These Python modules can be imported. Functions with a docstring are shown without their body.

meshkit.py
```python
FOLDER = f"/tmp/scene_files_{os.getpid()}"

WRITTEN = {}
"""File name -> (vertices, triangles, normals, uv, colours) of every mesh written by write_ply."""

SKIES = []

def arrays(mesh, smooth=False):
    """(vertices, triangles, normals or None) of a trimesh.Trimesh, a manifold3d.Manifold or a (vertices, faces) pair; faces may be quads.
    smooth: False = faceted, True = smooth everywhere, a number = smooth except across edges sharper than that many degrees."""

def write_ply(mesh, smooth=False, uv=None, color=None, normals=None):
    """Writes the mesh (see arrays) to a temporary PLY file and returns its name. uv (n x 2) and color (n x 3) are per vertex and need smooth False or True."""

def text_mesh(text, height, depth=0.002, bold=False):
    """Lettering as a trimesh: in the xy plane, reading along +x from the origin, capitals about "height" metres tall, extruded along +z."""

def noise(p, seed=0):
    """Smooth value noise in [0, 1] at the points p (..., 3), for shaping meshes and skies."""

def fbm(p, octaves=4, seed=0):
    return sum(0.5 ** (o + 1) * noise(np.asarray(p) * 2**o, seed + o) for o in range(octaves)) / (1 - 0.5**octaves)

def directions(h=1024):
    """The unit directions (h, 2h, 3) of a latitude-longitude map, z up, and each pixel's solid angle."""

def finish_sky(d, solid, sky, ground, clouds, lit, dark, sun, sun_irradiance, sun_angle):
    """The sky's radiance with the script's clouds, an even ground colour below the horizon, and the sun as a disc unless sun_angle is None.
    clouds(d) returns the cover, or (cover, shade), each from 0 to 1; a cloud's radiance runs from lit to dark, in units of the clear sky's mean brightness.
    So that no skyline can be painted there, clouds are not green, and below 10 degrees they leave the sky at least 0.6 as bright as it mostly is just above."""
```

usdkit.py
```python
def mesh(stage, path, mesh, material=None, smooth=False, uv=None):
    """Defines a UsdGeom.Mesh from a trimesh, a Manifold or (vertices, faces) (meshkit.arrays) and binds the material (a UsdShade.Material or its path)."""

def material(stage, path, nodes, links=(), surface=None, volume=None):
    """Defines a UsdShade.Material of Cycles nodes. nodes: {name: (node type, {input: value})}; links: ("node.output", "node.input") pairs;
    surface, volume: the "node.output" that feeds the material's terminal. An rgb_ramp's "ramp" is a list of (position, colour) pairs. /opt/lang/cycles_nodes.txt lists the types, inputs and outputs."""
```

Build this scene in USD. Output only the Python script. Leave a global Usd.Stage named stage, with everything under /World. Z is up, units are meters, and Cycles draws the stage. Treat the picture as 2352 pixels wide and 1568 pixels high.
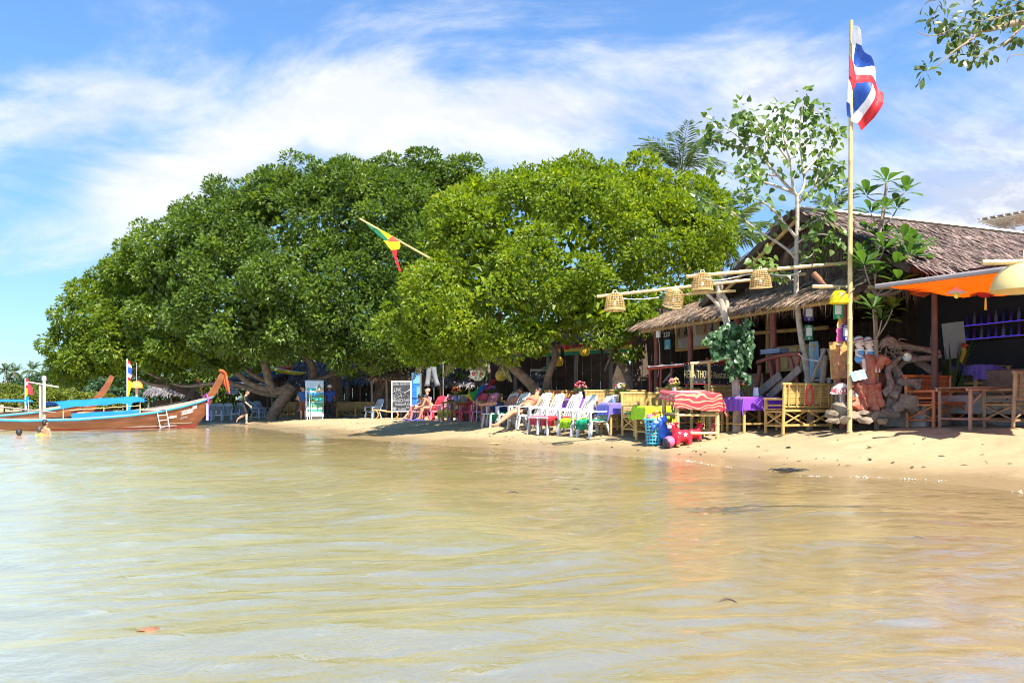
import math, random
import numpy as np, trimesh, manifold3d as m3
import meshkit, usdkit
from pxr import Usd, UsdGeom, UsdLux, UsdShade, Gf, Sdf, Vt

stage = Usd.Stage.CreateInMemory()
UsdGeom.SetStageUpAxis(stage, UsdGeom.Tokens.z)
UsdGeom.SetStageMetersPerUnit(stage, 1.0)
UsdGeom.Xform.Define(stage, '/World')
UsdGeom.Scope.Define(stage, '/World/Looks')
R = random.Random(7)
NR = np.random.default_rng(7)

# ---------------------------------------------------------------- node graphs
class Ref(str):
    pass

class Graph:
    def __init__(s):
        s.nodes, s.links, s.k = {}, [], 0
    def n(s, kind, out, **inp):
        s.k += 1
        name = 'k%d' % s.k
        vals = {}
        for a, b in inp.items():
            if isinstance(b, Ref):
                s.links.append((str(b), name + '.' + a))
            else:
                vals[a] = b
        s.nodes[name] = (kind, vals)
        return Ref(name + '.' + out)
    def m(s, op, a, b=0.0, c=0.0, clamp=False):
        return s.n('math', 'value', math_type=op, value1=a, value2=b, value3=c, use_clamp=clamp)
    def mix(s, fac, a, b, kind='mix'):
        return s.n('mix', 'color', mix_type=kind, fac=fac, color1=a, color2=b)
    def done(s, name, surface=None, volume=None):
        return usdkit.material(stage, '/World/Looks/' + name, s.nodes, s.links, surface=surface and str(surface), volume=volume and str(volume))

# ---------------------------------------------------------------- camera, sky, sun, exposure
F, VH, CAMZ = 1881.0, 931.0, 1.0           # focal length and horizon row for a picture 2352 wide
cam = UsdGeom.Camera.Define(stage, '/World/camera')
cam.AddTranslateOp().Set(Gf.Vec3d(0, 0, CAMZ))
cam.AddRotateXOp().Set(90.0)
cam.CreateHorizontalApertureAttr(36.0)
cam.CreateVerticalApertureAttr(36.0 * 682 / 1024)
cam.CreateFocalLengthAttr(36.0 * F / 2352)
cam.CreateVerticalApertureOffsetAttr(36.0 * (VH - 784.0) / 2352)
cam.CreateExposureAttr(1.42)

SUN = np.array([0.30, -0.56, 0.90]); SUN /= np.linalg.norm(SUN)
ELEV, AZ = math.asin(SUN[2]), math.atan2(SUN[0], SUN[1])
sun = UsdLux.DistantLight.Define(stage, '/World/sun')
sun.CreateIntensityAttr(1.25); sun.CreateAngleAttr(0.5); sun.CreateNormalizeAttr(True)
sun.CreateColorAttr(Gf.Vec3f(1.0, 0.955, 0.87))
sun.AddRotateZOp().Set(-math.degrees(AZ)); sun.AddRotateXOp().Set(-(90 - math.degrees(ELEV)))

g = Graph()
sky = g.n('sky_texture', 'color', sky_type='single_scattering', sun_disc=False, sun_elevation=ELEV, sun_rotation=AZ, altitude=0.0, air_density=1.0, aerosol_density=0.7, ozone_density=2.5)
dirv = g.n('texture_coordinate', 'generated')
sep = g.n('separate_xyz', 'x', vector=dirv)
dx, dy, dz = sep, Ref(sep.replace('.x', '.y')), Ref(sep.replace('.x', '.z'))
zz = g.m('add', g.m('maximum', dz, 0.0), 0.42)
px, py = g.m('divide', dx, zz), g.m('divide', dy, zz)       # a flat cloud layer seen from below
def warp(ax, ay, scale, det, rough, dist, loc):
    v = g.n('combine_xyz', 'vector', x=g.m('multiply', px, ax), y=g.m('multiply', py, ay), z=loc)
    return g.n('noise_texture', 'fac', vector=v, scale=scale, detail=det, roughness=rough, distortion=dist)
def blob(x0, z0, wx, wz, tilt):
    """A soft ellipse of cloud around the direction (x0, 1, z0), in slopes of x and z."""
    c, s_ = math.cos(tilt), math.sin(tilt)
    yy = g.m('maximum', dy, 0.05)
    a = g.m('subtract', g.m('divide', dx, yy), x0); b = g.m('subtract', g.m('divide', dz, yy), z0)
    u = g.m('divide', g.m('add', g.m('multiply', a, c), g.m('multiply', b, s_)), wx)
    w = g.m('divide', g.m('subtract', g.m('multiply', b, c), g.m('multiply', a, s_)), wz)
    q = g.m('add', g.m('multiply', u, u), g.m('multiply', w, w))
    return g.m('exponent', g.m('multiply', q, -1.0))
cir = warp(0.75, 1.15, 2.7, 9.0, 0.62, 0.6, 3.1)
cum = warp(1.0, 1.3, 6.0, 8.0, 0.6, 0.3, 8.7)
cover = None
for b, wgt in ((blob(-0.30, 0.33, 0.30, 0.055, 0.42), .58), (blob(-0.50, 0.385, 0.30, 0.03, -.10), .30), (blob(-0.06, 0.335, 0.34, 0.095, -0.03), .66), (blob(0.28, 0.34, 0.30, 0.16, 0.0), .56), (blob(0.62, 0.24, 0.34, 0.25, 0.0), .66), (blob(-0.62, 0.36, 0.22, 0.045, 0.05), .30), (blob(-0.68, 0.29, 0.10, 0.05, -0.3), .34), (blob(-0.66, 0.05, 0.06, 0.016, 0.0), .5)):
    t = g.m('multiply', b, wgt)
    cover = t if cover is None else g.m('maximum', cover, t)
cover = g.m('add', cover, g.m('multiply', g.m('subtract', cir, 0.5), 1.7))
cover = g.n('map_range', 'result', range_type='smoothstep', value=cover, from_min=0.13, from_max=0.72, to_min=0.0, to_max=0.92, clamp=True)
shade = g.n('map_range', 'result', range_type='smoothstep', value=cum, from_min=0.42, from_max=0.60, to_min=0.0, to_max=1.0, clamp=True)
right = g.n('map_range', 'result', value=dx, from_min=-0.1, from_max=0.45, to_min=0.25, to_max=0.85, clamp=True)
cloudc = g.mix(g.m('multiply', shade, right), (5.5, 5.5, 5.6), (3.2, 3.45, 4.2))
lift = g.mix(1.0, sky, g.n('rgb_ramp', 'color', fac=dz, ramp=[(0.0, (.60, .78, .98)), (0.15, (.66, .84, 1.06)), (0.35, (.80, 1.08, 1.32)), (1.0, (.85, 1.15, 1.35))]), 'multiply')
bg = g.n('background_shader', 'background', color=g.mix(cover, lift, cloudc), strength=0.076)
skym = g.done('sky', bg)
dome = UsdLux.DomeLight.Define(stage, '/World/sky')
dome.CreateIntensityAttr(1.0)
UsdShade.MaterialBindingAPI.Apply(dome.GetPrim()).Bind(skym)
dome.GetPrim().SetCustomDataByKey('kind', 'structure')

# ---------------------------------------------------------------- naming and grouping
USED = {}
ISLANDS = set()          # materials that change from piece to piece of one mesh
def numbered(parent, name):
    k = USED.get((parent, name), 0); USED[(parent, name)] = k + 1
    return name if k == 0 else '%s_%03d' % (name, k)

def tag(prim, label=None, cat=None, group=None, kind=None):
    for k, v in (('label', label), ('category', cat), ('group', group), ('kind', kind)):
        if v:
            prim.SetCustomDataByKey(k, v)
    return prim

def obj(name, mesh, mat, parent='/World', smooth=False, label=None, cat=None, group=None, kind=None, uv=None):
    p = parent + '/' + numbered(parent, name)
    if isinstance(mesh, list):
        mesh = cat_(mesh)
    m = usdkit.mesh(stage, p, mesh, mat, smooth, uv)
    m.CreateDoubleSidedAttr(True)
    if mat is not None and str(mat.GetPath()) in ISLANDS:
        from scipy.sparse import coo_matrix
        from scipy.sparse.csgraph import connected_components
        P = np.array(m.GetPointsAttr().Get()); f = np.array(m.GetFaceVertexIndicesAttr().Get()).reshape(-1, 3); n = len(P)
        same = np.arange(n)
        if smooth is not False and smooth is not True:
            same = np.unique(P.round(5), axis=0, return_inverse=True)[1].ravel()
        f = same[f]
        k, lab = connected_components(coo_matrix((np.ones(2 * len(f), np.int8), (np.r_[f[:, 0], f[:, 0]], np.r_[f[:, 1], f[:, 2]])), (n, n)), False)
        val = np.random.default_rng(len(f)).random(k)[lab][same].astype(np.float32)
        UsdGeom.PrimvarsAPI(m).CreatePrimvar('rnd', Sdf.ValueTypeNames.FloatArray, 'vertex').Set(Vt.FloatArray.FromNumpy(val))
    tag(m.GetPrim(), label, cat, group, kind)
    return p

def place(x, loc, rz, sc=None):
    x.AddTranslateOp().Set(Gf.Vec3d(*map(float, loc)))
    if isinstance(rz, (tuple, list)):
        x.AddRotateXYZOp().Set(Gf.Vec3f(*map(float, rz)))
    else:
        x.AddRotateXYZOp().Set(Gf.Vec3f(0, 0, float(rz)))
    s = (1, 1, 1) if sc is None else ((sc,) * 3 if np.ndim(sc) == 0 else sc)
    x.AddScaleOp().Set(Gf.Vec3f(*map(float, s)))

def thing(name, label, cat, loc=(0, 0, 0), rz=0, group=None, sc=None):
    p = '/World/' + numbered('/World', name)
    x = UsdGeom.Xform.Define(stage, p)
    place(x, loc, rz, sc)
    tag(x.GetPrim(), label, cat, group)
    return p

def dup(src, loc, rz=0, label=None, group=None, sc=None):
    was = stage.GetPrimAtPath(src)
    base = src.split('/')[-1]
    if base[-4:-3] == '_' and base[-3:].isdigit():
        base = base[:-4]
    p = thing(base, label or was.GetCustomDataByKey('label'), was.GetCustomDataByKey('category'), loc, rz, group or was.GetCustomDataByKey('group'), sc)
    r = stage.GetPrimAtPath(p)
    r.GetReferences().AddInternalReference(was.GetPath()); r.SetInstanceable(True)
    return p

# ---------------------------------------------------------------- pixels to places
def B(u, v, Y):
    return np.array([(u - 1176.0) / F * Y, Y, CAMZ + (VH - v) / F * Y])

SHORE = np.array([(40, -300), (12, -40), (8, -5), (7.0, 2), (6.3, 6), (5.76, 9.22), (5.31, 10.8), (4.04, 11.6), (2.98, 14.6), (1.14, 17.3), (-1.93, 20.7), (-5.62, 25.4), (-9.1, 31.9), (-13.9, 40), (-17.5, 44.5), (-26, 51), (-45, 62), (-80, 85), (-200, 110), (-1500, 150)], float)
def shore_dist(x, y):
    x, y = np.asarray(x, float), np.asarray(y, float)
    best = np.full(x.shape, 1e9); sign = np.ones(x.shape)
    for a, b in zip(SHORE[:-1], SHORE[1:]):
        ab = b - a
        t = np.clip(((x - a[0]) * ab[0] + (y - a[1]) * ab[1]) / (ab @ ab), 0, 1)
        ex, ey = x - a[0] - t * ab[0], y - a[1] - t * ab[1]
        d = np.hypot(ex, ey)
        s = np.where(ab[0] * (y - a[1]) - ab[1] * (x - a[0]) > 0, -1.0, 1.0)
        up = d < best - 1e-9
        best, sign = np.where(up, d, best), np.where(up, s, sign)
    return best * sign

def gz(x, y):
    """Height of the sand."""
    d = shore_dist(x, y)
    y = np.asarray(y, float)
    land = np.interp(d, [0, 1, 2, 3.2, 4.7, 8, 14, 60, 300, 3000], [0, .12, .28, .48, .60, .74, .85, 1.2, 3.0, 6.0])
    land = land * np.interp(y, [15, 20, 28, 40], [1, .87, .72, .52])
    sea = np.interp(-d, [0, 1.5, 4, 5.5, 6.4, 9, 30, 200], [0, .05, .12, .155, .29, .46, 1.3, 4.0])
    return np.where(d > 0, land, -sea)

def Gp(u, v):
    """Where the sight line through (u, v) meets the sand."""
    lo, hi = 2.0, 200.0
    ys = np.geomspace(2.0, 120.0, 4000)
    xs = (u - 1176.0) / F * ys; zs = CAMZ + (VH - v) / F * ys
    below = np.nonzero(zs <= gz(xs, ys))[0]
    i = below[0] if len(below) else len(ys) - 1
    return np.array([xs[i], ys[i], float(gz(xs[i], ys[i]))])

def on(x, y, dz=0.0):
    return np.array([x, y, float(gz(x, y)) + dz])

# ---------------------------------------------------------------- shapes: everything is (vertices, triangles)
def cat_(ms):
    V, Fs, n = [], [], 0
    for v, f in ms:
        V.append(np.asarray(v, float)); Fs.append(np.asarray(f, int) + n); n += len(v)
    return np.vstack(V), np.vstack(Fs)

def rotm(rx=0, ry=0, rz=0):
    return trimesh.transformations.euler_matrix(rx, ry, rz)[:3, :3]

def tr(m, loc=(0, 0, 0), rot=None, sc=None):
    v, f = m
    v = np.asarray(v, float)
    if sc is not None:
        v = v * np.asarray(sc)
    if rot is not None:
        v = v @ np.asarray(rot).T
    return v + np.asarray(loc, float), f

BOXF = np.array([[0, 2, 3], [0, 3, 1], [4, 5, 7], [4, 7, 6], [0, 1, 5], [0, 5, 4], [2, 6, 7], [2, 7, 3], [0, 4, 6], [0, 6, 2], [1, 3, 7], [1, 7, 5]])
def box(c, s, rot=None):
    v = np.array([[x, y, z] for z in (-.5, .5) for y in (-.5, .5) for x in (-.5, .5)]) * np.asarray(s, float)
    if rot is not None:
        v = v @ np.asarray(rot).T
    return v + np.asarray(c, float), BOXF

def bevel(c, s, r=0.01, rot=None):
    """A box with chamfered edges."""
    a = np.asarray(s, float) / 2; r = min(r, a.min() * .6)
    pts = []
    for sx in (-1, 1):
        for sy in (-1, 1):
            for sz in (-1, 1):
                for k in range(3):
                    d = np.array([r, r, r]); d[k] = 0
                    pts.append(np.array([sx, sy, sz]) * (a - d))
    m = trimesh.convex.convex_hull(np.array(pts))
    return tr((m.vertices, m.faces), c, rot)

def beam(p, q, w, h, up=(0, 0, 1)):
    """A bar of section w x h from p to q."""
    p, q = np.asarray(p, float), np.asarray(q, float)
    t = q - p; L = np.linalg.norm(t); t /= L
    a = np.cross(up, t)
    if np.linalg.norm(a) < 1e-4:
        a = np.cross((1, 0, 0), t)
    a /= np.linalg.norm(a); b = np.cross(t, a)
    return box((p + q) / 2, (L, w, h), np.stack([t, a, b], 1))

def tube(pts, rad, n=8, caps=True):
    p = np.asarray(pts, float); r = np.broadcast_to(np.asarray(rad, float), (len(p),))
    t = np.gradient(p, axis=0); t /= np.linalg.norm(t, axis=1, keepdims=True) + 1e-12
    a = np.cross(t[0], (0, 0, 1.0))
    if np.linalg.norm(a) < 1e-3:
        a = np.cross(t[0], (1.0, 0, 0))
    fr = []
    for k in range(len(p)):
        a = a - t[k] * (a @ t[k]); a /= np.linalg.norm(a) + 1e-12
        fr.append((a, np.cross(t[k], a)))
    A, Bb = np.array([x[0] for x in fr]), np.array([x[1] for x in fr])
    ang = np.arange(n) * 2 * np.pi / n
    v = (p[:, None] + r[:, None, None] * (np.cos(ang)[None, :, None] * A[:, None] + np.sin(ang)[None, :, None] * Bb[:, None])).reshape(-1, 3)
    i, j = np.meshgrid(np.arange(len(p) - 1), np.arange(n), indexing='ij')
    q = np.stack([i * n + j, i * n + (j + 1) % n, (i + 1) * n + (j + 1) % n, (i + 1) * n + j], -1).reshape(-1, 4)
    f = [q[:, [0, 2, 1]], q[:, [0, 3, 2]]]
    if caps:
        v = np.vstack([v, p[:1], p[-1:]]); c0 = len(v) - 2
        k = np.arange(n); l = (len(p) - 1) * n
        f += [np.stack([np.full(n, c0), k, (k + 1) % n], 1), np.stack([np.full(n, c0 + 1), l + (k + 1) % n, l + k], 1)]
    return v, np.vstack(f)

def rod(p, q, r, r2=None, n=8):
    return tube([p, q], [r, r if r2 is None else r2], n)

def bamboo(p, q, r=0.02, step=0.28, n=8, taper=1.0):
    """A cane with swollen nodes."""
    p, q = np.asarray(p, float), np.asarray(q, float)
    L = np.linalg.norm(q - p); k = max(1, int(round(L / step)))
    off = (abs(hash((round(float(p[0]), 2), round(float(q[2]), 2)))) % 100) / 100 * .6
    ts, rs = [0.0], [1.0]
    for i in range(k):
        c = (i + .2 + off) / k * 1.0
        if c > .98:
            break
        e = min(.25 / k, .02 / L)
        ts += [c - e, c, c + e]; rs += [.98, 1.16, .98]
    ts.append(1.0); rs.append(1.0)
    ts = np.clip(np.array(ts), 0, 1)
    return tube(p + (q - p) * ts[:, None], np.array(rs) * r * (1 + (taper - 1) * ts), n)

def lathe(prof, n=16, cap=True):
    """prof: (radius, z) pairs."""
    prof = np.asarray(prof, float); ang = np.arange(n) * 2 * np.pi / n
    v = np.stack([prof[:, None, 0] * np.cos(ang), prof[:, None, 0] * np.sin(ang), np.repeat(prof[:, 1:2], n, 1)], -1).reshape(-1, 3)
    i, j = np.meshgrid(np.arange(len(prof) - 1), np.arange(n), indexing='ij')
    q = np.stack([i * n + j, i * n + (j + 1) % n, (i + 1) * n + (j + 1) % n, (i + 1) * n + j], -1).reshape(-1, 4)
    return v, np.vstack([q[:, [0, 1, 2]], q[:, [0, 2, 3]]])

def ell(c, r, sub=2):
    m = trimesh.creation.icosphere(sub, 1.0)
    return tr((m.vertices, m.faces), c, None, r)

def grid(P):
    """A sheet from an (a, b, 3) array of points."""
    P = np.asarray(P, float); a, b = P.shape[:2]
    i, j = np.meshgrid(np.arange(a - 1), np.arange(b - 1), indexing='ij')
    q = np.stack([i * b + j, i * b + j + 1, (i + 1) * b + j + 1, (i + 1) * b + j], -1).reshape(-1, 4)
    return P.reshape(-1, 3), np.vstack([q[:, [0, 1, 2]], q[:, [0, 2, 3]]])

def slab(P, th, up=(0, 0, 1)):
    """A closed sheet of thickness th."""
    P = np.asarray(P, float); a, b = P.shape[:2]
    v1, f1 = grid(P); v2 = v1 - np.asarray(up, float) * th; n = len(v1)
    idx = np.arange(a * b).reshape(a, b)
    loop = np.concatenate([idx[0, :], idx[1:, -1], idx[-1, -2::-1], idx[-2:0:-1, 0]])
    nx = np.roll(loop, -1)
    side = np.vstack([np.stack([loop, loop + n, nx + n], 1), np.stack([loop, nx + n, nx], 1)])
    return np.vstack([v1, v2]), np.vstack([f1, f1[:, ::-1] + n, side])

def poly(pts, th, engine='earcut'):
    """A flat outline in the xy plane, th thick along z."""
    from shapely.geometry import Polygon
    m = trimesh.creation.extrude_polygon(Polygon(pts).buffer(0), th, engine='earcut')
    return m.vertices, m.faces

def upright(m, loc, rz=0.0, lean=0.0):
    """Turns something drawn in the xy plane up so that its y points up and its face looks towards -y, then rz about z."""
    r = rotm(0, 0, rz) @ rotm(math.pi / 2 - lean, 0, 0)
    return tr(m, loc, r)

def text(s, h, loc, rz=0.0, lean=0.0, d=0.004, bold=False, roll=0.0, sx=1.0, center=True):
    m = meshkit.text_mesh(s, h, d, bold)
    v = np.array(m.vertices) * (sx, 1, 1)
    if center:
        v[:, 0] -= (v[:, 0].max() + v[:, 0].min()) / 2
    v = v @ rotm(0, 0, roll).T
    return upright((v, m.faces), loc, rz, lean)

def smoothm(v, f, res=0.04, it=12):
    m = trimesh.Trimesh(v, f)
    trimesh.smoothing.filter_taubin(m, iterations=it)
    return m.vertices, m.faces

def hull(pts):
    m = trimesh.convex.convex_hull(np.asarray(pts, float)); return m.vertices, m.faces

def spline(pts, n):
    from scipy.interpolate import make_interp_spline
    p = np.asarray(pts, float); k = min(3, len(p) - 1)
    t = np.concatenate([[0], np.cumsum(np.linalg.norm(np.diff(p[:, :3], axis=0), axis=1))])
    return make_interp_spline(t, p, k=k)(np.linspace(0, t[-1], n))

def branchy(pts, rads, n=9, k=16, wob=0.0, seed=0):
    """A curved limb through points with tapering radius and an uneven surface."""
    q = spline(np.c_[np.asarray(pts, float), np.asarray(rads, float)], k)
    v, f = tube(q[:, :3], np.maximum(q[:, 3], .003), n)
    if wob:
        c = (meshkit.noise(v * 5.0, seed) - .5)[:, None]
        v = v + c * wob * (v - np.repeat(np.vstack([q[:, :3]]), n, 0).tolist().__add__([q[0, :3].tolist(), q[-1, :3].tolist()]))
    return v, f

# ---------------------------------------------------------------- materials
MATS = {}
def mat(name, col, rough=0.6, var=0.25, scale=6.0, col2=None, bump=0.0, bscale=40.0, spec=0.4, metal=0.0, transl=0.0, coat=0.0, island=0.0, stretch=None, sheen=0.0, rnd=0.0):
    """Uneven colour from noise, optional bump, optional change per island or per object."""
    if name in MATS:
        return MATS[name]
    g = Graph()
    tc = g.n('texture_coordinate', 'object')
    vec = g.n('mapping', 'vector', vector=tc, scale=stretch) if stretch else tc
    nz = g.n('noise_texture', 'fac', vector=vec, scale=scale, detail=5.0, roughness=0.6)
    c = np.array(col, float)
    c2 = np.array(col2, float) if col2 is not None else np.clip(c * (1 + var), 0, .95)
    c1 = c if col2 is not None else c * (1 - var)
    colr = g.n('rgb_ramp', 'color', fac=nz, ramp=[(0.3, c1), (0.7, c2)])
    if island:
        ri = g.n('attribute', 'fac', attribute='rnd')
        colr = g.n('hsv', 'color', color=colr, value=g.n('map_range', 'result', value=ri, from_min=0.0, from_max=1.0, to_min=1 - island, to_max=1 + island), saturation=1.0, hue=0.5)
    if rnd:
        ri = g.n('object_info', 'random')
        colr = g.n('hsv', 'color', color=colr, value=g.n('map_range', 'result', value=ri, from_min=0.0, from_max=1.0, to_min=1 - rnd, to_max=1 + rnd), saturation=1.0, hue=0.5)
    kw = dict(base_color=colr, roughness=g.n('map_range', 'result', value=nz, from_min=0.2, from_max=0.8, to_min=max(rough - .1, .02), to_max=min(rough + .1, 1.0)), specular_ior_level=spec, metallic=metal)
    if coat:
        kw['coat_weight'] = coat
    if sheen:
        kw['sheen_weight'] = sheen
    if bump:
        bn = g.n('noise_texture', 'fac', vector=vec, scale=bscale, detail=4.0)
        kw['normal'] = g.n('bump', 'normal', height=bn, strength=min(1.0, bump), distance=0.01)
    s = g.n('principled_bsdf', 'BSDF', **kw)
    if transl:
        s = g.n('mix_closure', 'closure', fac=transl, closure1=s, closure2=g.n('translucent_bsdf', 'BSDF', color=g.n('hsv', 'color', color=colr, value=1.5, saturation=1.1, hue=0.5)))
    MATS[name] = g.done(name, s)
    if island:
        ISLANDS.add('/World/Looks/' + name)
    return MATS[name]

def leafmat(name, ramp, transl=0.3, rough=0.38, spec=0.5):
    """Leaves: each its own green."""
    if name in MATS:
        return MATS[name]
    g = Graph()
    ri = g.n('attribute', 'fac', attribute='rnd')
    big = g.n('noise_texture', 'fac', vector=g.n('geometry', 'position'), scale=0.5, detail=2.0)
    fac = g.m('add', g.m('multiply', ri, 0.75), g.m('multiply', g.m('subtract', big, 0.5), 1.0), clamp=True)
    col = g.n('rgb_ramp', 'color', fac=fac, ramp=ramp)
    s = g.n('principled_bsdf', 'BSDF', base_color=col, roughness=rough, specular_ior_level=spec)
    t = g.n('translucent_bsdf', 'BSDF', color=g.n('hsv', 'color', color=col, value=1.9, saturation=1.15, hue=0.49))
    MATS[name] = g.done(name, g.n('mix_closure', 'closure', fac=transl, closure1=s, closure2=t))
    ISLANDS.add('/World/Looks/' + name)
    return MATS[name]

def stuff(name, mesh, m, label=None, parent='/World', cat=None, smooth=False):
    return obj(name, mesh, m, parent, smooth, label, cat, None, 'stuff')
# ---------------------------------------------------------------- sand and water
def lines(dense, step, ends):
    a, b = dense
    mid = list(np.arange(a, b + step / 2, step))
    lo, hi, s = [], [], step
    x = a
    while x > ends[0]:
        s *= 1.18; x -= s; lo.append(max(x, ends[0]))
    s, x = step, mid[-1]
    while x < ends[1]:
        s *= 1.18; x += s; hi.append(min(x, ends[1]))
    return np.array(lo[::-1] + mid + hi)

def sand_surface():
    xs, ys = lines((-17, 13), .11, (-2500, 2500)), lines((4, 46), .11, (-400, 3000))
    X, Y = np.meshgrid(xs, ys, indexing='ij')
    Z = gz(X, Y); d = shore_dist(X, Y)
    near = np.clip((np.abs(X) < 18) & (Y < 47), 0, 1)
    P = np.stack([X, Y, np.zeros_like(X)], -1)
    dry = np.clip((d - 1.4) / 1.2, 0, 1)
    rough = (meshkit.noise(P * 3.1, 3) - .5) * .05 + (meshkit.noise(P * 6.5, 4) - .5) * .025
    foot = np.minimum(meshkit.noise(P * (2.6, 2.6, 1), 9) - .30, 0) * .26
    soft = (meshkit.fbm(P * .45, 3, 5) - .5) * .10
    Z = Z + near * (soft * np.clip(d / 1.5, 0, 1) + dry * (rough + foot))
    bars = (meshkit.fbm(P * (.5, .5, 1), 3, 8) - .5) * .05 * np.clip(-d / 2, 0, 1)
    Z = Z + near * bars
    return grid(np.stack([X, Y, Z], -1))

g = Graph()
pos = g.n('geometry', 'position')
sp = g.n('separate_xyz', 'z', vector=pos)
n1 = g.n('noise_texture', 'fac', vector=pos, scale=0.55, detail=4.0, roughness=0.6)
n2 = g.n('noise_texture', 'fac', vector=pos, scale=9.0, detail=6.0, roughness=0.7)
n3 = g.n('noise_texture', 'fac', vector=pos, scale=70.0, detail=3.0)
wetz = g.m('add', sp, g.m('multiply', g.m('subtract', n1, 0.5), 0.22))
wet = g.n('map_range', 'result', range_type='smoothstep', value=wetz, from_min=0.05, from_max=0.23, to_min=1.0, to_max=0.0, clamp=True)
dryc = g.n('rgb_ramp', 'color', fac=g.m('add', g.m('multiply', n1, .5), g.m('multiply', n2, .5)), ramp=[(0.32, (.265, .195, .105)), (0.5, (.32, .238, .132)), (0.7, (.365, .275, .158))])
speck = g.n('map_range', 'result', value=n3, from_min=0.66, from_max=0.74, to_min=0.0, to_max=0.35, clamp=True)
dryc = g.mix(speck, dryc, (.17, .12, .08))
wetc = g.n('rgb_ramp', 'color', fac=n2, ramp=[(0.3, (.22, .155, .078)), (0.7, (.275, .195, .10))])
sub = g.n('map_range', 'result', range_type='smoothstep', value=sp, from_min=-0.10, from_max=0.0, to_min=1.0, to_max=0.0, clamp=True)
wetc = g.mix(sub, wetc, g.n('rgb_ramp', 'color', fac=n2, ramp=[(0.3, (.32, .235, .105)), (0.7, (.39, .29, .14))]))
colr = g.mix(wet, dryc, wetc)
bn = g.n('bump', 'normal', height=g.m('add', g.m('multiply', n2, .6), g.m('multiply', n3, .25)), strength=g.n('map_range', 'result', value=wet, from_min=0.0, from_max=1.0, to_min=0.55, to_max=0.12), distance=0.03)
SANDM = g.done('sand', g.n('principled_bsdf', 'BSDF', base_color=colr, normal=bn, roughness=g.n('map_range', 'result', value=wet, from_min=0.0, from_max=1.0, to_min=0.92, to_max=0.30), specular_ior_level=g.n('map_range', 'result', value=wet, from_min=0.0, from_max=1.0, to_min=0.15, to_max=0.55)))
obj('sand', sand_surface(), SANDM, smooth=True, kind='structure')

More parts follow.
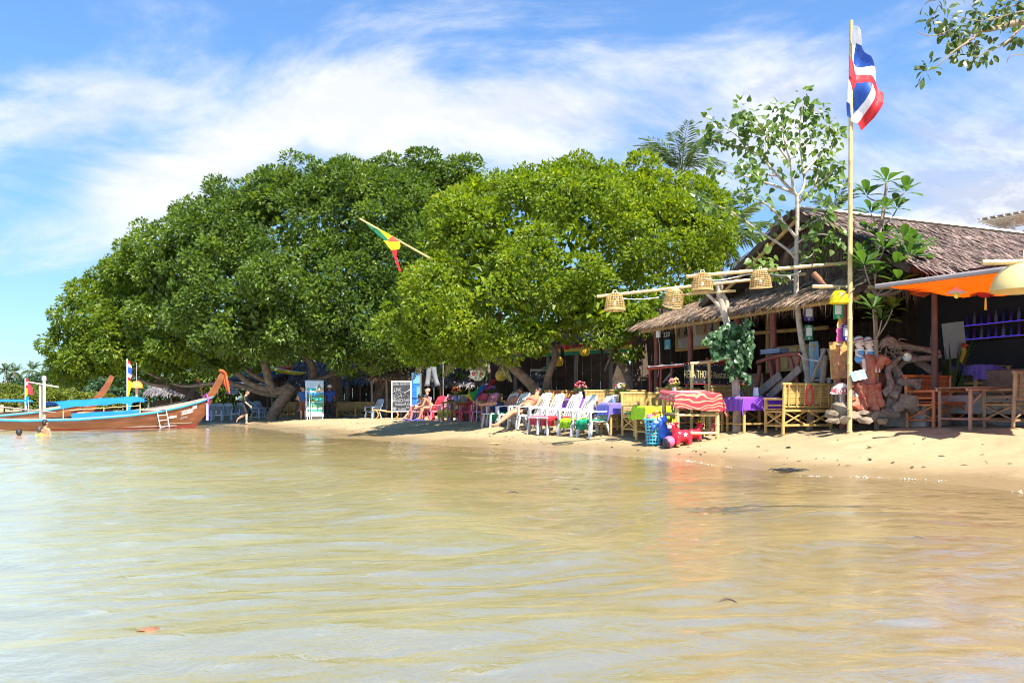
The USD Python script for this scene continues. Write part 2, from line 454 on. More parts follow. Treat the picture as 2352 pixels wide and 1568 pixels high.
def water_surface():
    xs = lines((-30, 9), .07, (-1500, 400))
    ys = [1.6]
    while ys[-1] < 46:
        ys.append(ys[-1] + max(.035, .0078 * ys[-1]))
    s = .4
    while ys[-1] < 900:
        s *= 1.25; ys.append(ys[-1] + s)
    s, lo = .05, [1.6]
    while lo[-1] > -300:
        s *= 1.4; lo.append(lo[-1] - s)
    ys = np.array(lo[:0:-1] + ys)
    X, Y = np.meshgrid(xs, ys, indexing='ij')
    d = shore_dist(X, Y)
    P = np.stack([X, Y, 0 * X], -1)
    wx = X + (meshkit.fbm(P * .35, 2, 21) - .5) * 2.4; wy = Y + (meshkit.fbm(P * .35, 2, 22) - .5) * 2.4
    rr = random.Random(5)
    H = np.zeros_like(X)
    for lam, amp, k in ((2.6, .013, 2), (1.5, .009, 3), (.85, .0050, 5), (.5, .0046, 7), (.33, .0029, 8), (.21, .0011, 7)):
        for _ in range(k):
            th = math.radians(rr.gauss(102, 24)); ph = rr.uniform(0, 6.28); l = lam * rr.uniform(.8, 1.25)
            gate = .35 + 1.3 * meshkit.noise(P * (.9 / lam) * .5 + rr.uniform(0, 50), rr.randrange(99))
            s = np.sin((wx * math.cos(th) + wy * math.sin(th)) * 2 * np.pi / l + ph)
            H += amp / math.sqrt(k) * gate * (s + .35 * np.abs(s))
    calm = np.interp(-d, [-.5, 0, .6, 2.5, 6], [.15, .25, .5, .75, 1.0]) * np.interp(np.hypot(X, Y), [0, 45, 120, 200], [1, 1, .3, 0])
    H *= calm
    # a low swell that runs in at a slant
    e = ((X + .74) * .89 + (Y - 7.87) * .45) + (meshkit.fbm(P * .3, 2, 31) - .5) * 1.6
    H += .040 * np.exp(-((e) / .55) ** 2) * np.clip((Y - 3) / 3, 0, 1) * np.clip((20 - Y) / 6, 0, 1)
    H += .02 * np.exp(-((e - 2.7) / .35) ** 2) * np.clip((20 - Y) / 6, 0, 1)
    edge = np.clip(1 - np.abs(d + .3) / .6, 0, 1) * .012 + (meshkit.fbm(P * .7, 3, 41) - .5) * .05 * np.exp(-np.abs(d))
    return grid(np.stack([X, Y, H + edge + .004], -1))

g = Graph()
pos = g.n('geometry', 'position')
nb = g.n('noise_texture', 'fac', vector=g.n('mapping', 'vector', vector=pos, scale=(1.0, 1.5, 1.0), rotation=(0, 0, -.55)), scale=4.2, detail=6.0, roughness=0.6, distortion=.5)
bn = g.n('bump', 'normal', height=nb, strength=0.38, distance=0.05)
fr = g.n('fresnel', 'fac', IOR=1.333)
att = g.n('attribute', 'fac', attribute='depth')
body = g.n('mix_closure', 'closure', fac=g.n('map_range', 'result', range_type='smoothstep', value=att, from_min=0.0, from_max=0.65, to_min=0.02, to_max=0.68, clamp=True),
           closure1=g.n('transparent_bsdf', 'BSDF', color=(.95, .94, .86)), closure2=g.n('diffuse_bsdf', 'BSDF', color=g.n('rgb_ramp', 'color', fac=att, ramp=[(0.0, (.46, .345, .195)), (0.16, (.43, .36, .185)), (0.40, (.385, .38, .20)), (0.8, (.345, .40, .265))])))
gl = g.n('glossy_bsdf', 'BSDF', color=(.97, .97, .95), roughness=0.012, normal=bn)
WATERM = g.done('water', g.n('mix_closure', 'closure', fac=g.m('multiply', fr, 0.52), closure1=body, closure2=gl))
wm = water_surface()
wp = obj('water', wm, WATERM, smooth=True, kind='structure')
dep = np.clip(wm[0][:, 2] - gz(wm[0][:, 0], wm[0][:, 1]), 0, 3).astype(np.float32)
from pxr import Vt
UsdGeom.PrimvarsAPI(UsdGeom.Mesh.Get(stage, wp)).CreatePrimvar('depth', Sdf.ValueTypeNames.FloatArray, 'vertex').Set(Vt.FloatArray.FromNumpy(dep))
# ---------------------------------------------------------------- vegetation
GREEN_B = [(0.0, (.034, .064, .013)), (0.35, (.070, .118, .018)), (0.7, (.130, .190, .026)), (0.93, (.20, .26, .04)), (1.0, (.24, .24, .05))]
GREEN_C = [(0.0, (.060, .105, .010)), (0.35, (.125, .185, .014)), (0.7, (.20, .262, .020)), (0.92, (.32, .34, .026)), (0.97, (.40, .24, .03)), (1.0, (.38, .14, .03))]
GREEN_A = [(0.0, (.050, .090, .010)), (0.35, (.095, .150, .014)), (0.7, (.165, .220, .020)), (1.0, (.29, .30, .035))]
LB, LC, LA = leafmat('banyan_leaf', GREEN_B, .36, .42, .35), leafmat('shade_tree_leaf', GREEN_C, .42, .45, .3), leafmat('mangrove_leaf', GREEN_A, .4, .45, .3)
LFAR = leafmat('far_leaf', [(0.0, (.018, .046, .022)), (0.6, (.05, .10, .04)), (1.0, (.10, .15, .055))], .15, .55, .2)
LMANG = leafmat('yellow_mangrove_leaf', [(0.0, (.05, .08, .014)), (0.6, (.15, .18, .025)), (1.0, (.27, .27, .045))], .3, .5, .3)
LHEART = leafmat('heart_leaf', [(0.0, (.060, .110, .022)), (0.6, (.125, .195, .035)), (0.95, (.24, .29, .06)), (1.0, (.42, .24, .03))], .36, .34, .5)
LALM = leafmat('almond_leaf', [(0.0, (.035, .080, .018)), (0.6, (.080, .150, .028)), (1.0, (.24, .29, .04))], .35, .32, .5)
LPALM = leafmat('palm_leaf', [(0.0, (.045, .082, .024)), (0.6, (.095, .14, .04)), (1.0, (.24, .24, .10))], .35, .4, .4)
BARK = mat('bark', (.17, .125, .09), .85, .45, 5.0, bump=.8, bscale=18, spec=.15)
PALEBARK = mat('pale_bark', (.36, .30, .235), .8, .35, 7.0, bump=.6, bscale=22, spec=.2)
TWIG = mat('twig', (.22, .16, .11), .8, .3, 8.0)

def leaves(C, D, L, W, seed=0, fold=.25, out=None):
    """Folded pointed leaves: C bases, D directions (n, 3), lengths L, widths W."""
    rg = np.random.default_rng(seed)
    n = len(C); L = np.broadcast_to(L, (n,))[:, None]; W = np.broadcast_to(W, (n,))[:, None]
    D = D / (np.linalg.norm(D, axis=1, keepdims=True) + 1e-9)
    up = np.array([0, 0, 1.0]) + rg.normal(0, .45, (n, 3))
    if out is not None:
        up = np.array([.12, -.15, .5]) + out * 1.1 + rg.normal(0, .38, (n, 3))
    S = np.cross(D, up); S /= np.linalg.norm(S, axis=1, keepdims=True) + 1e-9
    N = np.cross(S, D)
    a = C; b = C + D * L * .48 + S * W * .5 + N * W * fold; c = C + D * L - N * L * .12; d = C + D * L * .48 - S * W * .5 + N * W * fold
    v = np.stack([a, b, c, d], 1).reshape(-1, 3)
    k = np.arange(n)[:, None] * 4
    return v, np.vstack([k + [[0, 1, 2]], k + [[0, 2, 3]]])

def unit(rg, n):
    d = rg.normal(0, 1, (n, 3)); return d / np.linalg.norm(d, axis=1, keepdims=True)

def crown(lobes, sub, per, leaf, seed, dens=1.0, aspect=.56, droop=.25, back=.4, gap=.345):
    """Leaf tufts over the surface of the lobes [(centre, radii)], leaves within each tuft."""
    rg = np.random.default_rng(seed)
    T, TR, TN = [], [], []
    cs = np.array([c for c, r in lobes]); rs = np.array([r for c, r in lobes])
    for c, r in zip(cs, rs):
        area = 4 * np.pi * ((r[0] * r[1]) ** 1.6 / 3 + (r[0] * r[2]) ** 1.6 / 3 + (r[1] * r[2]) ** 1.6 / 3) ** (1 / 1.6)
        n = int(area / (sub * sub * 1.25) * dens) + 4
        d = unit(rg, n)
        p = c + d * r * (1 + rg.normal(0, .09, (n, 1)) + (meshkit.noise(d * 2.3 + c, seed)[:, None] - .5) * .35)
        q = (p[:, None] - cs) / rs
        keep = (np.sum(q * q, -1) < .62).sum(1) == 0
        keep &= meshkit.noise(p / (sub * 2.2) + 7.7, seed + 3) > gap
        p = p + d * (sub * np.clip(meshkit.noise(p / (sub * 1.3), seed + 5) - .55, 0, 1) * 3.3)[:, None]
        nn = d / r; nn /= np.linalg.norm(nn, axis=1, keepdims=True)
        keep &= (nn[:, 1] < .35) | (rg.random(n) < back)
        keep &= (nn[:, 2] > -.75) | (rg.random(n) < .5)
        T.append(p[keep]); TN.append(nn[keep]); TR.append(sub * rg.uniform(.55, 1.3, keep.sum()))
    T, TN, TR = np.vstack(T), np.vstack(TN), np.concatenate(TR)
    cnt = (per * (TR / sub) ** 1.6).astype(int) + 3
    idx = np.repeat(np.arange(len(T)), cnt); n = len(idx)
    d = unit(rg, n) + TN[idx] * .8; d /= np.linalg.norm(d, axis=1, keepdims=True)
    p = T[idx] + d * (TR[idx] * rg.uniform(.7, 1.08, n))[:, None] * np.array([1, 1, .8])
    dr = d + rg.normal(0, .55, (n, 3)) + TN[idx] * .3 - np.array([0, 0, droop])
    Ls = leaf * rg.uniform(.7, 1.25, n)
    parts = [leaves(p, dr, Ls, Ls * aspect, seed, out=d * .5 + TN[idx] * .5)]
    m = int(n * .16)                                     # leaves deep inside, so that one does not look right through
    k = rg.integers(0, len(cs), m); p = cs[k] + unit(rg, m) * rs[k] * rg.uniform(.2, .88, (m, 1))
    parts.append(leaves(p, rg.normal(0, 1, (m, 3)), leaf * 2.4, leaf * 1.5, seed + 1))
    return cat_(parts)

def lobes(spec):
    return [(B(u, v, Y), .90 * np.array([ru * Y / F, rd, rv * Y / F])) for u, v, Y, ru, rv, rd in spec]

def tree(name, label, cat, spec, lm, sub, per, leaf, seed, trunks=(), limbs=(), bark=None, group=None, **kw):
    L = lobes(spec)
    t = thing(name, label, cat, group=group)
    for pts, r0, r1 in trunks:
        p = [np.asarray(x, float) for x in pts]
        obj('trunk', branchy(p, np.linspace(r0, r1, len(p)), 10, 18), bark or BARK, t, smooth=True)
    for pts, r0, r1 in limbs:
        p = [np.asarray(x, float) for x in pts]
        obj('limb', branchy(p, np.linspace(r0, r1, len(p)), 7, 12), bark or BARK, t, smooth=True)
    stuff('crown', crown(L, sub, per, leaf, seed, **kw), lm, parent=t)
    return t

def base(u, Y, sink=.15):
    x = (u - 1176.0) / F * Y; return np.array([x, Y, float(gz(x, Y)) - sink])

# the broad dark tree in the middle
Sp = [(520, 640, 44, 150, 170, 4.0), (690, 580, 45, 200, 165, 4.6), (850, 540, 45, 180, 150, 4.6), (960, 505, 46, 115, 105, 3), (1040, 470, 46, 70, 70, 2), (760, 690, 43, 190, 130, 4.4), (600, 725, 42, 140, 85, 3.4), (920, 670, 43, 140, 125, 3.6), (1010, 600, 45, 110, 140, 3.4),
      (430, 680, 45, 95, 115, 3), (370, 720, 46, 75, 70, 2.6), (890, 775, 41, 90, 44, 2.0), (700, 760, 41, 80, 40, 1.8), (590, 480, 45.5, 90, 70, 2), (480, 560, 45.5, 75, 85, 2), (820, 432, 46, 46, 34, 1.5), (910, 420, 46, 36, 34, 1.3), (987, 402, 46, 32, 28, 1.0), (1072, 412, 46, 36, 18, .9), (720, 450, 45.5, 75, 45, 1.8), (660, 440, 45.5, 40, 36, 1.2), (1010, 780, 42, 60, 50, 1.6), (790, 800, 40.5, 50, 28, 1.2), (520, 795, 42, 70, 30, 1.5)]
Y0 = 44.0
tree('spreading_tree', 'huge dark green spreading tree with a domed crown reaching over the beach', 'tree', Sp, LB, .74, 130, .215, 11,
     trunks=[([base(628, 43), B(640, 930, 43.2), B(672, 885, 43.4), B(640, 900, 43.3), B(612, 850, 43.4), B(585, 770, 43.6), B(570, 700, 44)], .34, .16),
             ([base(700, 45), B(705, 900, 45), B(720, 860, 45), B(690, 800, 45), B(650, 720, 45)], .30, .15),
             ([base(880, 45), B(875, 900, 45), B(900, 850, 45), B(905, 780, 45), B(890, 700, 45)], .42, .2),
             ([base(775, 46), B(770, 880, 46), B(760, 820, 46), B(770, 720, 46)], .38, .2),
             ([base(940, 43), B(915, 890, 43), B(898, 850, 43), B(885, 790, 43)], .30, .16)],
     limbs=[([B(640, 890, 43.6), B(560, 870, 44), B(500, 810, 44), B(450, 760, 44), B(445, 700, 44)], .2, .07),
            ([B(640, 905, 44), B(580, 895, 44.2), B(530, 880, 44.2), B(450, 885, 44.5), B(395, 880, 45)], .18, .06),
            ([B(690, 900, 44), B(620, 880, 44), B(560, 845, 44), B(520, 800, 44), B(490, 720, 44)], .16, .05),
            ([B(590, 770, 43.6), B(620, 700, 43.4), B(700, 640, 43.4), B(760, 590, 43.4)], .14, .04), ([B(600, 800, 43.5), B(570, 760, 43), B(560, 720, 42.5)], .10, .03), ([B(760, 800, 46), B(820, 690, 45.5), B(860, 590, 45)], .2, .05), ([B(890, 780, 45), B(950, 690, 45), B(1000, 590, 45)], .18, .05), ([B(700, 830, 45), B(640, 650, 45.4), B(560, 560, 45.6)], .14, .04),
            ([B(705, 880, 45), B(800, 850, 44), B(870, 835, 43)], .12, .05)], droop=.1)
# the lower tree at its left
Sp = [(270, 720, 48, 105, 85, 3.2), (200, 800, 48, 56, 62, 2.4), (330, 780, 47, 105, 66, 3), (235, 845, 47, 75, 24, 1.6), (440, 795, 45, 75, 42, 2.1), (262, 655, 48, 32, 24, 1.0), (225, 690, 48, 40, 30, 1.4), (335, 690, 47.5, 60, 60, 2.2), (310, 650, 47, 55, 60, 2.0), (360, 610, 46.5, 60, 75, 2.4), (385, 740, 46, 60, 70, 2.4), (170, 850, 47.5, 40, 26, 1.2), (370, 838, 45, 60, 20, 1.3), (500, 820, 44, 50, 22, 1.1)]
tree('leaning_tree', 'low bright green tree leaning over the moored boats at the left end', 'tree', Sp, LA, .64, 115, .21, 12,
     trunks=[([base(470, 49), B(430, 900, 49), B(380, 880, 48.6), B(310, 830, 48.4), B(270, 770, 48)], .3, .12)],
     limbs=[([B(390, 885, 46), B(340, 880, 45.5), B(302, 858, 45.2), B(288, 838, 45)], .13, .04), ([B(385, 865, 45.6), B(345, 858, 45.4), B(310, 845, 45.2), B(296, 855, 45.2)], .09, .04), ([B(330, 850, 48.4), B(250, 820, 48.4), B(190, 800, 48.2)], .1, .03)])
# the bright tree before the restaurant
Sp = [(1150, 560, 25, 140, 90, 2.0), (1300, 550, 25.5, 190, 160, 2.7), (1480, 590, 26, 160, 150, 2.7), (1250, 462, 26.5, 115, 60, 1.6), (1180, 670, 24, 185, 95, 2.2), (1020, 735, 24, 90, 66, 1.4), (1350, 710, 24, 125, 66, 1.7), (1400, 462, 27, 85, 50, 1.3), (1500, 482, 27, 80, 60, 1.3), (1590, 530, 27, 70, 100, 1.5), (1290, 402, 26.5, 44, 20, .7), (1370, 408, 26.5, 28, 16, .5), (1200, 412, 26.5, 28, 18, .5), (1478, 415, 27, 28, 24, .5), (1000, 640, 24.5, 45, 75, 1.0), (1430, 740, 24, 60, 34, .8), (960, 785, 24, 42, 30, .7), (1100, 450, 26.4, 42, 36, .9), (1050, 520, 25.5, 42, 50, 1.0), (1625, 590, 27, 36, 46, .8), (1100, 790, 23.6, 90, 26, .9), (1235, 765, 23.6, 70, 28, .9)]
tree('shade_tree', 'bright yellow green shade tree with orange tipped shoots above the plastic chairs', 'tree', Sp, LC, .46, 135, .135, 13,
     trunks=[([base(1238, 24.6), B(1215, 878, 24.6), B(1190, 855, 24.5), B(1160, 825, 24.4), B(1140, 790, 24.5), B(1150, 720, 24.8)], .17, .11),
             ([base(1262, 24.8), B(1258, 870, 24.8), B(1266, 845, 24.7), B(1276, 812, 24.7), B(1260, 785, 24.8), B(1240, 740, 25)], .13, .08),
             ([base(1462, 24.6), B(1452, 880, 24.6), B(1440, 850, 24.6), B(1415, 815, 24.6), B(1382, 782, 24.7), B(1340, 740, 25), B(1300, 660, 25.4)], .20, .10)],
     limbs=[([B(1445, 860, 24.6), B(1465, 800, 25), B(1470, 740, 25.4), B(1480, 660, 25.8)], .11, .04), ([B(1262, 790, 24.8), B(1300, 700, 25), B(1330, 610, 25.3)], .07, .03), ([B(1150, 810, 24.4), B(1080, 780, 24.2), B(1020, 750, 24)], .07, .03), ([B(1170, 840, 24.5), B(1210, 780, 24.5), B(1220, 720, 24.6)], .08, .03),
            ([B(1410, 810, 24.6), B(1390, 850, 24.4), B(1410, 800, 24.2), B(1420, 770, 24.2)], .05, .03)], droop=.2)

# trees that close the view behind the huts
for i, (u, v, Y, ru, rv, lab, tu) in enumerate([
        (560, 850, 58, 120, 75, 'dim green tree behind the kayaks and thatched huts', 560), (760, 820, 60, 150, 90, 'shaded tree behind the grey thatched hut', 760), (980, 800, 58, 150, 110, 'shaded tree behind the chalkboard with the guitar', 980), (1200, 800, 48, 140, 110, 'shaded tree behind the rasta bar', 1200), (1400, 760, 44, 130, 130, 'shaded tree behind the bar at the restaurant corner', 1400)]):
    tree('background_tree', lab, 'tree', [(u, v, Y, ru, rv, 2.5), (u - ru * .5, v + 30, Y, ru * .7, rv * .7, 2), (u + ru * .5, v + 20, Y + 1, ru * .7, rv * .8, 2)], LB, .8, 46, .3, 40 + i, trunks=[([base(tu, Y), B(tu + 8, 880, Y), B(tu, 820, Y)], .3, .15)], back=.1, group='trees behind the huts')

# far shore
for i, (u, v, Y, ru, rv, lm, lab) in enumerate([
        (25, 895, 150, 60, 20, LFAR, 'distant dark tree under the left pair of palms'), (95, 893, 150, 45, 20, LFAR, 'distant dark tree below the single palm'), (165, 878, 120, 70, 34, LFAR, 'tall rounded tree on the far shore left of the leaning tree'), (215, 905, 100, 60, 26, LFAR, 'rounded tree on the far shore under the leaning tree crown'),
        (270, 905, 95, 50, 24, LFAR, 'shaded tree on the far shore behind the flag pole'), (340, 905, 90, 55, 26, LFAR, 'shaded tree on the far shore behind the orange basket'), (420, 905, 85, 60, 30, LFAR, 'shaded tree on the far shore behind the slanting limbs')]):
    tree('distant_tree', lab, 'tree', [(u, v, Y, ru, rv, 3), (u + ru * .5, v + 6, Y, ru * .6, rv * .7, 3), (u - ru * .6, v + 8, Y + 1, ru * .5, rv * .6, 3)], lm, .9, 50, .42, 60 + i, trunks=[([base(u, Y), B(u + 2, 915, Y), B(u, v, Y)], .3, .2)], back=.1, group='trees on the far shore')
for i, (u, v, ru, rv, Y, lab) in enumerate([(10, 905, 34, 16, 74, 'yellow green mangrove bush at the left picture edge'), (52, 915, 26, 14, 72, 'yellow green mangrove bush behind the flag string with blue canopy'), (120, 908, 30, 18, 74, 'yellow green mangrove bush behind the white mast'), (140, 922, 26, 14, 68, 'yellow green mangrove bush behind the blue boat canopy'), (82, 922, 22, 13, 66, 'low mangrove bush left of the white mast'), (215, 925, 40, 12, 66, 'low mangrove bush behind the leaning orange prow')]):
    tree('mangrove_bush', lab, 'bush', [(u, v, Y, ru, rv, 1.6), (u + ru * .5, v + 4, Y - .5, ru * .6, rv * .75, 1.2)], LMANG, .42, 60, .22, 80 + i, trunks=[([base(u, Y), B(u, v, Y)], .08, .04)], back=.2, group='mangrove bushes across the water')

# ---------------------------------------------------------------- palms
def frond(L, n, seed, w=.5, sag=.55, wid=.035):
    """A palm leaf along +x from the origin, drooping: rib and leaflets."""
    rg = np.random.default_rng(seed)
    t = np.linspace(0, 1, 9)
    rib = np.stack([L * t * (1 - .12 * t), .05 * L * t * t * rg.normal(), L * (.32 * t - sag * 1.25 * t ** 2.2)], 1)
    parts = [tube(rib, np.linspace(.022, .005, 9) * L / 2.5, 4)]
    tt = np.repeat(np.linspace(.14, .99, n), 2); sd = np.tile([-1.0, 1.0], n)
    p = np.stack([np.interp(tt, t, rib[:, k]) for k in range(3)], 1)
    d = np.stack([np.full(2 * n, .55), sd * .8, -.38 - .35 * rg.random(2 * n)], 1) + rg.normal(0, .1, (2 * n, 3))
    ln = w * L * .55 * np.sin(np.pi * np.clip(tt * .86 + .1, 0, 1)) ** .7 * rg.uniform(.8, 1.1, 2 * n)
    parts.append(leaves(p, d, ln, np.full(2 * n, wid * L / 2.5), seed, .1))
    return cat_(parts)

def palm(name, label, base, top, L, n, seed, nl=34, group=None, wid=.05, r=.15, spread=1.0):
    t = thing(name, label, 'palm tree', group=group)
    base, top = np.asarray(base, float), np.asarray(top, float)
    mid = (base + top) / 2 + [.02 * (top - base)[2], 0, 0]
    obj('trunk', branchy([base, mid, top], [r * 1.3, r, r * .8], 8, 14), PALEBARK, t, smooth=True)
    rg = random.Random(seed)
    for i in range(n):
        a = i * 2.4 + rg.uniform(-.2, .2); el = rg.uniform(-.55, 1.15) if i > 3 else rg.uniform(.9, 1.35)
        v, f = frond(L * rg.uniform(.8, 1.08), nl, seed * 50 + i, sag=.35 + .35 * rg.random(), wid=wid)
        v = v @ rotm(0, -el * spread, 0).T @ rotm(0, 0, a).T + top
        obj('frond', (v, f), LPALM, t)
    nuts = [ell(top + [rg.uniform(-.25, .25), rg.uniform(-.25, .25), rg.uniform(-.4, -.1)], (.12, .12, .15), 1) for _ in range(6)]
    for m_ in nuts:
        obj('coconut', m_, mat('coconut', (.16, .15, .04), .6), t, smooth=True)
    return t
palm('coconut_palm', 'tall coconut palm rising behind the bright shade tree', base(1575, 38), B(1566, 402, 38), 2.8, 20, 3, wid=.036)
palm('coconut_palm', 'coconut palm half hidden between the shade tree and the thatched gable', base(1655, 33), B(1652, 560, 33), 3.0, 19, 4)
palm('coconut_palm', 'coconut palm whose crown shows just above the ridge behind the flag pole', base(1925, 36), B(1918, 492, 36), 1.7, 15, 5)
for u, v, s_, lab in ((14, 853, 8, 'leftmost of the distant palms on the far shore'), (33, 855, 9, 'second distant palm from the left on the far shore'), (73, 850, 10, 'distant palm standing apart above the cream building')):
    palm('distant_palm', lab, base(u + 4, 150), B(u, v, 150), 2.3, 14, s_, 16, 'palms on the far shore', .16, .22)
# cut fronds hung up as decoration below the shade tree
for i, (u, v, Y, rz, el, lab) in enumerate(((985, 800, 24, 200, -70, 'pale cut palm leaf hanging by the blue door'), (1062, 800, 24, 170, -62, 'pale cut palm leaf hanging above the orange flowers'), (1135, 805, 23.6, 20, -66, 'pale cut palm leaf hanging beside the shade tree trunk'), (1108, 798, 24.2, 250, -80, 'narrow cut palm leaf hanging in the dark of the shade tree'))):
    v_, f_ = frond(1.15, 26, 300 + i, sag=.15, wid=.07)
    v_ = v_ @ rotm(0, -math.radians(el), 0).T @ rotm(0, 0, math.radians(rz)).T + B(u, v, Y)
    obj('hanging_palm_leaf', (v_, f_), leafmat('dry_palm', [(0, (.16, .17, .06)), (1, (.46, .43, .22))], .3), label=lab, cat='palm leaf', group='cut palm leaves hung under the shade tree')
# ---------------------------------------------------------------- materials of the built things
BAM = mat('bamboo', (.50, .315, .095), .42, .28, 3.0, stretch=(6, 6, 1.2), spec=.45, rnd=.16)
BAMD = mat('old_bamboo', (.40, .26, .095), .5, .3, 3.0, stretch=(6, 6, 1.2), rnd=.2)
BAMP = mat('pale_bamboo', (.47, .34, .145), .4, .25, 2.0, spec=.5, rnd=.1)
BAMR = mat('red_bamboo', (.42, .12, .035), .35, .35, 3.0, stretch=(6, 6, 1.2), spec=.5, coat=.3, rnd=.2)
REDWOOD = mat('red_brown_wood', (.20, .060, .038), .55, .35, 4.0, stretch=(3, 3, 1), bump=.3)
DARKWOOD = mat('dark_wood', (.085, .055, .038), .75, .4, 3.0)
GREYWOOD = mat('grey_wood', (.20, .165, .135), .8, .35, 5.0, stretch=(4, 4, 1), bump=.5)
THATCH = mat('thatch', (.38, .265, .18), .9, .5, 3.0, island=.62, spec=.15)
THATCHG = mat('grey_thatch', (.15, .135, .14), .9, .4, 3.0, island=.6, spec=.15)
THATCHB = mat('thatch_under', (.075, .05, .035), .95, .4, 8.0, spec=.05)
WHITE = mat('white_paint', (.74, .74, .72), .45, .06, 4.0)
BLACK = mat('black_paint', (.018, .018, .020), .6, .3, 5.0)
ROPE = mat('white_cord', (.66, .64, .60), .7, .1)
CONC = mat('concrete', (.33, .29, .25), .9, .25, 4.0, bump=.5)
def flat(name, c, rough=.55, **k):
    return mat(name, c, rough, k.pop('var', .10), k.pop('scale', 5.0), **k)

# ---------------------------------------------------------------- thatch
def strands(Pa, n, L, w, seed, lift=.03, jit=.18, up=None):
    """Loose blades over the quad Pa[top-left, top-right, bottom-right, bottom-left], running down the slope."""
    rg = np.random.default_rng(seed)
    a, b, c, d = [np.asarray(x, float) for x in Pa]
    u, v = rg.random(n)[:, None], rg.random(n)[:, None]
    top = a + (b - a) * u; bot = d + (c - d) * u
    p = top + (bot - top) * v
    dn = (bot - top); dn /= np.linalg.norm(dn, axis=1, keepdims=True)
    sd = (b - a) / np.linalg.norm(b - a)
    nr = np.cross(np.broadcast_to(sd, dn.shape), dn); nr *= np.where(nr[:, 2:] < 0, -1, 1) if up is None else np.sign(nr @ np.asarray(up))[:, None]
    dr = dn + sd * rg.normal(0, jit, (n, 1)) + nr * rg.normal(.02, .05, (n, 1))
    ln = L * rg.uniform(.5, 1.3, (n, 1)); ww = w * rg.uniform(.5, 1.4, (n, 1))
    s2 = np.cross(nr, dr); s2 /= np.linalg.norm(s2, axis=1, keepdims=True)
    p = p + nr * lift * rg.uniform(.2, 1.6, (n, 1))
    m = p + dr * ln * .6 + nr * lift * .6; e = p + dr * ln - nr * lift * rg.uniform(0, 1.3, (n, 1))
    vv = np.stack([p - s2 * ww * .4, p + s2 * ww * .4, m + s2 * ww * .5, m - s2 * ww * .5, e], 1).reshape(-1, 3)
    k = np.arange(n)[:, None] * 5
    return vv, np.vstack([k + [[0, 1, 2]], k + [[0, 2, 3]], k + [[3, 2, 4]]])

def fringe(p, q, n, L, w, seed):
    rg = np.random.default_rng(seed); p, q = np.asarray(p, float), np.asarray(q, float)
    t = rg.random(n)[:, None]; a = p + (q - p) * t + rg.normal(0, .04, (n, 3))
    ln = L * (.25 + rg.random((n, 1)) ** 2.5 * 1.5)
    e = a + np.concatenate([rg.normal(0, .16, (n, 2)), -np.ones((n, 1))], 1) * ln
    sd = (q - p) / np.linalg.norm(q - p) * w * rg.uniform(.4, 1.3, (n, 1))
    vv = np.stack([a - sd, a + sd, e], 1).reshape(-1, 3)
    k = np.arange(n)[:, None] * 3
    return vv, k + [[0, 1, 2]]

def roof_panel(parent, quad, n, L, w, seed, m=None, th=.12, fr=0, name='roof_slope'):
    a, b, c, d = [np.asarray(x, float) for x in quad]
    nr = np.cross(b - a, d - a); nr /= np.linalg.norm(nr); nr = nr if nr[2] > 0 else -nr
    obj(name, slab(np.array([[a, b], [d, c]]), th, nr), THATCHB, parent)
    s = [strands(quad, n, L, w, seed)]
    if fr:
        s.append(fringe(d, c, fr, .22, w * .5, seed + 1))
    stuff('thatch_blades', cat_(s), m or THATCH, parent=parent)

# ---------------------------------------------------------------- the restaurant, square to the shore
A0, SV, NV = np.array([3.6, 22.5]), np.array([.378, -.926]), np.array([.926, .378])
def Lp(a, b, z):
    p = A0 + a * SV + b * NV; return np.array([p[0], p[1], z])
def a_at(u, b):
    k = (u - 1176.0) / F; o = A0 + b * NV
    return (k * o[1] - o[0]) / (SV[0] - k * SV[1])
def zat(v, p):
    return CAMZ + (VH - v) / F * p[1]
def Lu(u, v, b):
    """The point seen at (u, v) in the vertical plane b metres behind the restaurant's front."""
    p = Lp(a_at(u, b), b, 0); p[2] = zat(v, p); return p
RZ = math.atan2(SV[1], SV[0])                   # turns +x along the front
rest = thing('beach_restaurant', 'thatched beach restaurant with red brown posts and a tall gable', 'restaurant')
roof_panel(rest, [Lp(-.3, 2.0, 3.95), Lp(7.6, 2.0, 4.05), Lp(7.7, -.15, 3.16), Lp(-.1, -.15, 3.16)], 9000, .55, .035, 1, fr=420, th=.1, name='porch_roof')
rd, hw, pa, pb = 5.27, 3.15, 5.24, .55
roof_panel(rest, [Lp(pa, pb, rd), Lp(pa, 16, rd), Lp(pa + hw, 16, 3.55), Lp(pa + hw, pb, 3.55)], 11000, .6, .045, 2, m=mat('weathered_thatch', (.18, .125, .105), .9, .5, 3.0, island=.62, spec=.15), fr=420, th=.14)
roof_panel(rest, [Lp(pa, pb, rd), Lp(pa, 16, rd), Lp(pa - hw - .3, 16, 3.6), Lp(pa - hw - .3, pb, 3.6)], 1500, .6, .05, 3, th=.14)
roof_panel(rest, [Lp(-1.7, 1.0, 3.6), Lp(2.4, 1.9, 3.95), Lp(2.4, 7.3, 3.6), Lp(-1.7, 7.3, 3.5)], 700, .6, .05, 4, name='rear_roof')
gl_, gr_, gt_ = Lp(pa - 2.9, 1.3, 3.7), Lp(pa + 2.9, 1.3, 3.7), Lp(pa, 1.3, rd - .08)
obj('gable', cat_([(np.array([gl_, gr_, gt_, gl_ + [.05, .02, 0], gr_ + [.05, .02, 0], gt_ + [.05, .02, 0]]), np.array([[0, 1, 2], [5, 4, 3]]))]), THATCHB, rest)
tri = []
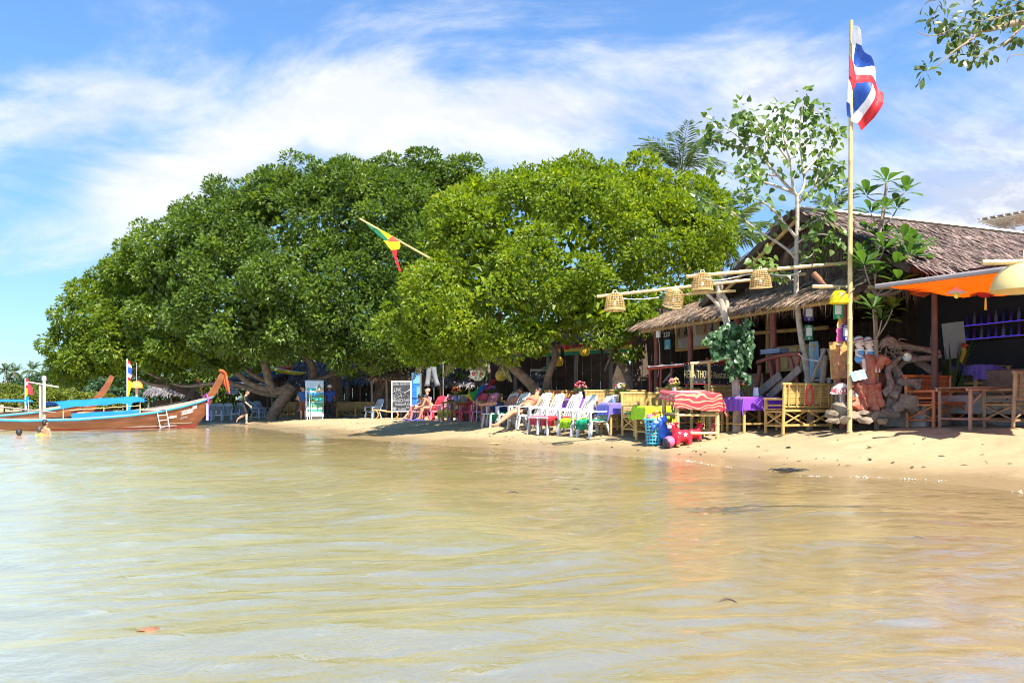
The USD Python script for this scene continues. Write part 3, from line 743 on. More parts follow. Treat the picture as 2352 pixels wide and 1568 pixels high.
for k in range(26):
    f0, f1 = k / 26, (k + 1) / 26
    at = pa - 2.9 + 5.8 * (f0 + f1) / 2
    top = rd - .1 - abs(at - pa) / 2.9 * 1.55
    tri.append(strands([Lp(pa - 2.9 + 5.8 * f0, 1.24, top), Lp(pa - 2.9 + 5.8 * f1, 1.24, top), Lp(pa - 2.9 + 5.8 * f1, 1.24, 3.6), Lp(pa - 2.9 + 5.8 * f0, 1.24, 3.6)], max(12, int(150 * (top - 3.5))), .6, .03, 100 + k, .02, .06, up=(-NV[0], -NV[1], 0)))
stuff('gable_blades', cat_(tri), mat('gable_thatch', (.13, .088, .06), .9, .4, 3.0, island=.5, spec=.1), parent=rest)
for sgn in (-1, 1):
    obj('rafter', bamboo(Lp(pa, .75, rd - .16), Lp(pa + sgn * 3.0, .75, 3.65), .055, .5), BAMD, rest, smooth=40)
obj('ridge_cap', beam(Lp(pa, .7, rd + .06), Lp(pa, 16, rd + .06), .22, .04), WHITE, rest)
for b_ in (.1, 2.0):
    obj('eave_pole', bamboo(Lp(-.2, b_, 3.05 if b_ < 1 else 3.8), Lp(7.6, b_, 3.05 if b_ < 1 else 3.85), .05, .6), BAMD, rest, smooth=40)
obj('deck', slab(np.array([[Lp(-1.6, .1, .84), Lp(5.2, .1, .84)], [Lp(-1.6, 7, .84), Lp(5.2, 7, .84)]]), .3), DARKWOOD, rest)
for pts in (((-1.6, 6.9), (12.6, 6.9)), ((-1.6, .6), (-1.6, 6.9)), ((12.6, 2.6), (12.6, 6.9))):
    (a1, b1), (a2, b2) = pts
    L_ = math.hypot(a2 - a1, b2 - b1); n_ = int(L_ / .32)
    for i in range(n_):
        f0, f1 = (i + .04) / n_, (i + .96) / n_
        p, q = Lp(a1 + (a2 - a1) * f0, b1 + (b2 - b1) * f0, 2.2), Lp(a1 + (a2 - a1) * f1, b1 + (b2 - b1) * f1, 2.2)
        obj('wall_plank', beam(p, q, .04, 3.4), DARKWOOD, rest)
for u in (1507, 1585, 1694, 1775, 1938):
    b_ = .25
    p = Lp(a_at(u, b_), b_, 0)
    obj('post', branchy([p + [0, 0, .5], p + [.02, .01, 1.8], p + [0, .02, 3.2]], [.085, .075, .07], 9, 8), REDWOOD, rest, smooth=True)
for u in (2145,):
    p = Lp(a_at(u, 1.2), 1.2, 0)
    obj('post', branchy([p + [0, 0, .5], p + [.02, .01, 1.8], p + [0, .02, 3.7]], [.07, .06, .055], 9, 8), mat('dull_post', (.09, .045, .035), .7, .3, 4.0), rest, smooth=True)
for u, v0, v1 in ((1764, 700, 830), (1480, 760, 860), (1530, 750, 860)):
    p = Lp(a_at(u, 2.2), 2.2, .8)
    obj('bamboo_post', bamboo(p, p + [0, 0, 3.0], .06, .5), BAMD, rest, smooth=40)
obj('cross_pole', bamboo(Lu(1690, 768, 2.1), Lu(1900, 752, 2.1), .05, .5), BAMD, rest, smooth=40)
rail = [Lu(1489, 846, 0), Lu(1585, 836, 0), Lu(1672, 824, 0)]
obj('handrail', branchy(rail, [.05, .045, .05], 8, 12), mat('red_rail', (.42, .065, .035), .5, .25, 6), rest, smooth=True)
for u in (1492, 1520, 1545, 1583, 1625, 1668):
    q = Lu(u, 838 - (u - 1489) * .12, .02)
    obj('rail_post', branchy([[q[0], q[1], .8], [q[0] + .05 * math.sin(u), q[1], 1.2], q], [.05, .04, .04], 7, 8), REDWOOD if u % 2 else mat('red_rail', (1, 1, 1)), rest, smooth=True)
obj('rail_brace', branchy([Lu(1524, 878, .1), Lu(1548, 850, .1)], [.04, .035], 7, 6), GREYWOOD, rest, smooth=True)
rail2 = [Lu(1740, 832, .0), Lu(1800, 815, .0), Lu(1838, 812, .0)]
obj('handrail', branchy(rail2, [.05, .045, .045], 8, 10), REDWOOD, rest, smooth=True)
for u, v, lean in ((1745, 838, -14), (1766, 826, 8), (1786, 820, -6), (1812, 816, 18), (1835, 814, -24), (1890, 800, -10), (1905, 800, 12), (1896, 815, -16)):
    q = Lu(u, v, .05); w_ = Lu(u + lean * 1.6, 905, .05); w_[2] = .84
    obj('branch_baluster', branchy([w_, (q + w_) / 2 + [.05, 0, 0], q], [.065, .05, .05], 8, 8), GREYWOOD if u > 1880 else REDWOOD, rest, smooth=True)
# a pier of rough boards stacked against the rail
for k, (u0, v0, u1, v1, w_) in enumerate(((1760, 888, 1793, 861, .18), (1800, 880, 1838, 845, .15), (1870, 860, 1895, 800, .05))):
    obj('loose_board', beam(Lu(u0, v0, -.15) * 2 - Lu(u1, v1, -.1), Lu(u1, v1, -.1), w_, .04, up=(-NV[0], -NV[1], 0)), GREYWOOD, rest)

# inside the restaurant
def facing(name, label, cat, u, v, b, wpx, hpx, th=.03, parent=None):
    """A panel in the plane b behind the front, its middle at (u, v)."""
    c = Lu(u, v, b); w, h = wpx / F * c[1] * 1.9, hpx / F * c[1]
    t = parent or thing(name, label, cat, c, math.degrees(RZ))
    return t, w, h
t, w, h = facing('horse_painting', 'wide framed painting of galloping horses above the restaurant rail', 'painting', 1600, 768, 1.6, 84, 64)
obj('canvas', box((0, .02, 0), (w, .02, h)), mat('canvas_ground', (.36, .25, .10), .7, col2=(.30, .27, .24), scale=2.4), t)
obj('frame', cat_([box((0, 0, s_ * h / 2), (w + .12, .05, .06)) for s_ in (-1, 1)] + [box((s_ * (w / 2 + .03), 0, 0), (.06, .05, h - .06)) for s_ in (-1, 1)]), mat('gilt', (.45, .27, .08), .4), t)
HORSE = np.array([(0, 0), (.05, .18), (.02, .32), (.12, .46), (.10, .60), (.20, .72), (.30, .66), (.34, .48), (.30, .34), (.36, .16), (.33, 0), (.27, .0), (.26, .16), (.17, .22), (.10, .14), (.07, 0)])
for k, (x_, s_, c_) in enumerate(((-.46, .42, (.20, .06, .03)), (-.28, .48, (.02, .018, .018)), (-.06, .52, (.55, .50, .44)), (.20, .42, (.24, .07, .03)), (.36, .46, (.05, .03, .025)))):
    obj('painted_horse', upright(poly((HORSE - (.18, 0)) * h * s_ * 1.25, .004), (x_ * w, .008, -h * .05)), flat('horse_%s' % 'abcde'[k], c_), t, label=('brown', 'black', 'white', 'chestnut', 'dark')[k] + ' painted horse')
obj('painted_spray', upright(poly([(-.48 * w, -.1 * h), (-.2 * w, .02 * h), (.1 * w, -.02 * h), (.48 * w, .0), (.46 * w, -.34 * h), (-.46 * w, -.4 * h)], .003), (0, .009, -.02)), mat('spray', (.33, .31, .30), .8, col2=(.46, .43, .40), scale=7), t)
t, w, h = facing('price_board', 'narrow black board with the number 120 left of the horse painting', 'sign', 1532, 757, 1.0, 14, 46)
obj('board', box((0, 0, 0), (w, .02, h)), BLACK, t)
obj('lettering', cat_([text('120', .13, (0, -.012, -h * .35)), text('L', .1, (.02, -.012, h * .05))]), WHITE, t)
obj('header', box((0, -.011, h * .42), (w * .8, .004, .08)), flat('dark_green', (.03, .12, .06)), t)
t, w, h = facing('blue_notice', 'pale blue notice with a round seal below the 120 board', 'sign', 1533, 790, 1.0, 12, 24)
obj('sheet', box((0, 0, 0), (w, .012, h)), flat('notice_blue', (.10, .36, .50)), t)
obj('seal', tr(lathe([(0, 0), (.05, 0), (.05, .004), (0, .004)], 12), (0, -.007, -h * .28), rotm(math.pi / 2, 0, 0)), flat('seal', (.6, .42, .25)), t)
t = thing('power_socket', 'small white socket box with hanging cable on the restaurant corner post', 'socket', Lu(1512, 763, .14), math.degrees(RZ))
obj('case', bevel((0, 0, 0), (.16, .06, .28)), WHITE, t)
obj('cable', tube(spline([(.04, -.02, -.14), (.10, -.02, -.7), (.02, -.03, -1.2)], 10), .008, 5), ROPE, t)
obj('counter', cat_([bevel((0, 0, 0), (2.4, .6, .06)), box((0, 0, -.5), (2.3, .5, .94))]), mat('counter_wood', (.19, .12, .075), .5, .3), label='dark wooden counter behind the restaurant handrail', cat='counter')
p_ = stage.GetPrimAtPath('/World/counter'); x_ = UsdGeom.Xformable(p_); x_.AddTranslateOp().Set(Gf.Vec3d(*map(float, Lp(2.3, 1.5, 1.75)))); x_.AddRotateZOp().Set(math.degrees(RZ))
c_ = Lu(1778, 806, .3)
t = thing('menu_stack', 'stack of blue menus lying on a post of the restaurant rail', 'menus', c_, math.degrees(RZ))
for k in range(5):
    obj('menu', box((.01 * (k % 3), .01 * (k % 2), k * .022 - .05), (.62, .26, .018)), flat('menu_blue', (.10, .15, .24)) if k % 2 == 0 else flat('menu_pale', (.34, .38, .42)), t)
c_ = Lu(1822, 822, 1.0)
t = thing('bamboo_screen', 'bamboo panel bench back inside the restaurant behind the menus', 'bench', c_ , math.degrees(RZ))
obj('panel', box((0, 0, 0), (1.6, .02, .5)), BAMD, t)
for k in range(6):
    obj('slat', bamboo((-.75 + k * .3, -.02, -.26), (-.75 + k * .3, -.02, .26), .02), BAMD, t, smooth=40)
for s_ in (-1, 1):
    obj('rail', bamboo((-.8, -.02, s_ * .26), (.8, -.02, s_ * .26), .03), BAMD, t, smooth=40)
for k, (u, v, b_, lab) in enumerate(((2003, 648, -.2, 0), (1824, 577, .9, 'small white enamel lamp hanging in the gable left corner'), (1962, 552, .8, 'small pinkish lamp hanging under the gable right edge'), (2197, 672, .6, 'flat lamp shade with yellow bulb hanging under the orange canopy'))):
    if k == 0:
        continue
    t = thing('pendant_lamp', lab, 'lamp', Lu(u, v, b_))
    obj('shade', lathe([(.02, .1), (.05, .07), (.17, 0), (.16, -.005)], 14), flat('enamel', (.62, .58, .60)), t, smooth=True)
    obj('bulb', ell((0, 0, -.05), (.04, .04, .055), 1), flat('bulb', (.75, .62, .12)), t, smooth=True)
    obj('cord', rod((0, 0, .1), (0, 0, .45), .006, n=5), BLACK, t)

# solar rack and the building behind the roof on the right
t = thing('solar_rack', 'white framed solar panels on posts above the thatch at the right picture edge', 'solar panels')
P0, P1, P2, P3 = B(2243, 500, 30), B(2420, 468, 30), B(2520, 480, 34), B(2300, 520, 33)
obj('panel_bed', slab(np.array([[P0, P1], [P3, P2]]), .05), flat('solar_grey', (.26, .28, .33), .3), t)
for i in range(10):
    f = (i + .5) / 10
    obj('rib', beam(P0 + (P1 - P0) * f + [0, 0, -.08], P3 + (P2 - P3) * f + [0, 0, -.08], .05, .07), WHITE, t)
for i in range(7):
    f = (i + .5) / 7
    obj('purlin', beam(P0 + (P3 - P0) * f + [0, 0, -.14], P1 + (P2 - P1) * f + [0, 0, -.14], .04, .05), WHITE, t)
for f in (.35, .8):
    q = P0 + (P1 - P0) * f + (P3 - P0) * .4
    obj('post', rod([q[0], q[1], 4.0], q + [0, 0, -.1], .08, n=8), WHITE, t)
t = thing('white_house', 'white walled house with a rust red roof edge behind the thatch', 'house')
c_ = B(2480, 560, 31.5)
obj('wall', box((c_[0], c_[1], 4.0), (5.4, 2.6, 6.4)), flat('house_wall', (.6, .58, .55), .8), t)
obj('roof', box((c_[0], c_[1] - .2, 7.38), (6.0, 3.4, .14)), mat('rust_roof', (.30, .12, .06), .7), t)
obj('window', box((c_[0] - 1, c_[1] - 1.31, 5.4), (1.0, .05, 1.0)), flat('window_dark', (.05, .06, .07), .15), t)

# ---------------------------------------------------------------- orange canopy and the bar at the right
t = thing('orange_canopy', 'orange cloth awning on a grey tube stretched over the tables at the right', 'awning')
C1, C2, C3, C4 = B(2030, 657, 14.9), B(2640, 574, 11.6), B(2500, 640, 14.6), B(2090, 668, 15.6)
ii = np.linspace(0, 1, 13); jj = np.linspace(0, 1, 9)
P = np.array([[(C1 * (1 - a) + C2 * a) * (1 - b) + (C4 * (1 - a) + C3 * a) * b - np.array([0, 0, .30]) * math.sin(math.pi * a) * math.sin(math.pi * b) - np.array([0, 0, .05]) * math.sin(a * 26) * b for b in jj] for a in ii])
obj('cloth', grid(P), mat('orange_cloth', (.60, .085, .022), .7, .08, 3.0, transl=.45), t, smooth=True)
vl = np.array([[P[k, 8] - [0, 0, z_ * (.07 + .03 * (k % 2))] for z_ in (0, 1)] for k in range(13)])
obj('valance', grid(vl), mat('red_cloth_edge', (.62, .10, .03), .7, .1, transl=.4), t, smooth=True)
obj('front_tube', rod(C1 + [-.12, .05, .0], C2, .045), flat('tube_grey', (.24, .21, .205), .5), t, smooth=True)
obj('side_pole', bamboo(B(1866, 658, 15.5), B(2140, 661, 15.5), .035, .4), BAMP, t, smooth=40)
obj('back_pole', branchy([B(1985, 668, 15.6), B(2060, 650, 15.8), B(2100, 632, 16.0)], [.05, .045, .04], 8, 8), GREYWOOD, t, smooth=True)
q1 = Lp(8.2, 1.1, 0)
for q in (B(2480, 900, 13.5),):
    obj('support', rod([q[0], q[1], .5], [q[0], q[1], 3.5], .06), REDWOOD, t, smooth=True)

bar = thing('drinks_bar', 'dark bar with violet lit bottle shelves under the orange canopy', 'bar')
BR = lambda a, b, z: Lp(a, b, z)
roof_panel(bar, [Lp(8.2, 1.6, 3.5), Lp(14, 1.6, 3.5), Lp(14, 7.2, 3.3), Lp(8.2, 7.2, 3.3)], 600, .6, .05, 61, m=THATCHG)
obj('floor', slab(np.array([[Lp(7.6, 2.0, .78), Lp(13.5, 2.0, .78)], [Lp(7.6, 7, .78), Lp(13.5, 7, .78)]]), .3), CONC, bar)
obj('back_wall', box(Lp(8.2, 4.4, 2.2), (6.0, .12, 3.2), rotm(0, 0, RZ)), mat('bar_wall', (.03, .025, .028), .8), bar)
obj('bar_counter', bevel(Lp(8.3, 3.2, 1.25), (3.0, .5, .9), .02, rotm(0, 0, RZ)), mat('counter_wood', (1, 1, 1)), bar)
GLOW = Graph(); GLOWM = GLOW.done('violet_led', GLOW.n('emission', 'emission', color=(.10, .05, .9), strength=.45))
for k, z_ in enumerate((2.42, 2.72)):
    obj('shelf', box(Lp(7.7, 4.2, z_), (2.4, .2, .03), rotm(0, 0, RZ)), DARKWOOD, bar)
    obj('light_strip', box(Lp(7.7, 4.12, z_ + .022), (2.3, .02, .012), rotm(0, 0, RZ)), GLOWM, bar)
ORD = 'first second third fourth fifth sixth seventh eighth ninth tenth eleventh twelfth thirteenth'.split()
BOT = lathe([(0, 0), (.038, 0), (.04, .02), (.04, .17), (.015, .22), (.014, .29), (0, .29)], 8)
for k in range(26):
    a_ = 6.6 + (k % 13) * .17; z_ = 2.44 if k < 13 else 2.74
    obj('bottle', tr(BOT, Lp(a_, 4.22, z_)), flat(('glass_blue', 'glass_violet', 'glass_clear')[k % 3], ((.03, .035, .16), (.07, .03, .16), (.12, .12, .2))[k % 3], .1), label='%s bottle from the left on the %s violet lit bar shelf' % (ORD[k % 13], 'lower' if k < 13 else 'upper'), cat='bottle', group='bottles on the bar shelves', smooth=True)
t = thing('red_lantern', 'round red paper lantern with yellow tassel hanging behind the cream lamp', 'lantern', B(2264, 664, 14.2))
obj('globe', ell((0, 0, 0), (.18, .18, .15)), flat('lantern_red', (.45, .03, .03), .5, transl=.3), t, smooth=True)
obj('cap', lathe([(0, .17), (.06, .16), (.07, .13)], 10), flat('brass', (.5, .33, .1), .4), t)
obj('tassel', cat_([rod((0, 0, -.14), (.02 * math.cos(i), .02 * math.sin(i), -.36), .01, .004, 5) for i in range(6)]), flat('tassel_yellow', (.7, .48, .06)), t)
t = thing('cream_lamp', 'large cream half egg lamp shade hanging at the right picture edge', 'lamp', B(2352, 668, 12.6))
obj('shade', lathe(np.array([(0.0, .40), (.12, .385), (.24, .33), (.34, .23), (.40, .10), (.42, 0), (.41, 0), (.385, .10), (.33, .22), (.23, .315), (0, .385)]) * 1.12, 32), flat('lamp_cream', (.70, .58, .26), .35, var=.03, transl=.25), t, smooth=True)
obj('cord', rod((0, 0, .5), (0, 0, .62), .012, n=6), ROPE, t)
obj('bulb', ell((0, 0, .2), (.05, .05, .07), 1), WHITE, t, smooth=True)
t = obj('lamp_pole', bamboo(B(2256, 603, 12.6), B(2620, 596, 12.2), .042, .45), BAMP, label='bamboo pole above the cream lamp at the right edge', cat='pole', smooth=40)
# ---------------------------------------------------------------- longtail boats
HULL = mat('hull_wood', (.14, .042, .016), .42, .45, 2.6, stretch=(.35, 2, 2), spec=.5, coat=.25, col2=(.255, .085, .030))
HULLD = mat('dark_hull', (.06, .042, .034), .6, .4, 2.0, stretch=(.4, 2, 2))
ANTI = mat('red_bottom_paint', (.30, .035, .025), .6, .3, 3.0, stretch=(.5, 2, 2))
BLUE = mat('boat_blue', (.03, .30, .56), .45, .10, 3.0)
TARP = mat('tarp_blue', (.010, .20, .60), .6, .08, 3.0, transl=.15)
GUN = mat('gunwale_wood', (.30, .23, .19), .7, .3, 3.0, stretch=(.5, 2, 2))

def prof(x, k):
    X = [-11, -9.5, -8, -6, -4, -2.5, -1, 0, .6, 1.0]
    return np.interp(x, X, {'g': [.72, .55, .47, .48, .60, .74, .98, 1.18, 1.33, 1.45], 'k': [.1, -.2, -.32, -.36, -.36, -.34, -.28, -.12, .55, 1.25], 'b': [.42, .74, .90, .98, .96, .82, .50, .25, .11, .05]}[k])
def hull_section(x, n=9):
    gz_, kz, b = prof(x, 'g'), prof(x, 'k'), prof(x, 'b')
    t = np.linspace(0, 1, n)
    return np.stack([np.full(n, x), b * np.sin(t * math.pi / 2) ** .75, kz + (gz_ - kz) * t ** 1.15], 1)

def longtail(name, label, loc, rz, hull, sc=1.0, stripe=BLUE, garl=None):
    t = thing(name, label, 'boat', loc, rz, sc=sc)
    xs = np.concatenate([np.linspace(-11, -1, 21), np.linspace(-.7, 1.0, 9)])
    for s_ in (1, -1):
        P = np.array([hull_section(x) * (1, s_, 1) for x in xs])
        obj('hull_side', grid(P), hull, t, smooth=60)
        # bottom paint a few millimetres proud of the planking
        Q = []
        for x in xs[xs < .25]:
            sec = hull_section(x, 30); zt = .06 + .05 * max(0, x + 4) / 4
            m_ = np.interp(np.linspace(0, 1, 6), [0, 1], [0, max(.02, (zt - sec[0, 2]) / (sec[-1, 2] - sec[0, 2]))])
            Q.append(np.stack([np.interp(m_ ** (1 / 1.15), np.linspace(0, 1, 30), sec[:, k]) for k in range(3)], 1) * (1, s_, 1) + (0, .006 * s_, 0))
        obj('bottom_paint', grid(np.array(Q)), ANTI, t, smooth=60)
        top = np.array([hull_section(x)[-1] * (1, s_, 1) for x in xs])
        obj('rub_rail', tube(top + [0, .03 * s_, -.045], np.interp(xs, [-11, .5, 1], [.045, .04, .02]), 6), stripe, t, smooth=True)
        obj('gunwale', slab(np.array([top + [0, .05 * s_, .02], top + [0, -.12 * s_ * 1, .02]]) if s_ > 0 else np.array([top + [0, -.12 * s_, .02], top + [0, .05 * s_, .02]]), .03), GUN, t)
        wl = [np.array([x, prof(x, 'b') * .93 * s_ + .03 * s_, .17 + .05 * max(0, x + 4) / 4]) for x in np.linspace(-1.9, -.25, 10)]
        obj('water_line', tube([[w[0], s_ * (np.interp(w[2], hull_section(w[0], 30)[:, 2], hull_section(w[0], 30)[:, 1]) + .008), w[2]] for w in wl], .010, 5), flat('line_cream', (.42, .34, .26)), t)
    obj('bilge_boards', slab(np.array([[(x, -prof(x, 'b') * .8, .12), (x, prof(x, 'b') * .8, .12)] for x in np.linspace(-10.6, -1.2, 10)]), .04, (0, 0, 1)), GUN, t)
    for x in (-9.2, -7.2, -4.6, -2.6, -1.2):
        obj('thwart', box((x, 0, prof(x, 'g') - .08), (.28, prof(x, 'b') * 1.9, .04)), GUN, t)
    fd = np.array([[(x, -prof(x, 'b') * .95, prof(x, 'g') - .01), (x, prof(x, 'b') * .95, prof(x, 'g') - .01)] for x in np.linspace(-2.2, .7, 8)])
    obj('foredeck', slab(fd, .03), GUN, t)
    pr = spline([(.25, 0, .95), (.75, 0, 1.30), (1.15, 0, 1.75), (1.45, 0, 2.25), (1.62, 0, 2.62)], 12)
    pv = []
    for k, p in enumerate(pr):
        w_, d_ = .055, .16 + .06 * math.sin(k / 11 * math.pi)
        tg = np.gradient(pr, axis=0)[k]; tg /= np.linalg.norm(tg); nn = np.array([-tg[2], 0, tg[0]])
        pv.append([p + nn * d_ * .8 + [0, -w_, 0], p + nn * d_ * .8 + [0, w_, 0], p - nn * d_ * .55 + [0, w_, 0], p - nn * d_ * .55 + [0, -w_, 0], p + nn * d_ * .8 + [0, -w_, 0]])
    v_, f_ = grid(np.array(pv)); e = np.array(pv[-1]); n_ = len(v_)
    obj('prow_post', (np.vstack([v_, e[:4]]), np.vstack([f_, [[n_, n_ + 1, n_ + 2], [n_, n_ + 2, n_ + 3]]])), hull, t)
    if garl:
        c_ = pr[-1]
        obj('garland', cat_([tube(spline([c_ + [.10, .07, -.34], c_ + [.02, .08, -.02], c_ + [-.16, .07, .05], c_ + [-.20, -.02, .06], c_ + [-.12, -.08, .04], c_ + [.02, -.09, -.05], c_ + [.12, -.09, -.35]], 16), .055, 7)] + [tube(spline([c_ + [.1, s_ * .08, -.3], c_ + [.17, s_ * .09, -.6], c_ + [.27, s_ * .09, -.95 + .1 * s_]], 10), [.05, .055, .06, .06, .06, .055, .055, .05, .045, .03], 7) for s_ in (1, -1)]), garl, t, smooth=True)
    return t

DY = np.array([.55, .835]); DY /= np.linalg.norm(DY)
bo = np.array([-14.75, 38.0, 0.0]); brz = math.degrees(math.atan2(DY[1], DY[0]))
boat = longtail('longtail_boat', 'varnished longtail boat with orange garland, blue canopy and white ladder', bo, brz, HULL, garl=flat('garland_orange', (.75, .10, .03), .7))
obj('sash', tube(spline([(.62, .16, 1.36), (.66, 0, 1.50), (.62, -.16, 1.36), (.60, -.18, 1.1), (.55, 0, 1.05), (.6, .17, 1.15), (.62, .16, 1.36)], 20), .05, 6), flat('sash_purple', (.22, .05, .20)), boat, smooth=True)
obj('hanging_sash', slab(np.array([[(.5, -.20, 1.1 - .2 * k), (.62, -.2, 1.1 - .2 * k)] for k in range(5)]), .01, (0, 1, 0)), flat('sash_lilac', (.36, .30, .60)), boat)
CZ = lambda x: 1.06 + .068 * (x + 6.6) + .012 * math.sin(x * 5.3)
cn = np.array([[(x, y * .82, CZ(x) + .09 * math.cos(y * 1.5) - (.10 if abs(y) > .95 else 0)) for y in np.linspace(-1, 1, 9)] for x in np.linspace(-6.6, -3.05, 14)])
obj('canopy', slab(cn, .012), TARP, boat, smooth=50)
obj('canopy_flap', slab(np.array([[(x, -.85, CZ(x) + .01), (x, -.88, CZ(x) - .15 + .02 * math.sin(x * 7))] for x in np.linspace(-6.6, -3.05, 14)]), .008, (0, 1, 0)), TARP, boat)
for x in (-6.45, -4.8, -3.2):
    for s_ in (-1, 1):
        obj('canopy_post', rod((x, s_ * .80, .4), (x, s_ * .80, CZ(x)), .018, n=6), flat('post_cream', (.55, .42, .20)), boat)
obj('side_tarp', slab(np.array([[(x, -.93 - .02 * math.sin(x * 6), z_) for z_ in (.69 + .045 * (x + 6.2), prof(x, 'g') - .03)] for x in np.linspace(-6.2, -3.3, 12)]), .01, (0, 1, 0)), TARP, boat)
obj('canopy_rail', rod((-6.45, -.81, .80), (-3.2, -.81, 1.0), .016, n=6), flat('post_cream', (1, 1, 1)), boat)
obj('cushion', cat_([ell((-5.6, -.55, .70), (.4, .3, .10), 2), ell((-4.5, -.3, .76), (.4, .3, .09), 2)]), flat('life_vest', (.70, .16, .05)), boat, smooth=True)
lad = []
LX = -2.45
for k in (0, .46):
    lad.append(rod((LX + k, -.82 + .04 * k, .86 + k * .08), (LX + k + .1, -.96 + .1 * k, .02 + k * .05), .022, n=6))
for q in (.06, .36, .62, .95):
    lad.append(rod((LX + .1 * q, -.82 - .14 * q, .86 - .84 * q), (LX + .46 + .1 * q, -.80 - .115 * q, .90 - .83 * q), .018, n=6))
obj('ladder', lad, flat('ladder_grey', (.42, .41, .40)), boat, smooth=40)
obj('mast', cat_([bevel((-6.9, -.25, 1.15), (.10, .10, 1.7), .02), bevel((-6.95, -.05, 1.05), (.08, .08, 1.5), .02), bevel((-6.9, -.25, 2.05), (.16, .16, .22), .05)]), flat('mast_white', (.40, .36, .30)), boat)
obj('crossbar', rod((-7.2, .35, 1.92), (-6.6, -.75, 1.72), .03, n=8), flat('mast_white', (1, 1, 1)), boat, smooth=True)
obj('mast_cloth', slab(np.array([[(-7.22, .35, 1.92 - .12 * k), (-7.12 + .02 * k, .28, 1.90 - .12 * k)] for k in range(5)]), .01, (1, 0, 0)), flat('dark_red_cloth', (.25, .02, .03)), boat)
obj('tiller_pole', rod((-9.0, -.3, 1.0), (-6.5, -.35, .72), .03, n=7), GUN, boat)
obj('engine', cat_([bevel((-10.6, -.1, .98), (.7, .5, .42), .06), bevel((-10.4, .05, 1.22), (.4, .4, .14), .04), tr(lathe([(0, 0), (.16, 0), (.16, .08), (0, .08)], 12), (-10.15, -.3, 1.0), rotm(math.pi / 2, 0, 0))] + [rod((-10.9, -.3 + .1 * k, .9), (-10.2, -.32 + .12 * k, 1.25 - .08 * k), .03, n=6) for k in range(4)]), flat('engine_metal', (.20, .18, .17), .4), boat, label='grey longtail engine on the stern')
obj('exhaust', rod((-10.9, .2, 1.1), (-10.4, .2, 1.45), .045, n=8), flat('rust_pipe', (.22, .10, .06)), boat)
# painted name near the bow: loops and strokes like the photographed script
def script(n, h, seed):
    rg = random.Random(seed); out = []; x = 0
    for k in range(n):
        w = h * rg.uniform(.45, .7)
        pts = [(x, h * .15), (x + w * .15, 0), (x + w * .2, h * .5), (x + w * .1, h * rg.uniform(.8, 1)), (x + w * .5, h), (x + w * .8, h * .75), (x + w * .8, 0)]
        if k % 3 == 1:
            pts += [(x + w, h * .1)]
        out.append(pts); x += w * 1.15
    return out
def on_hull(x, f):
    s_ = hull_section(x, 40); i = f * 39
    return np.array([np.interp(i, range(40), s_[:, k]) for k in range(3)]) * (1, -1, 1) + (0, -.012, 0)
ttl = []
for n_, h_, x0, f0, sd in ((8, .09, -1.75, .66, 3), (6, .17, -.98, .70, 5), (3, .13, -.30, .80, 11)):
    for pts in script(n_, h_, sd):
        ttl.append(tube([on_hull(x0 + a, min(.97, f0 + b / 1.3)) for a, b in spline(np.array([(a, b, 0) for a, b in pts]), 12)[:, :2]], .010, 4))
obj('bow_lettering', ttl, WHITE, boat, label='white painted name script on the bow')
num = []
for k, ch in enumerate('2006'):
    m_ = meshkit.text_mesh(ch, .11, .004); v_ = np.array(m_.vertices)
    num.append((np.array([on_hull(-1.02 + k * .11 + a, .56 + b / 1.3) for a, b, _ in v_]), m_.faces))
obj('bow_number', num, WHITE, boat)
# boats beside it
longtail('longtail_boat', 'dark hulled longtail boat moored beyond the blue canopy, bow to the beach', (-19.0, 45.5, 0), 25, HULLD, .92, stripe=flat('dull_green', (.10, .16, .10)), garl=flat('ribbon_mix', (.30, .24, .04), col2=(.55, .08, .08), scale=9))
b3 = longtail('longtail_boat', 'longtail boat with a tilted orange prow behind the blue canopy', (-22.6, 43.0, 0), 20, mat('orange_hull', (.30, .10, .03), .5, .3, 2.0), .52)
b4 = longtail('longtail_boat', 'brown longtail boat at the left picture edge with a small blue canopy', (-21.2, 40.2, 0), 48, HULL, .95)
obj('canopy', slab(np.array([[(x, y * .7, 1.35 - .1 * y * y) for y in np.linspace(-1, 1, 5)] for x in np.linspace(-5.6, -2.4, 4)]), .015), TARP, b4)
for x in (-5.4, -2.6):
    for s_ in (-1, 1):
        obj('canopy_post', rod((x, s_ * .62, .4), (x, s_ * .62, 1.3), .02, n=6), WHITE, b4)
obj('engine', cat_([bevel((-5.9, -.1, .9), (.8, .5, .5), .06), bevel((-6.2, 0, 1.2), (.5, .4, .2), .05), rod((-6.4, .1, 1.2), (-5.5, .1, 1.4), .05), rod((-6.3, -.3, .8), (-5.4, -.3, 1.2), .03)]), flat('engine_metal', (1, 1, 1)), b4)

def pennants(name, label, p, top, items, w):
    t = thing(name, label, 'flags', p)
    H = top - p[2]
    obj('pole', rod((0, 0, -.1), (0, 0, H), .022, n=6), WHITE, t)
    z = H - .02
    for k, (h, w_, cols) in enumerate(items):
        for i, c in enumerate(cols):
            n = len(cols); z0, z1 = z - h * i / n, z - h * (i + 1) / n
            obj('pennant' if n == 1 else 'flag_band', slab(np.array([[(0, 0, z0), (w_ * (.45 + .55 * math.sin(math.pi * (i + .2) / n)), .04, z0 - .12 * h)], [(0, 0, z1), (w_ * (.45 + .55 * math.sin(math.pi * (i + 1.0) / n)) * (.35 if n == 1 else 1), .05, z1 - .10 * h)]]), .006, (0, 1, 0)), c, t)
        z -= h * 1.02
    return t
RED, WHT, NAVY = flat('flag_red', (.60, .035, .045), transl=.3), flat('flag_white', (.74, .74, .76), transl=.3), flat('flag_blue', (.035, .11, .42), transl=.3)
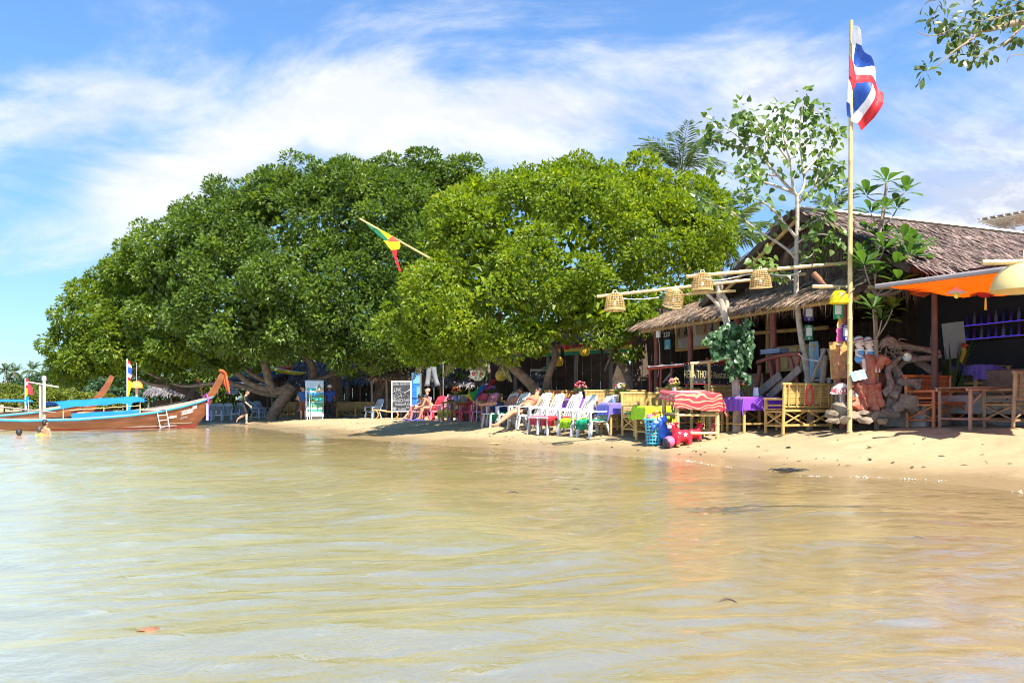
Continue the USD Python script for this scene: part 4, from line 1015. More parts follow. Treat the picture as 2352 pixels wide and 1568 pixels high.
YEL, SKYB, GRN = flat('flag_yellow', (.78, .60, .02), transl=.3), flat('flag_sky', (.03, .33, .62), transl=.3), flat('flag_green', (.03, .26, .13), transl=.3)
p_ = B(292, 943, 38.5)
pennants('flag_pole', 'string of striped, yellow and blue flags on a thin pole by the boats', p_, float(B(0, 824, 38.5)[2]), [(.95, .22, [RED, WHT, NAVY, NAVY, WHT, RED]), (.78, .28, [YEL]), (.8, .34, [SKYB]), (.4, .10, [WHT])], 1)
p_ = B(58, 952, 40)
pennants('flag_pole', 'small string of faded flags on a pole above the leftmost boat', p_, float(B(0, 868, 40)[2]), [(.45, .2, [RED, WHT, RED]), (.4, .26, [YEL]), (.4, .22, [SKYB]), (.5, .08, [WHT])], 1)

# ---------------------------------------------------------------- huts under the trees
def hut(name, label, u0, u1, Y, v_eave, v_ridge, depth, m, seed, posts=4, group=None, walls=True):
    t = thing(name, label, 'hut', group=group)
    a, b = B(u0, v_eave, Y), B(u1, v_eave, Y); c, d = B(u1, v_ridge, Y), B(u0, v_ridge, Y)
    c[1] += depth / 2; d[1] += depth / 2
    roof_panel(t, [d, c, b, a], int(np.linalg.norm(b - a) * 220), .6, .05, seed, m=m, fr=int(np.linalg.norm(b - a) * 30))
    e, f_ = a + [0, depth, 0], b + [0, depth, 0]
    roof_panel(t, [d, c, f_, e], 120, .6, .06, seed + 9, m=m)
    for k in range(posts):
        x = a[0] + .2 + (b[0] - a[0] - .4) * k / (posts - 1)
        obj('post', branchy([(x, Y + .2, float(gz(x, Y)) - .1), (x + .04, Y + .2, 1.2), (x, Y + .2, a[2] + .15)], [.07, .06, .06], 7, 6), GREYWOOD, t, smooth=True)
    if walls:
        n = max(4, int((b[0] - a[0]) / .55))
        for k in range(n):
            x0, x1 = a[0] + (b[0] - a[0]) * k / n, a[0] + (b[0] - a[0]) * (k + .96) / n
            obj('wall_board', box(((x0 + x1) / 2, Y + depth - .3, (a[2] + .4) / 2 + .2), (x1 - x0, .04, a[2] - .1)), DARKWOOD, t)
        obj('counter', bevel(((a[0] + b[0]) / 2, Y + .9, .95), (b[0] - a[0] - .6, .4, .8), .02), mat('hut_counter', (.10, .07, .05), .8, .4), t)
    return t
hut('thatched_hut', 'low thatched hut behind the boat bow with kayaks on its roof', 520, 660, 52, 872, 855, 4.0, THATCHG, 31, group=None)
hut('thatched_hut', 'grey thatched hut behind the painting display', 655, 800, 50, 884, 826, 4.5, THATCHG, 32)
hut('thatched_hut', 'grey thatched hut between the display and the guitar chalkboard', 790, 885, 51, 880, 830, 4.5, THATCHG, 33)
hut('thatched_hut', 'brown thatched kiosk behind the guitar chalkboard', 842, 962, 42, 868, 842, 3.0, THATCH, 34)
hut('thatched_hut', 'dark shack behind the boat prow under the leaning limbs', 330, 500, 56, 905, 872, 4, THATCHG, 35)
hut('thatched_hut', 'dark thatched shack behind the hanging trousers and grey drum', 935, 1150, 46, 882, 835, 4, THATCHG, 36)
# awning strips above the plastic tables
for k, (u0, v0, u1, v1) in enumerate(((527, 884, 610, 888), (541, 876, 575, 880), (583, 879, 612, 882), (505, 872, 535, 878), (525, 895, 552, 899))):
    a, b = B(u0, v0, 47 + k * .4), B(u1, v0 + 2, 47 + k * .4)
    obj('awning', slab(np.array([[a, b], [a + [0.1, -1.0, -.22], b + [.1, -1.0, -.22]]]), .02), flat('awning_grey', (.48, .47, .46), transl=.2), label=('long grey awning strip over the plastic tables', 'upper pale awning strip left of the yellow kayak', 'short pale awning strip under the kayaks', 'pale awning strip beside the boat prow', 'lowest pale awning strip near the walking man')[k], cat='awning')
def kayak(name, label, p, q, w, m, bow=.12):
    p, q = np.asarray(p, float), np.asarray(q, float)
    t = np.linspace(0, 1, 13); L = np.linalg.norm(q - p); rz = math.atan2((q - p)[1], (q - p)[0])
    sec = []
    for k in t:
        r = max(.02, math.sin(math.pi * k) ** .55) * w / 2
        z = bow * (2 * k - 1) ** 4
        sec.append([(L * k, r * math.cos(a), z + .16 * min(1, r / (w / 2) + .2) * math.sin(a) * (1 if math.sin(a) < 0 else .6)) for a in np.linspace(0, 2 * math.pi, 13)])
    tt = thing(name, label, 'kayak', p, math.degrees(rz)); ry = -math.asin((q - p)[2] / L)
    obj('shell', tr(grid(np.array(sec)), (0, 0, 0), rotm(0, ry, 0)), m, tt, smooth=True)
    obj('cockpit', tr(lathe([(.0, .0), (.75, .0), (.85, .04), (.75, .03)], 16), (L * .48, 0, .10), rotm(0, ry, 0), (.6, w * .42, .8)), BLACK, tt, smooth=True)
    return tt
kayak('kayak', 'yellow kayak lying across the low hut roof, bow pointing right', B(600, 842, 51), B(702, 860, 49), .75, flat('kayak_yellow', (.62, .50, .02), .35))
kayak('kayak', 'red kayak lying behind the yellow one on the hut roof', B(560, 848, 51.6), B(672, 847, 51.6), .7, flat('kayak_red', (.62, .06, .04), .35))
kayak('kayak', 'pale blue kayak at the left end of the low hut roof', B(522, 853, 50.6), B(600, 858, 50.2), .7, flat('kayak_blue', (.10, .42, .60), .35))
kayak('kayak', 'orange kayak between the slanted trunks on the hut roof', B(575, 853, 50.2), B(622, 856, 50), .65, flat('kayak_orange', (.66, .30, .03), .35))
kayak('kayak', 'dark blue kayak tilted beside the yellow kayak', B(590, 860, 50), B(640, 853, 50), .65, flat('kayak_navy', (.02, .16, .25), .35))
t = thing('red_tent', 'small red canopy peak above the kayaks', 'tent', B(668, 852, 52.5))
obj('roof', hull([(-1, -1, 0), (1, -1, 0), (1, 1, 0), (-1, 1, 0), (0, 0, .75)]), flat('tent_red', (.60, .05, .04), transl=.3), t)
for sx in (-1, 1):
    obj('pole', rod((sx * .95, -.9, 0), (sx * .95, -.9, -2.6), .025), WHITE, t)

# the rasta bar between the shade tree and the restaurant
t = thing('rasta_bar', 'dark beach bar with red, yellow and green boards behind the shade tree', 'bar')
a, b = B(1120, 792, 31), B(1475, 772, 29)
roof_panel(t, [a + [0, 3.5, .7], b + [0, 3.5, .7], b, a], 2400, .6, .05, 51, m=THATCHG, fr=260)
n = 16
for k in range(n):
    p, q = a + (b - a) * (k / n) + [0, 3.6, 0], a + (b - a) * ((k + .96) / n) + [0, 3.6, 0]
    p[2] = q[2] = 1.9
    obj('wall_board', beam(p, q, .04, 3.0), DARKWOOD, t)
for k in range(3):
    p, q = a + [-.4, 3.4 - 1.6 * k, 0], a + [-.4, 3.4 - 1.6 * k - 1.5, 0]; p[2] = q[2] = 1.9
    obj('wall_board', beam(p, q, .04, 3.0), DARKWOOD, t)
for k in range(6):
    p = a + (b - a) * k / 5 + [0, .15, -.05]
    obj('post', branchy([(p[0], p[1], .4), (p[0] + .06 * (-1) ** k, p[1], 1.8), p], [.085, .07, .06], 8, 7), GREYWOOD, t, smooth=True)
for k, m_ in enumerate((flat('rasta_red', (.40, .03, .03)), flat('rasta_yellow', (.60, .42, .03)), flat('rasta_green', (.02, .20, .09)))):
    for i in range(4):
        p, q = a + (b - a) * ((i + .05) / 4), a + (b - a) * ((i + .95) / 4)
        obj('painted_board', beam(p + [0, .05, -.22 - .13 * k], q + [0, .05, -.22 - .13 * k], .03, .12), m_, t)
p, q = a + (b - a) * .12 + [0, 1.0, 0], a + (b - a) * .9 + [0, 1.0, 0]; p[2] = q[2] = 1.35
obj('bar_top', beam(p, q, .6, .06), mat('counter_wood', (1, 1, 1)), t)
for i in range(9):
    p0, q0 = p + (q - p) * (i / 9) - [0, .25, .45], p + (q - p) * ((i + .95) / 9) - [0, .25, .45]
    obj('bar_board', beam(p0, q0, .03, .8), flat(('rasta_red', 'rasta_yellow', 'rasta_green')[i % 3], (1, 1, 1)), t)
hg = [(1283, 830, (.60, .36, .02), 'yellow lantern hanging left in the rasta bar', .16), (1343, 806, (.62, .40, .02), 'yellow bird box on a post in the rasta bar', .17), (1506, 800, (.5, .33, .02), 'yellow wooden lamp by the restaurant corner post', .14), (1301, 792, (.45, .03, .03), 'red lamp hanging under the rasta bar eave', .15), (1150, 862, (.50, .33, .04), 'yellow basket hanging in the dark by the trunk', .18), (1078, 838, (.62, .52, .34), 'pale round mask hanging on the thin pale trunk', .15), (1260, 846, (.03, .30, .10), 'flat green lamp shade beside the black chalkboard', .24), (1450, 905, (.02, .24, .09), 'green cloth bundle at the foot of the trunk', .45)]
for k, (u, v, c, lab, r) in enumerate(hg):
    tt = thing('hanging_lamp' if k not in (7,) else 'cloth_bundle', lab, 'lamp' if k not in (5, 7) else ('mask' if k == 5 else 'cloth'), B(u, v, 25.2 if k in (6, 7) else 27.0))
    sh = flat('hang_%s' % 'abcdefgh'[k], c)
    if k == 6:
        obj('shade', lathe([(0, .08), (.1, .06), (.24, 0), (.23, -.01), (0, .05)], 16), sh, tt, smooth=True)
    elif k == 7:
        obj('cloth', tr(lathe([(0, .42), (.1, .40), (.2, .2), (.32, -.2), (.36, -.4)], 14), (0, 0, 0)), sh, tt, smooth=True)
    else:
        obj('body', lathe([(0, r), (r * .5, r * .95), (r * .95, r * .4), (r, -.1 * r), (r * .8, -.8 * r), (r * .4, -r), (0, -r)], 12), sh, tt, smooth=True)
        obj('cap', lathe([(0, r * 1.25), (r * .3, r * 1.2), (r * .45, r * .93)], 8), DARKWOOD, tt)
    if k != 7:
        obj('cord', rod((0, 0, r), (0, 0, r + .5), .008, n=5), BLACK, tt)
t = thing('blue_door', 'tall narrow blue door panel with white lattice foot beside the guitar chalkboard', 'door', on(*B(957, 900, 35)[:2]), 4)
obj('panel', box((0, 0, 1.0), (.42, .06, 2.0)), mat('door_blue', (.02, .13, .36), .5, .2), t)
obj('inset', cat_([box((0, -.035, 1.72), (.30, .02, .36)), box((.08, -.035, 1.05), (.16, .02, .7))]), flat('door_light', (.12, .30, .52)), t)
obj('lattice', cat_([rod((-.2 + .1 * k, -.045, .05), (.0 + .1 * k, -.045, .6), .008, n=4) for k in range(3)] + [rod((.2 - .1 * k, -.05, .05), (.0 - .1 * k, -.05, .6), .008, n=4) for k in range(3)]), WHITE, t)
t = thing('clothes_figure', 'pale trousers hanging on a rack beside the blue door', 'clothes', on(*B(990, 900, 34)[:2]), 0)
obj('trousers', cat_([tube(spline([(-.05, 0, 2.30), (-.10, 0, 1.9), (-.16, 0, 1.4)], 8), [.12, .13, .12, .11, .10, .10, .10, .12], 8), tube(spline([(.07, 0, 2.30), (.14, 0, 1.9), (.28, 0, 1.42)], 8), [.12, .13, .12, .11, .10, .10, .10, .12], 8)]), flat('trouser', (.20, .205, .21)), t, smooth=True)
obj('rack', cat_([rod((-.45, .05, 0), (-.45, .05, 2.4), .02), rod((.5, .05, 0), (.5, .05, 2.4), .02), rod((-.45, .05, 2.36), (.5, .05, 2.36), .018)]), GREYWOOD, t)
t = thing('mask_board', 'white board with two round red and black eyes hanging under the shade tree', 'sign', B(1097, 862, 25.0), 0)
obj('board', tr(poly([(-.24, .16), (.24, .16), (.20, -.05), (.08, -.16), (-.08, -.16), (-.20, -.05)], .02), (0, 0, 0), rotm(math.pi / 2, 0, 0)), WHITE, t)
for s_ in (-1, 1):
    e = obj('painted_eye', tr(lathe([(.02, 0), (.06, 0), (.06, .006), (.02, .006)], 12), (s_ * .12, -.025, .05), rotm(math.pi / 2, 0, 0)), flat('eye_red', (.45, .04, .03)), t)
t = thing('oil_drum', 'grey metal drum standing in the dark behind the rainbow umbrella', 'drum', on(*B(1082, 905, 30)[:2]), 0)
obj('drum', lathe([(0, .95), (.33, .95), (.35, .93), (.345, .63), (.355, .61), (.345, .59), (.345, .31), (.355, .29), (.345, .27), (.345, 0)], 18), flat('drum_grey', (.16, .16, .16), .4), t, smooth=40)
obj('rim', tr(lathe([(.33, .95), (.36, .95), (.36, .92)], 18), (0, 0, 0)), flat('rim_grey', (.3, .3, .3), .3), t)
# distant cream building
t = thing('far_building', 'long cream building on the far shore below the palms', 'building')
c_ = B(45, 900, 158)
obj('wall', box((c_[0], 160, 2.8), (17, 6, 4.6)), flat('cream_wall', (.62, .50, .34), .8), t)
obj('roof', box((c_[0], 160, 5.2), (18, 7, .3)), flat('roof_grey', (.35, .27, .2)), t)
for k in range(6):
    obj('window', box((c_[0] - 7 + 2.7 * k, 156.96, 2.8), (1.2, .08, 1.3)), flat('window_dark', (.1, .1, .1), .2), t)
t = thing('basket_lamp', 'orange basket lamp hanging from the leaning tree over the boats', 'lamp', B(314, 886, 42))
obj('shade', lathe([(0, .25), (.15, .23), (.27, .1), (.31, -.1), (.30, -.1), (.25, .09), (0, .22)], 14), flat('basket_orange', (.60, .28, .05)), t, smooth=True)
obj('tassel', rod((0, 0, -.05), (0, 0, -.55), .09, .06), flat('tassel_pink', (.6, .3, .28)), t)
obj('cord', rod((0, 0, .25), (0, 0, 1.2), .01), ROPE, t)
# ---------------------------------------------------------------- bamboo furniture
def cane(p, a, b, r, m, name, step=.3):
    return obj(name, bamboo(a, b, r, step, 7), m, p, smooth=40)

def make_bench(label, loc, rz, group=None, m=BAM, w=1.12, name='bamboo_bench', sc=None):
    """Faces -y; origin on the ground below its middle."""
    t = thing(name, label, 'bench', loc, rz, group, sc)
    x, d = w / 2, .29
    for sx in (-x, x):
        cane(t, (sx, d, -.04), (sx, d + .05, .96), .032, m, 'back_leg'); cane(t, (sx, -d, -.04), (sx, -d, .66), .032, m, 'front_leg')
        cane(t, (sx, -d - .04, .655), (sx, d + .03, .655), .024, m, 'arm'); cane(t, (sx, -d, .53), (sx, d, .53), .017, m, 'side_rail')
        cane(t, (sx, -d, .40), (sx, d, .40), .022, m, 'side_rail'); cane(t, (sx, -d, .12), (sx, d, .12), .020, m, 'side_rail')
        cane(t, (sx, -d, .14), (sx, d, .38), .015, m, 'side_brace'); cane(t, (sx, d, .14), (sx, -d, .38), .015, m, 'side_brace')
    bk_ = cane(t, (-x - .05, d + .05, .945), (x + .05, d + .05, .945), .030, m, 'backrest')
    for z in (.50, .42):
        cane(t, (-x, d + .02, z), (x, d + .02, z), .024, m, 'back_rail')
    st_ = cane(t, (-x - .03, -d, .43), (x + .03, -d, .43), .026, m, 'seat')
    cane(t, (-x, -d, .13), (x, -d, .13), .02, m, 'stretcher'); cane(t, (-x, d, .13), (x, d, .13), .024, m, 'stretcher')
    for y in (-d + .01, d):
        for a, b in ((-x, -.05), (.05, x)):
            cane(t, (a, y, .15), (b, y, .40), .017, m, 'cross_brace'); cane(t, (a, y, .40), (b, y, .15), .017, m, 'cross_brace')
    for k in range(11):
        z = .555 + .034 * k
        v_, f_ = beam((-x + .03, d + .028 + .02 * (z - .5), z), (x - .03, d + .028 + .02 * (z - .5), z), .008, .026)
        obj('back_slat', (v_, f_), m, bk_)
    for k in range(6):
        xx = -x + w * (k + .5) / 6
        cane(bk_, (xx, d + .05, .51), (xx, d + .065, .94), .013, m, 'back_batten')
    for k in range(9):
        y = -d + .03 + k * .064
        obj('seat_slat', beam((-x, y, .452), (x, y, .452), .05, .012), m, st_)
    return t

def make_table(label, loc, rz, m=BAM, w=.95, d=.7, h=.72, name='bamboo_table', cat='table', group=None):
    t = thing(name, label, cat, loc, rz, group)
    x, y = w / 2 - .06, d / 2 - .06
    for sx in (-x, x):
        for sy in (-y, y):
            cane(t, (sx, sy, -.04), (sx, sy, h - .03), .032, m, 'leg')
        cane(t, (sx, -y, .16), (sx, y, .16), .02, m, 'stretcher')
    for sy in (-y, y):
        cane(t, (-x, sy, .16), (x, sy, .16), .02, m, 'stretcher'); cane(t, (-x - .08, sy, h - .05), (x + .08, sy, h - .05), .026, m, 'apron')
        for s_ in (-1, 1):
            cane(t, (s_ * x, sy, h * .55), (s_ * x * .35, sy, h - .06), .018, m, 'brace')
    n = int(d / .055)
    for k in range(n):
        yy = -d / 2 + d * (k + .5) / n
        obj('top_slat', beam((-w / 2, yy, h - .012), (w / 2, yy, h - .012), d / n * .9, .014), m, t)
    return t

def cloth_over(w, d, h, over, fold=.03, seed=0, n=34, tilt=None):
    """A cloth over a w x d top at height h, hanging by over on each side (four values or one)."""
    ov = (over,) * 4 if np.ndim(over) == 0 else over           # -x, +x, -y, +y
    s = np.linspace(-w / 2 - ov[0], w / 2 + ov[1], n); t = np.linspace(-d / 2 - ov[2], d / 2 + ov[3], n)
    S, T = np.meshgrid(s, t, indexing='ij')
    ex, ey = np.maximum(np.abs(S) - w / 2, 0), np.maximum(np.abs(T) - d / 2, 0)
    drop = np.maximum(ex, ey) + .35 * np.minimum(ex, ey)
    wob = np.sin(S * 19 + seed) * fold * np.clip(ey / .2, 0, 1) + np.sin(T * 17 + seed * 2) * fold * np.clip(ex / .2, 0, 1)
    X = np.clip(S, -w / 2, w / 2) + np.sign(S) * (np.minimum(ex, .012) + np.where(ex > .012, np.abs(wob) * .6 + .02 * ex, 0) + .12 * ey * (ex > 0))
    Y = np.clip(T, -d / 2, d / 2) + np.sign(T) * (np.minimum(ey, .012) + np.where(ey > .012, np.abs(wob) * .6 + .02 * ey, 0) + .12 * ex * (ey > 0))
    Z = h + .006 - drop + (meshkit.noise(np.stack([S * 6, T * 6, S * 0], -1), seed) - .5) * .008
    return grid(np.stack([X, Y, Z], -1))

def tablecloth(label, loc, rz, w, d, h, over, m, seed=0, name='tablecloth'):
    p = obj(name, cloth_over(w, d, h, over, seed=seed), m, smooth=True, label=label, cat='tablecloth')
    place(UsdGeom.Xformable(stage.GetPrimAtPath(p)), loc, rz)
    return p
PURP = mat('purple_cloth', (.17, .028, .40), .75, .12, 4.0, sheen=.3)
VIOL = mat('violet_blue_cloth', (.135, .10, .46), .75, .12, 4.0, sheen=.3)
LIME = mat('lime_cloth', (.34, .56, .01), .75, .10, 4.0)
GREENC = mat('green_cloth', (.01, .30, .13), .75, .12, 4.0)
REDC = mat('red_cloth', (.55, .03, .035), .75, .15, 4.0)
PINKC = mat('pink_cloth', (.62, .09, .13), .75, .15, 4.0)

def xy(u, Y):
    x = (u - 1176.0) / F * Y; return on(x, Y)
# set at the right: two benches with a purple table between them
bench = make_bench('yellow bamboo bench seen from behind, with a red ring painted on its back', np.array([5.78, 16.55, float(gz(5.78, 16.55))]), 197)
ring = np.array([(.055 * 1.9 * math.cos(a) * .8, .37, .72 + .19 * math.sin(a)) for a in np.linspace(0, 2 * math.pi, 25)])
obj('painted_ring', tube(ring, .014, 6), flat('ring_red', (.65, .03, .05)), bench, smooth=True)
plainb = make_bench('bamboo bench with backrest facing the purple table beside the patterned cloth', xy(1692, 18.2), 19)
make_bench('red varnished bamboo bench on the shaded sand under the orange canopy', xy(2166, 15.4), 22, m=BAMR, w=1.15)
BAMX = mat('brown_bamboo', (.30, .17, .085), .45, .35, 3.0, stretch=(6, 6, 1.2), rnd=.2)
make_bench('olive brown bamboo bench cut by the right picture edge, seen from behind', xy(2352, 14.3), 196, m=BAMX)
make_table('bare bamboo table between the benches under the orange canopy', xy(2243, 14.6), 20, m=mat('rose_bamboo', (.34, .155, .095), .4, .3, 3.0, stretch=(6, 6, 1.2), rnd=.2), w=1.15, d=.75)
# further benches along the beach
for k, (u, Y, rz, lab) in enumerate(((1494, 18.9, 20, 'bamboo bench with green cushions right of the patterned table'), (1404, 21.2, 22, 'bamboo bench behind the violet table with card 3'), (1305, 24.0, 24, 'bamboo bench with red cushions behind the row of white chairs'), (1228, 26.2, 26, 'bamboo bench in tree shade below the black chalkboard'), (1130, 29.0, 28, 'bamboo bench in tree shade behind the seated man'), (1072, 31.0, 28, 'bamboo bench in tree shade behind the rainbow umbrella'),
                                       (1452, 20.4, 21, 'bamboo bench between the violet and the lime green tables'), (1575, 19.6, 19, 'bamboo bench half hidden behind the patterned cloth'), (1752, 17.6, 200, 'bamboo bench half hidden behind the purple table'),)):
    if 'half hidden behind the purple' in lab:
        continue
    dup(plainb, xy(u, Y), rz, lab)
for u, Y, rz, lab, sc in ((795, 45, 5, 'bamboo chair just right of the man with the white hat', .86), (838, 44, 12, 'left bamboo bench behind the orange framed lounger', .86), (862, 44, 12, 'right bamboo bench behind the orange framed lounger', .86), (659, 47, 0, 'bamboo chair left of the painting display', .9), (684, 47.5, 3, 'bamboo chair behind the person with brown shorts', .9), (2340, 18.4, 10, 'bamboo high chair by the bar at the right picture edge', 1.0)):
    dup(plainb, xy(u, Y) + [0, 0, .25 if u > 2000 else 0], rz, lab, sc=sc)

tabs = [(1727, 17.35, 19, PURP, 'purple cloth over the table between the two benches at right', 'bamboo table under the bright purple cloth', .92, .72),
        (1424, 19.7, 20, VIOL, 'violet blue cloth over the table with card 3', 'bamboo table under the violet blue cloth', .85, .62),
        (1497, 18.1, 20, LIME, 'lime green cloth over the table behind the toys', 'bamboo table under the lime green cloth', .62, .6),
        (1338, 23.0, 22, PURP, 'dark purple cloth over the table behind the white chairs', 'bamboo table under the dark purple cloth', .85, .62)]
cards = {}
for u, Y, rz, m, l1, l2, w, d in tabs:
    p = xy(u, Y)
    make_table(l2, p, rz, w=w, d=d)
    tablecloth(l1, p, rz, w, d, .72, (.30, .34, .28, .3), m, u)
    cards[u] = p + [0, 0, .735]
# seat cushions
for u, Y, rz, m, lab in ((1692, 18.2, 19, REDC, 'red cushion on the bench facing the purple table'), (1494, 18.9, 20, GREENC, 'green cushion on the bench behind the toys'), (1404, 21.2, 22, VIOL, 'violet cushion on the bench behind card 3'), (1305, 24.0, 24, REDC, 'red cushion on the bench behind the white chairs'), (1228, 26.2, 26, PURP, 'purple cushion on the shaded bench under the black chalkboard')):
    p = obj('cushion', bevel((0, 0, 0), (1.02, .50, .07), .03), m, label=lab, cat='cushion', smooth=30)
    place(UsdGeom.Xformable(stage.GetPrimAtPath(p)), xy(u, Y) + [0, 0, .495], rz)

def flowers(label, p, seed, cols, vase=None, h=.16, sc=1.0, leafy=.5):
    t = thing('flower_vase', label, 'flowers', p, 0, sc=sc)
    obj('vase', lathe([(0, 0), (.05, 0), (.06, .02), (.055, .10), (.048, h), (.04, h)], 12), vase or flat('vase_white', (.6, .6, .58), .3), t, smooth=40)
    rg = np.random.default_rng(seed)
    n = 26
    d = unit(rg, n); d[:, 2] = np.abs(d[:, 2]) * .9 + .15
    for c in range(len(cols)):
        pp = [ell(np.array([0, 0, h + .06]) + d[i] * [.13, .13, .17], (.028, .028, .020), 1) for i in range(c, n, len(cols))]
        obj('blossoms', pp, cols[c], t, smooth=True)
    dl = unit(rg, 40); dl[:, 2] = np.abs(dl[:, 2]) * .8 + .1
    obj('leaves', leaves(np.array([0, 0, h]) + dl * .03, dl, rg.uniform(.12, .26, 40), .025, seed), LHEART, t)
    return t
FP, FY, FW, FR = flat('petal_pink', (.65, .15, .22)), flat('petal_yellow', (.68, .50, .06)), flat('petal_white', (.72, .70, .66)), flat('petal_red', (.60, .04, .03))
flowers('spider plant with red blooms in a dark pot on the purple table', cards[1727] + [-.18, .1, 0], 1, [FR, FW], BLACK)
flowers('bunch of yellow, white and red flowers beside card 3', cards[1424] + [.05, .1, 0], 2, [FY, FW, FR], flat('pot_dark', (.1, .07, .05)), sc=1.15)
flowers('pink and red flowers in a grey vase on the dark purple table', cards[1338] + [-.05, .05, 0], 3, [FP, FR, FP], flat('vase_grey', (.45, .45, .45), .3), sc=1.2)
t = thing('menu_card', 'white folded menu card on the purple table', 'card', cards[1727] + [.12, -.02, 0], 20)
obj('sheet', [beam((-.06, -.04, .0), (-.05, 0, .18), .14, .004, up=(1, 0, 0)), beam((-.04, .05, .0), (-.05, 0, .18), .14, .004, up=(1, 0, 0))], WHITE, t)
obj('foot', box((0, 0, .004), (.16, .1, .004)), WHITE, t)
def number_card(n, label, p, rz):
    t = thing('number_card', label, 'card', p, rz)
    obj('block', bevel((0, 0, .085), (.11, .07, .17), .006), WHITE, t)
    obj('numeral', text(n, .085, (0, -.038, .045), bold=True), BLACK, t)
number_card('3', 'white table number block reading 3', cards[1424] + [-.14, -.12, 0], 8)
number_card('5', 'white table number block reading 5 between the white chairs', Gp(1368, 975) * 0 + xy(1345, 19.9) + [0, 0, .46], 5)

# the stand with the patterned cloth
PAT = Graph()
tc = PAT.n('texture_coordinate', 'object')
nz = PAT.n('noise_texture', 'color', vector=tc, scale=3.0, detail=1.0)
wv = PAT.n('mix_vector', 'result', fac=.22, a=tc, b=nz)
w1 = PAT.n('wave_texture', 'fac', wave_type='bands', bands_direction='z', vector=wv, scale=2.1, distortion=3.0, detail=1.0, detail_scale=1.2)
w2 = PAT.n('wave_texture', 'fac', wave_type='bands', bands_direction='diagonal', vector=tc, scale=16.0, distortion=1.0)
c1 = PAT.n('rgb_ramp', 'color', fac=w1, interpolate=False, ramp=[(0, (.60, .02, .035)), (.42, (.62, .50, .26)), (.50, (.10, .03, .03)), (.56, (.60, .45, .14)), (.66, (.12, .16, .06)), (.72, (.66, .58, .40)), (.80, (.62, .03, .04))])
dots = PAT.n('rgb_ramp', 'color', fac=w2, interpolate=False, ramp=[(0, (1, 1, 1)), (.72, (.55, .30, .22))])
PATM = PAT.done('patterned_cloth', PAT.n('principled_bsdf', 'BSDF', base_color=PAT.mix(.75, c1, dots, 'multiply'), roughness=.8, sheen_weight=.2))
pt = on(3.70, 17.0)
t = thing('bamboo_stand', 'tall bamboo stand with four legs under the red patterned cloth', 'stand', pt, 12)
for sx in (-.44, .44):
    for sy in (-.34, .34):
        cane(t, (sx, sy, -.05), (sx, sy, .96 + (.10 if sy > 0 else 0)), .045, BAMP, 'leg', .24)
    cane(t, (sx, -.34, .22), (sx, .34, .22), .03, BAMP, 'stretcher'); cane(t, (sx, -.34, .58), (sx, .34, .58), .03, BAMP, 'stretcher')
for sy in (-.34, .34):
    cane(t, (-.44, sy, .18), (.44, sy, .18), .03, BAMP, 'stretcher'); cane(t, (-.44, sy, .55), (.44, sy, .55), .03, BAMP, 'stretcher')
for k in range(9):
    obj('top_slat', beam((-.47, -.36 + .09 * k, .965 + .01 * k), (.47, -.36 + .09 * k, .965 + .01 * k), .07, .016), BAMP, t)
cl = cloth_over(.98, .80, 0, (.18, .34, .36, .1), .045, 3, 44)
cl[0][:, 2] += .985 + .10 * np.clip(cl[0][:, 1] + .4, 0, .8)
cl[0][:, 2] += .10 * np.clip(.2 - cl[0][:, 0], 0, 1) * (cl[0][:, 2] < .8)
p = obj('patterned_cloth', cl, PATM, smooth=True, label='red cloth with cream and gold ornament bands draped over the bamboo stand', cat='cloth'); place(UsdGeom.Xformable(stage.GetPrimAtPath(p)), pt, 12)
p = obj('hanging_scarf', slab(np.array([[(.50 + .02 * math.sin(k) - .03 * k, -.30 + .05 * j, .62 - .10 * k) for j in range(4)] for k in range(5)]), .01, (1, 0, 0)), PATM, smooth=40, label='end of the ornament cloth hanging low beside the right stand leg', cat='cloth'); place(UsdGeom.Xformable(stage.GetPrimAtPath(p)), pt, 12)
t = thing('photo_sheet', 'sheet of small blue and white pictures lying on the patterned cloth', 'sheet', pt + [-.05, .02, 1.035], (6, 0, 14))
obj('sheet', box((0, 0, 0), (.44, .34, .005)), WHITE, t)
for k in range(6):
    obj('picture', box((-.145 + .145 * (k % 3), -.08 + .16 * (k // 3), .005), (.125, .13, .003)), flat(('pic_blue', 'pic_grey')[k % 2], ((.28, .42, .60), (.5, .52, .55))[k % 2]), t)
flowers('grassy plant with small blooms in a pale pot on the patterned cloth', pt + [-.30, .2, .99], 8, [FP, FY], None, sc=.85)

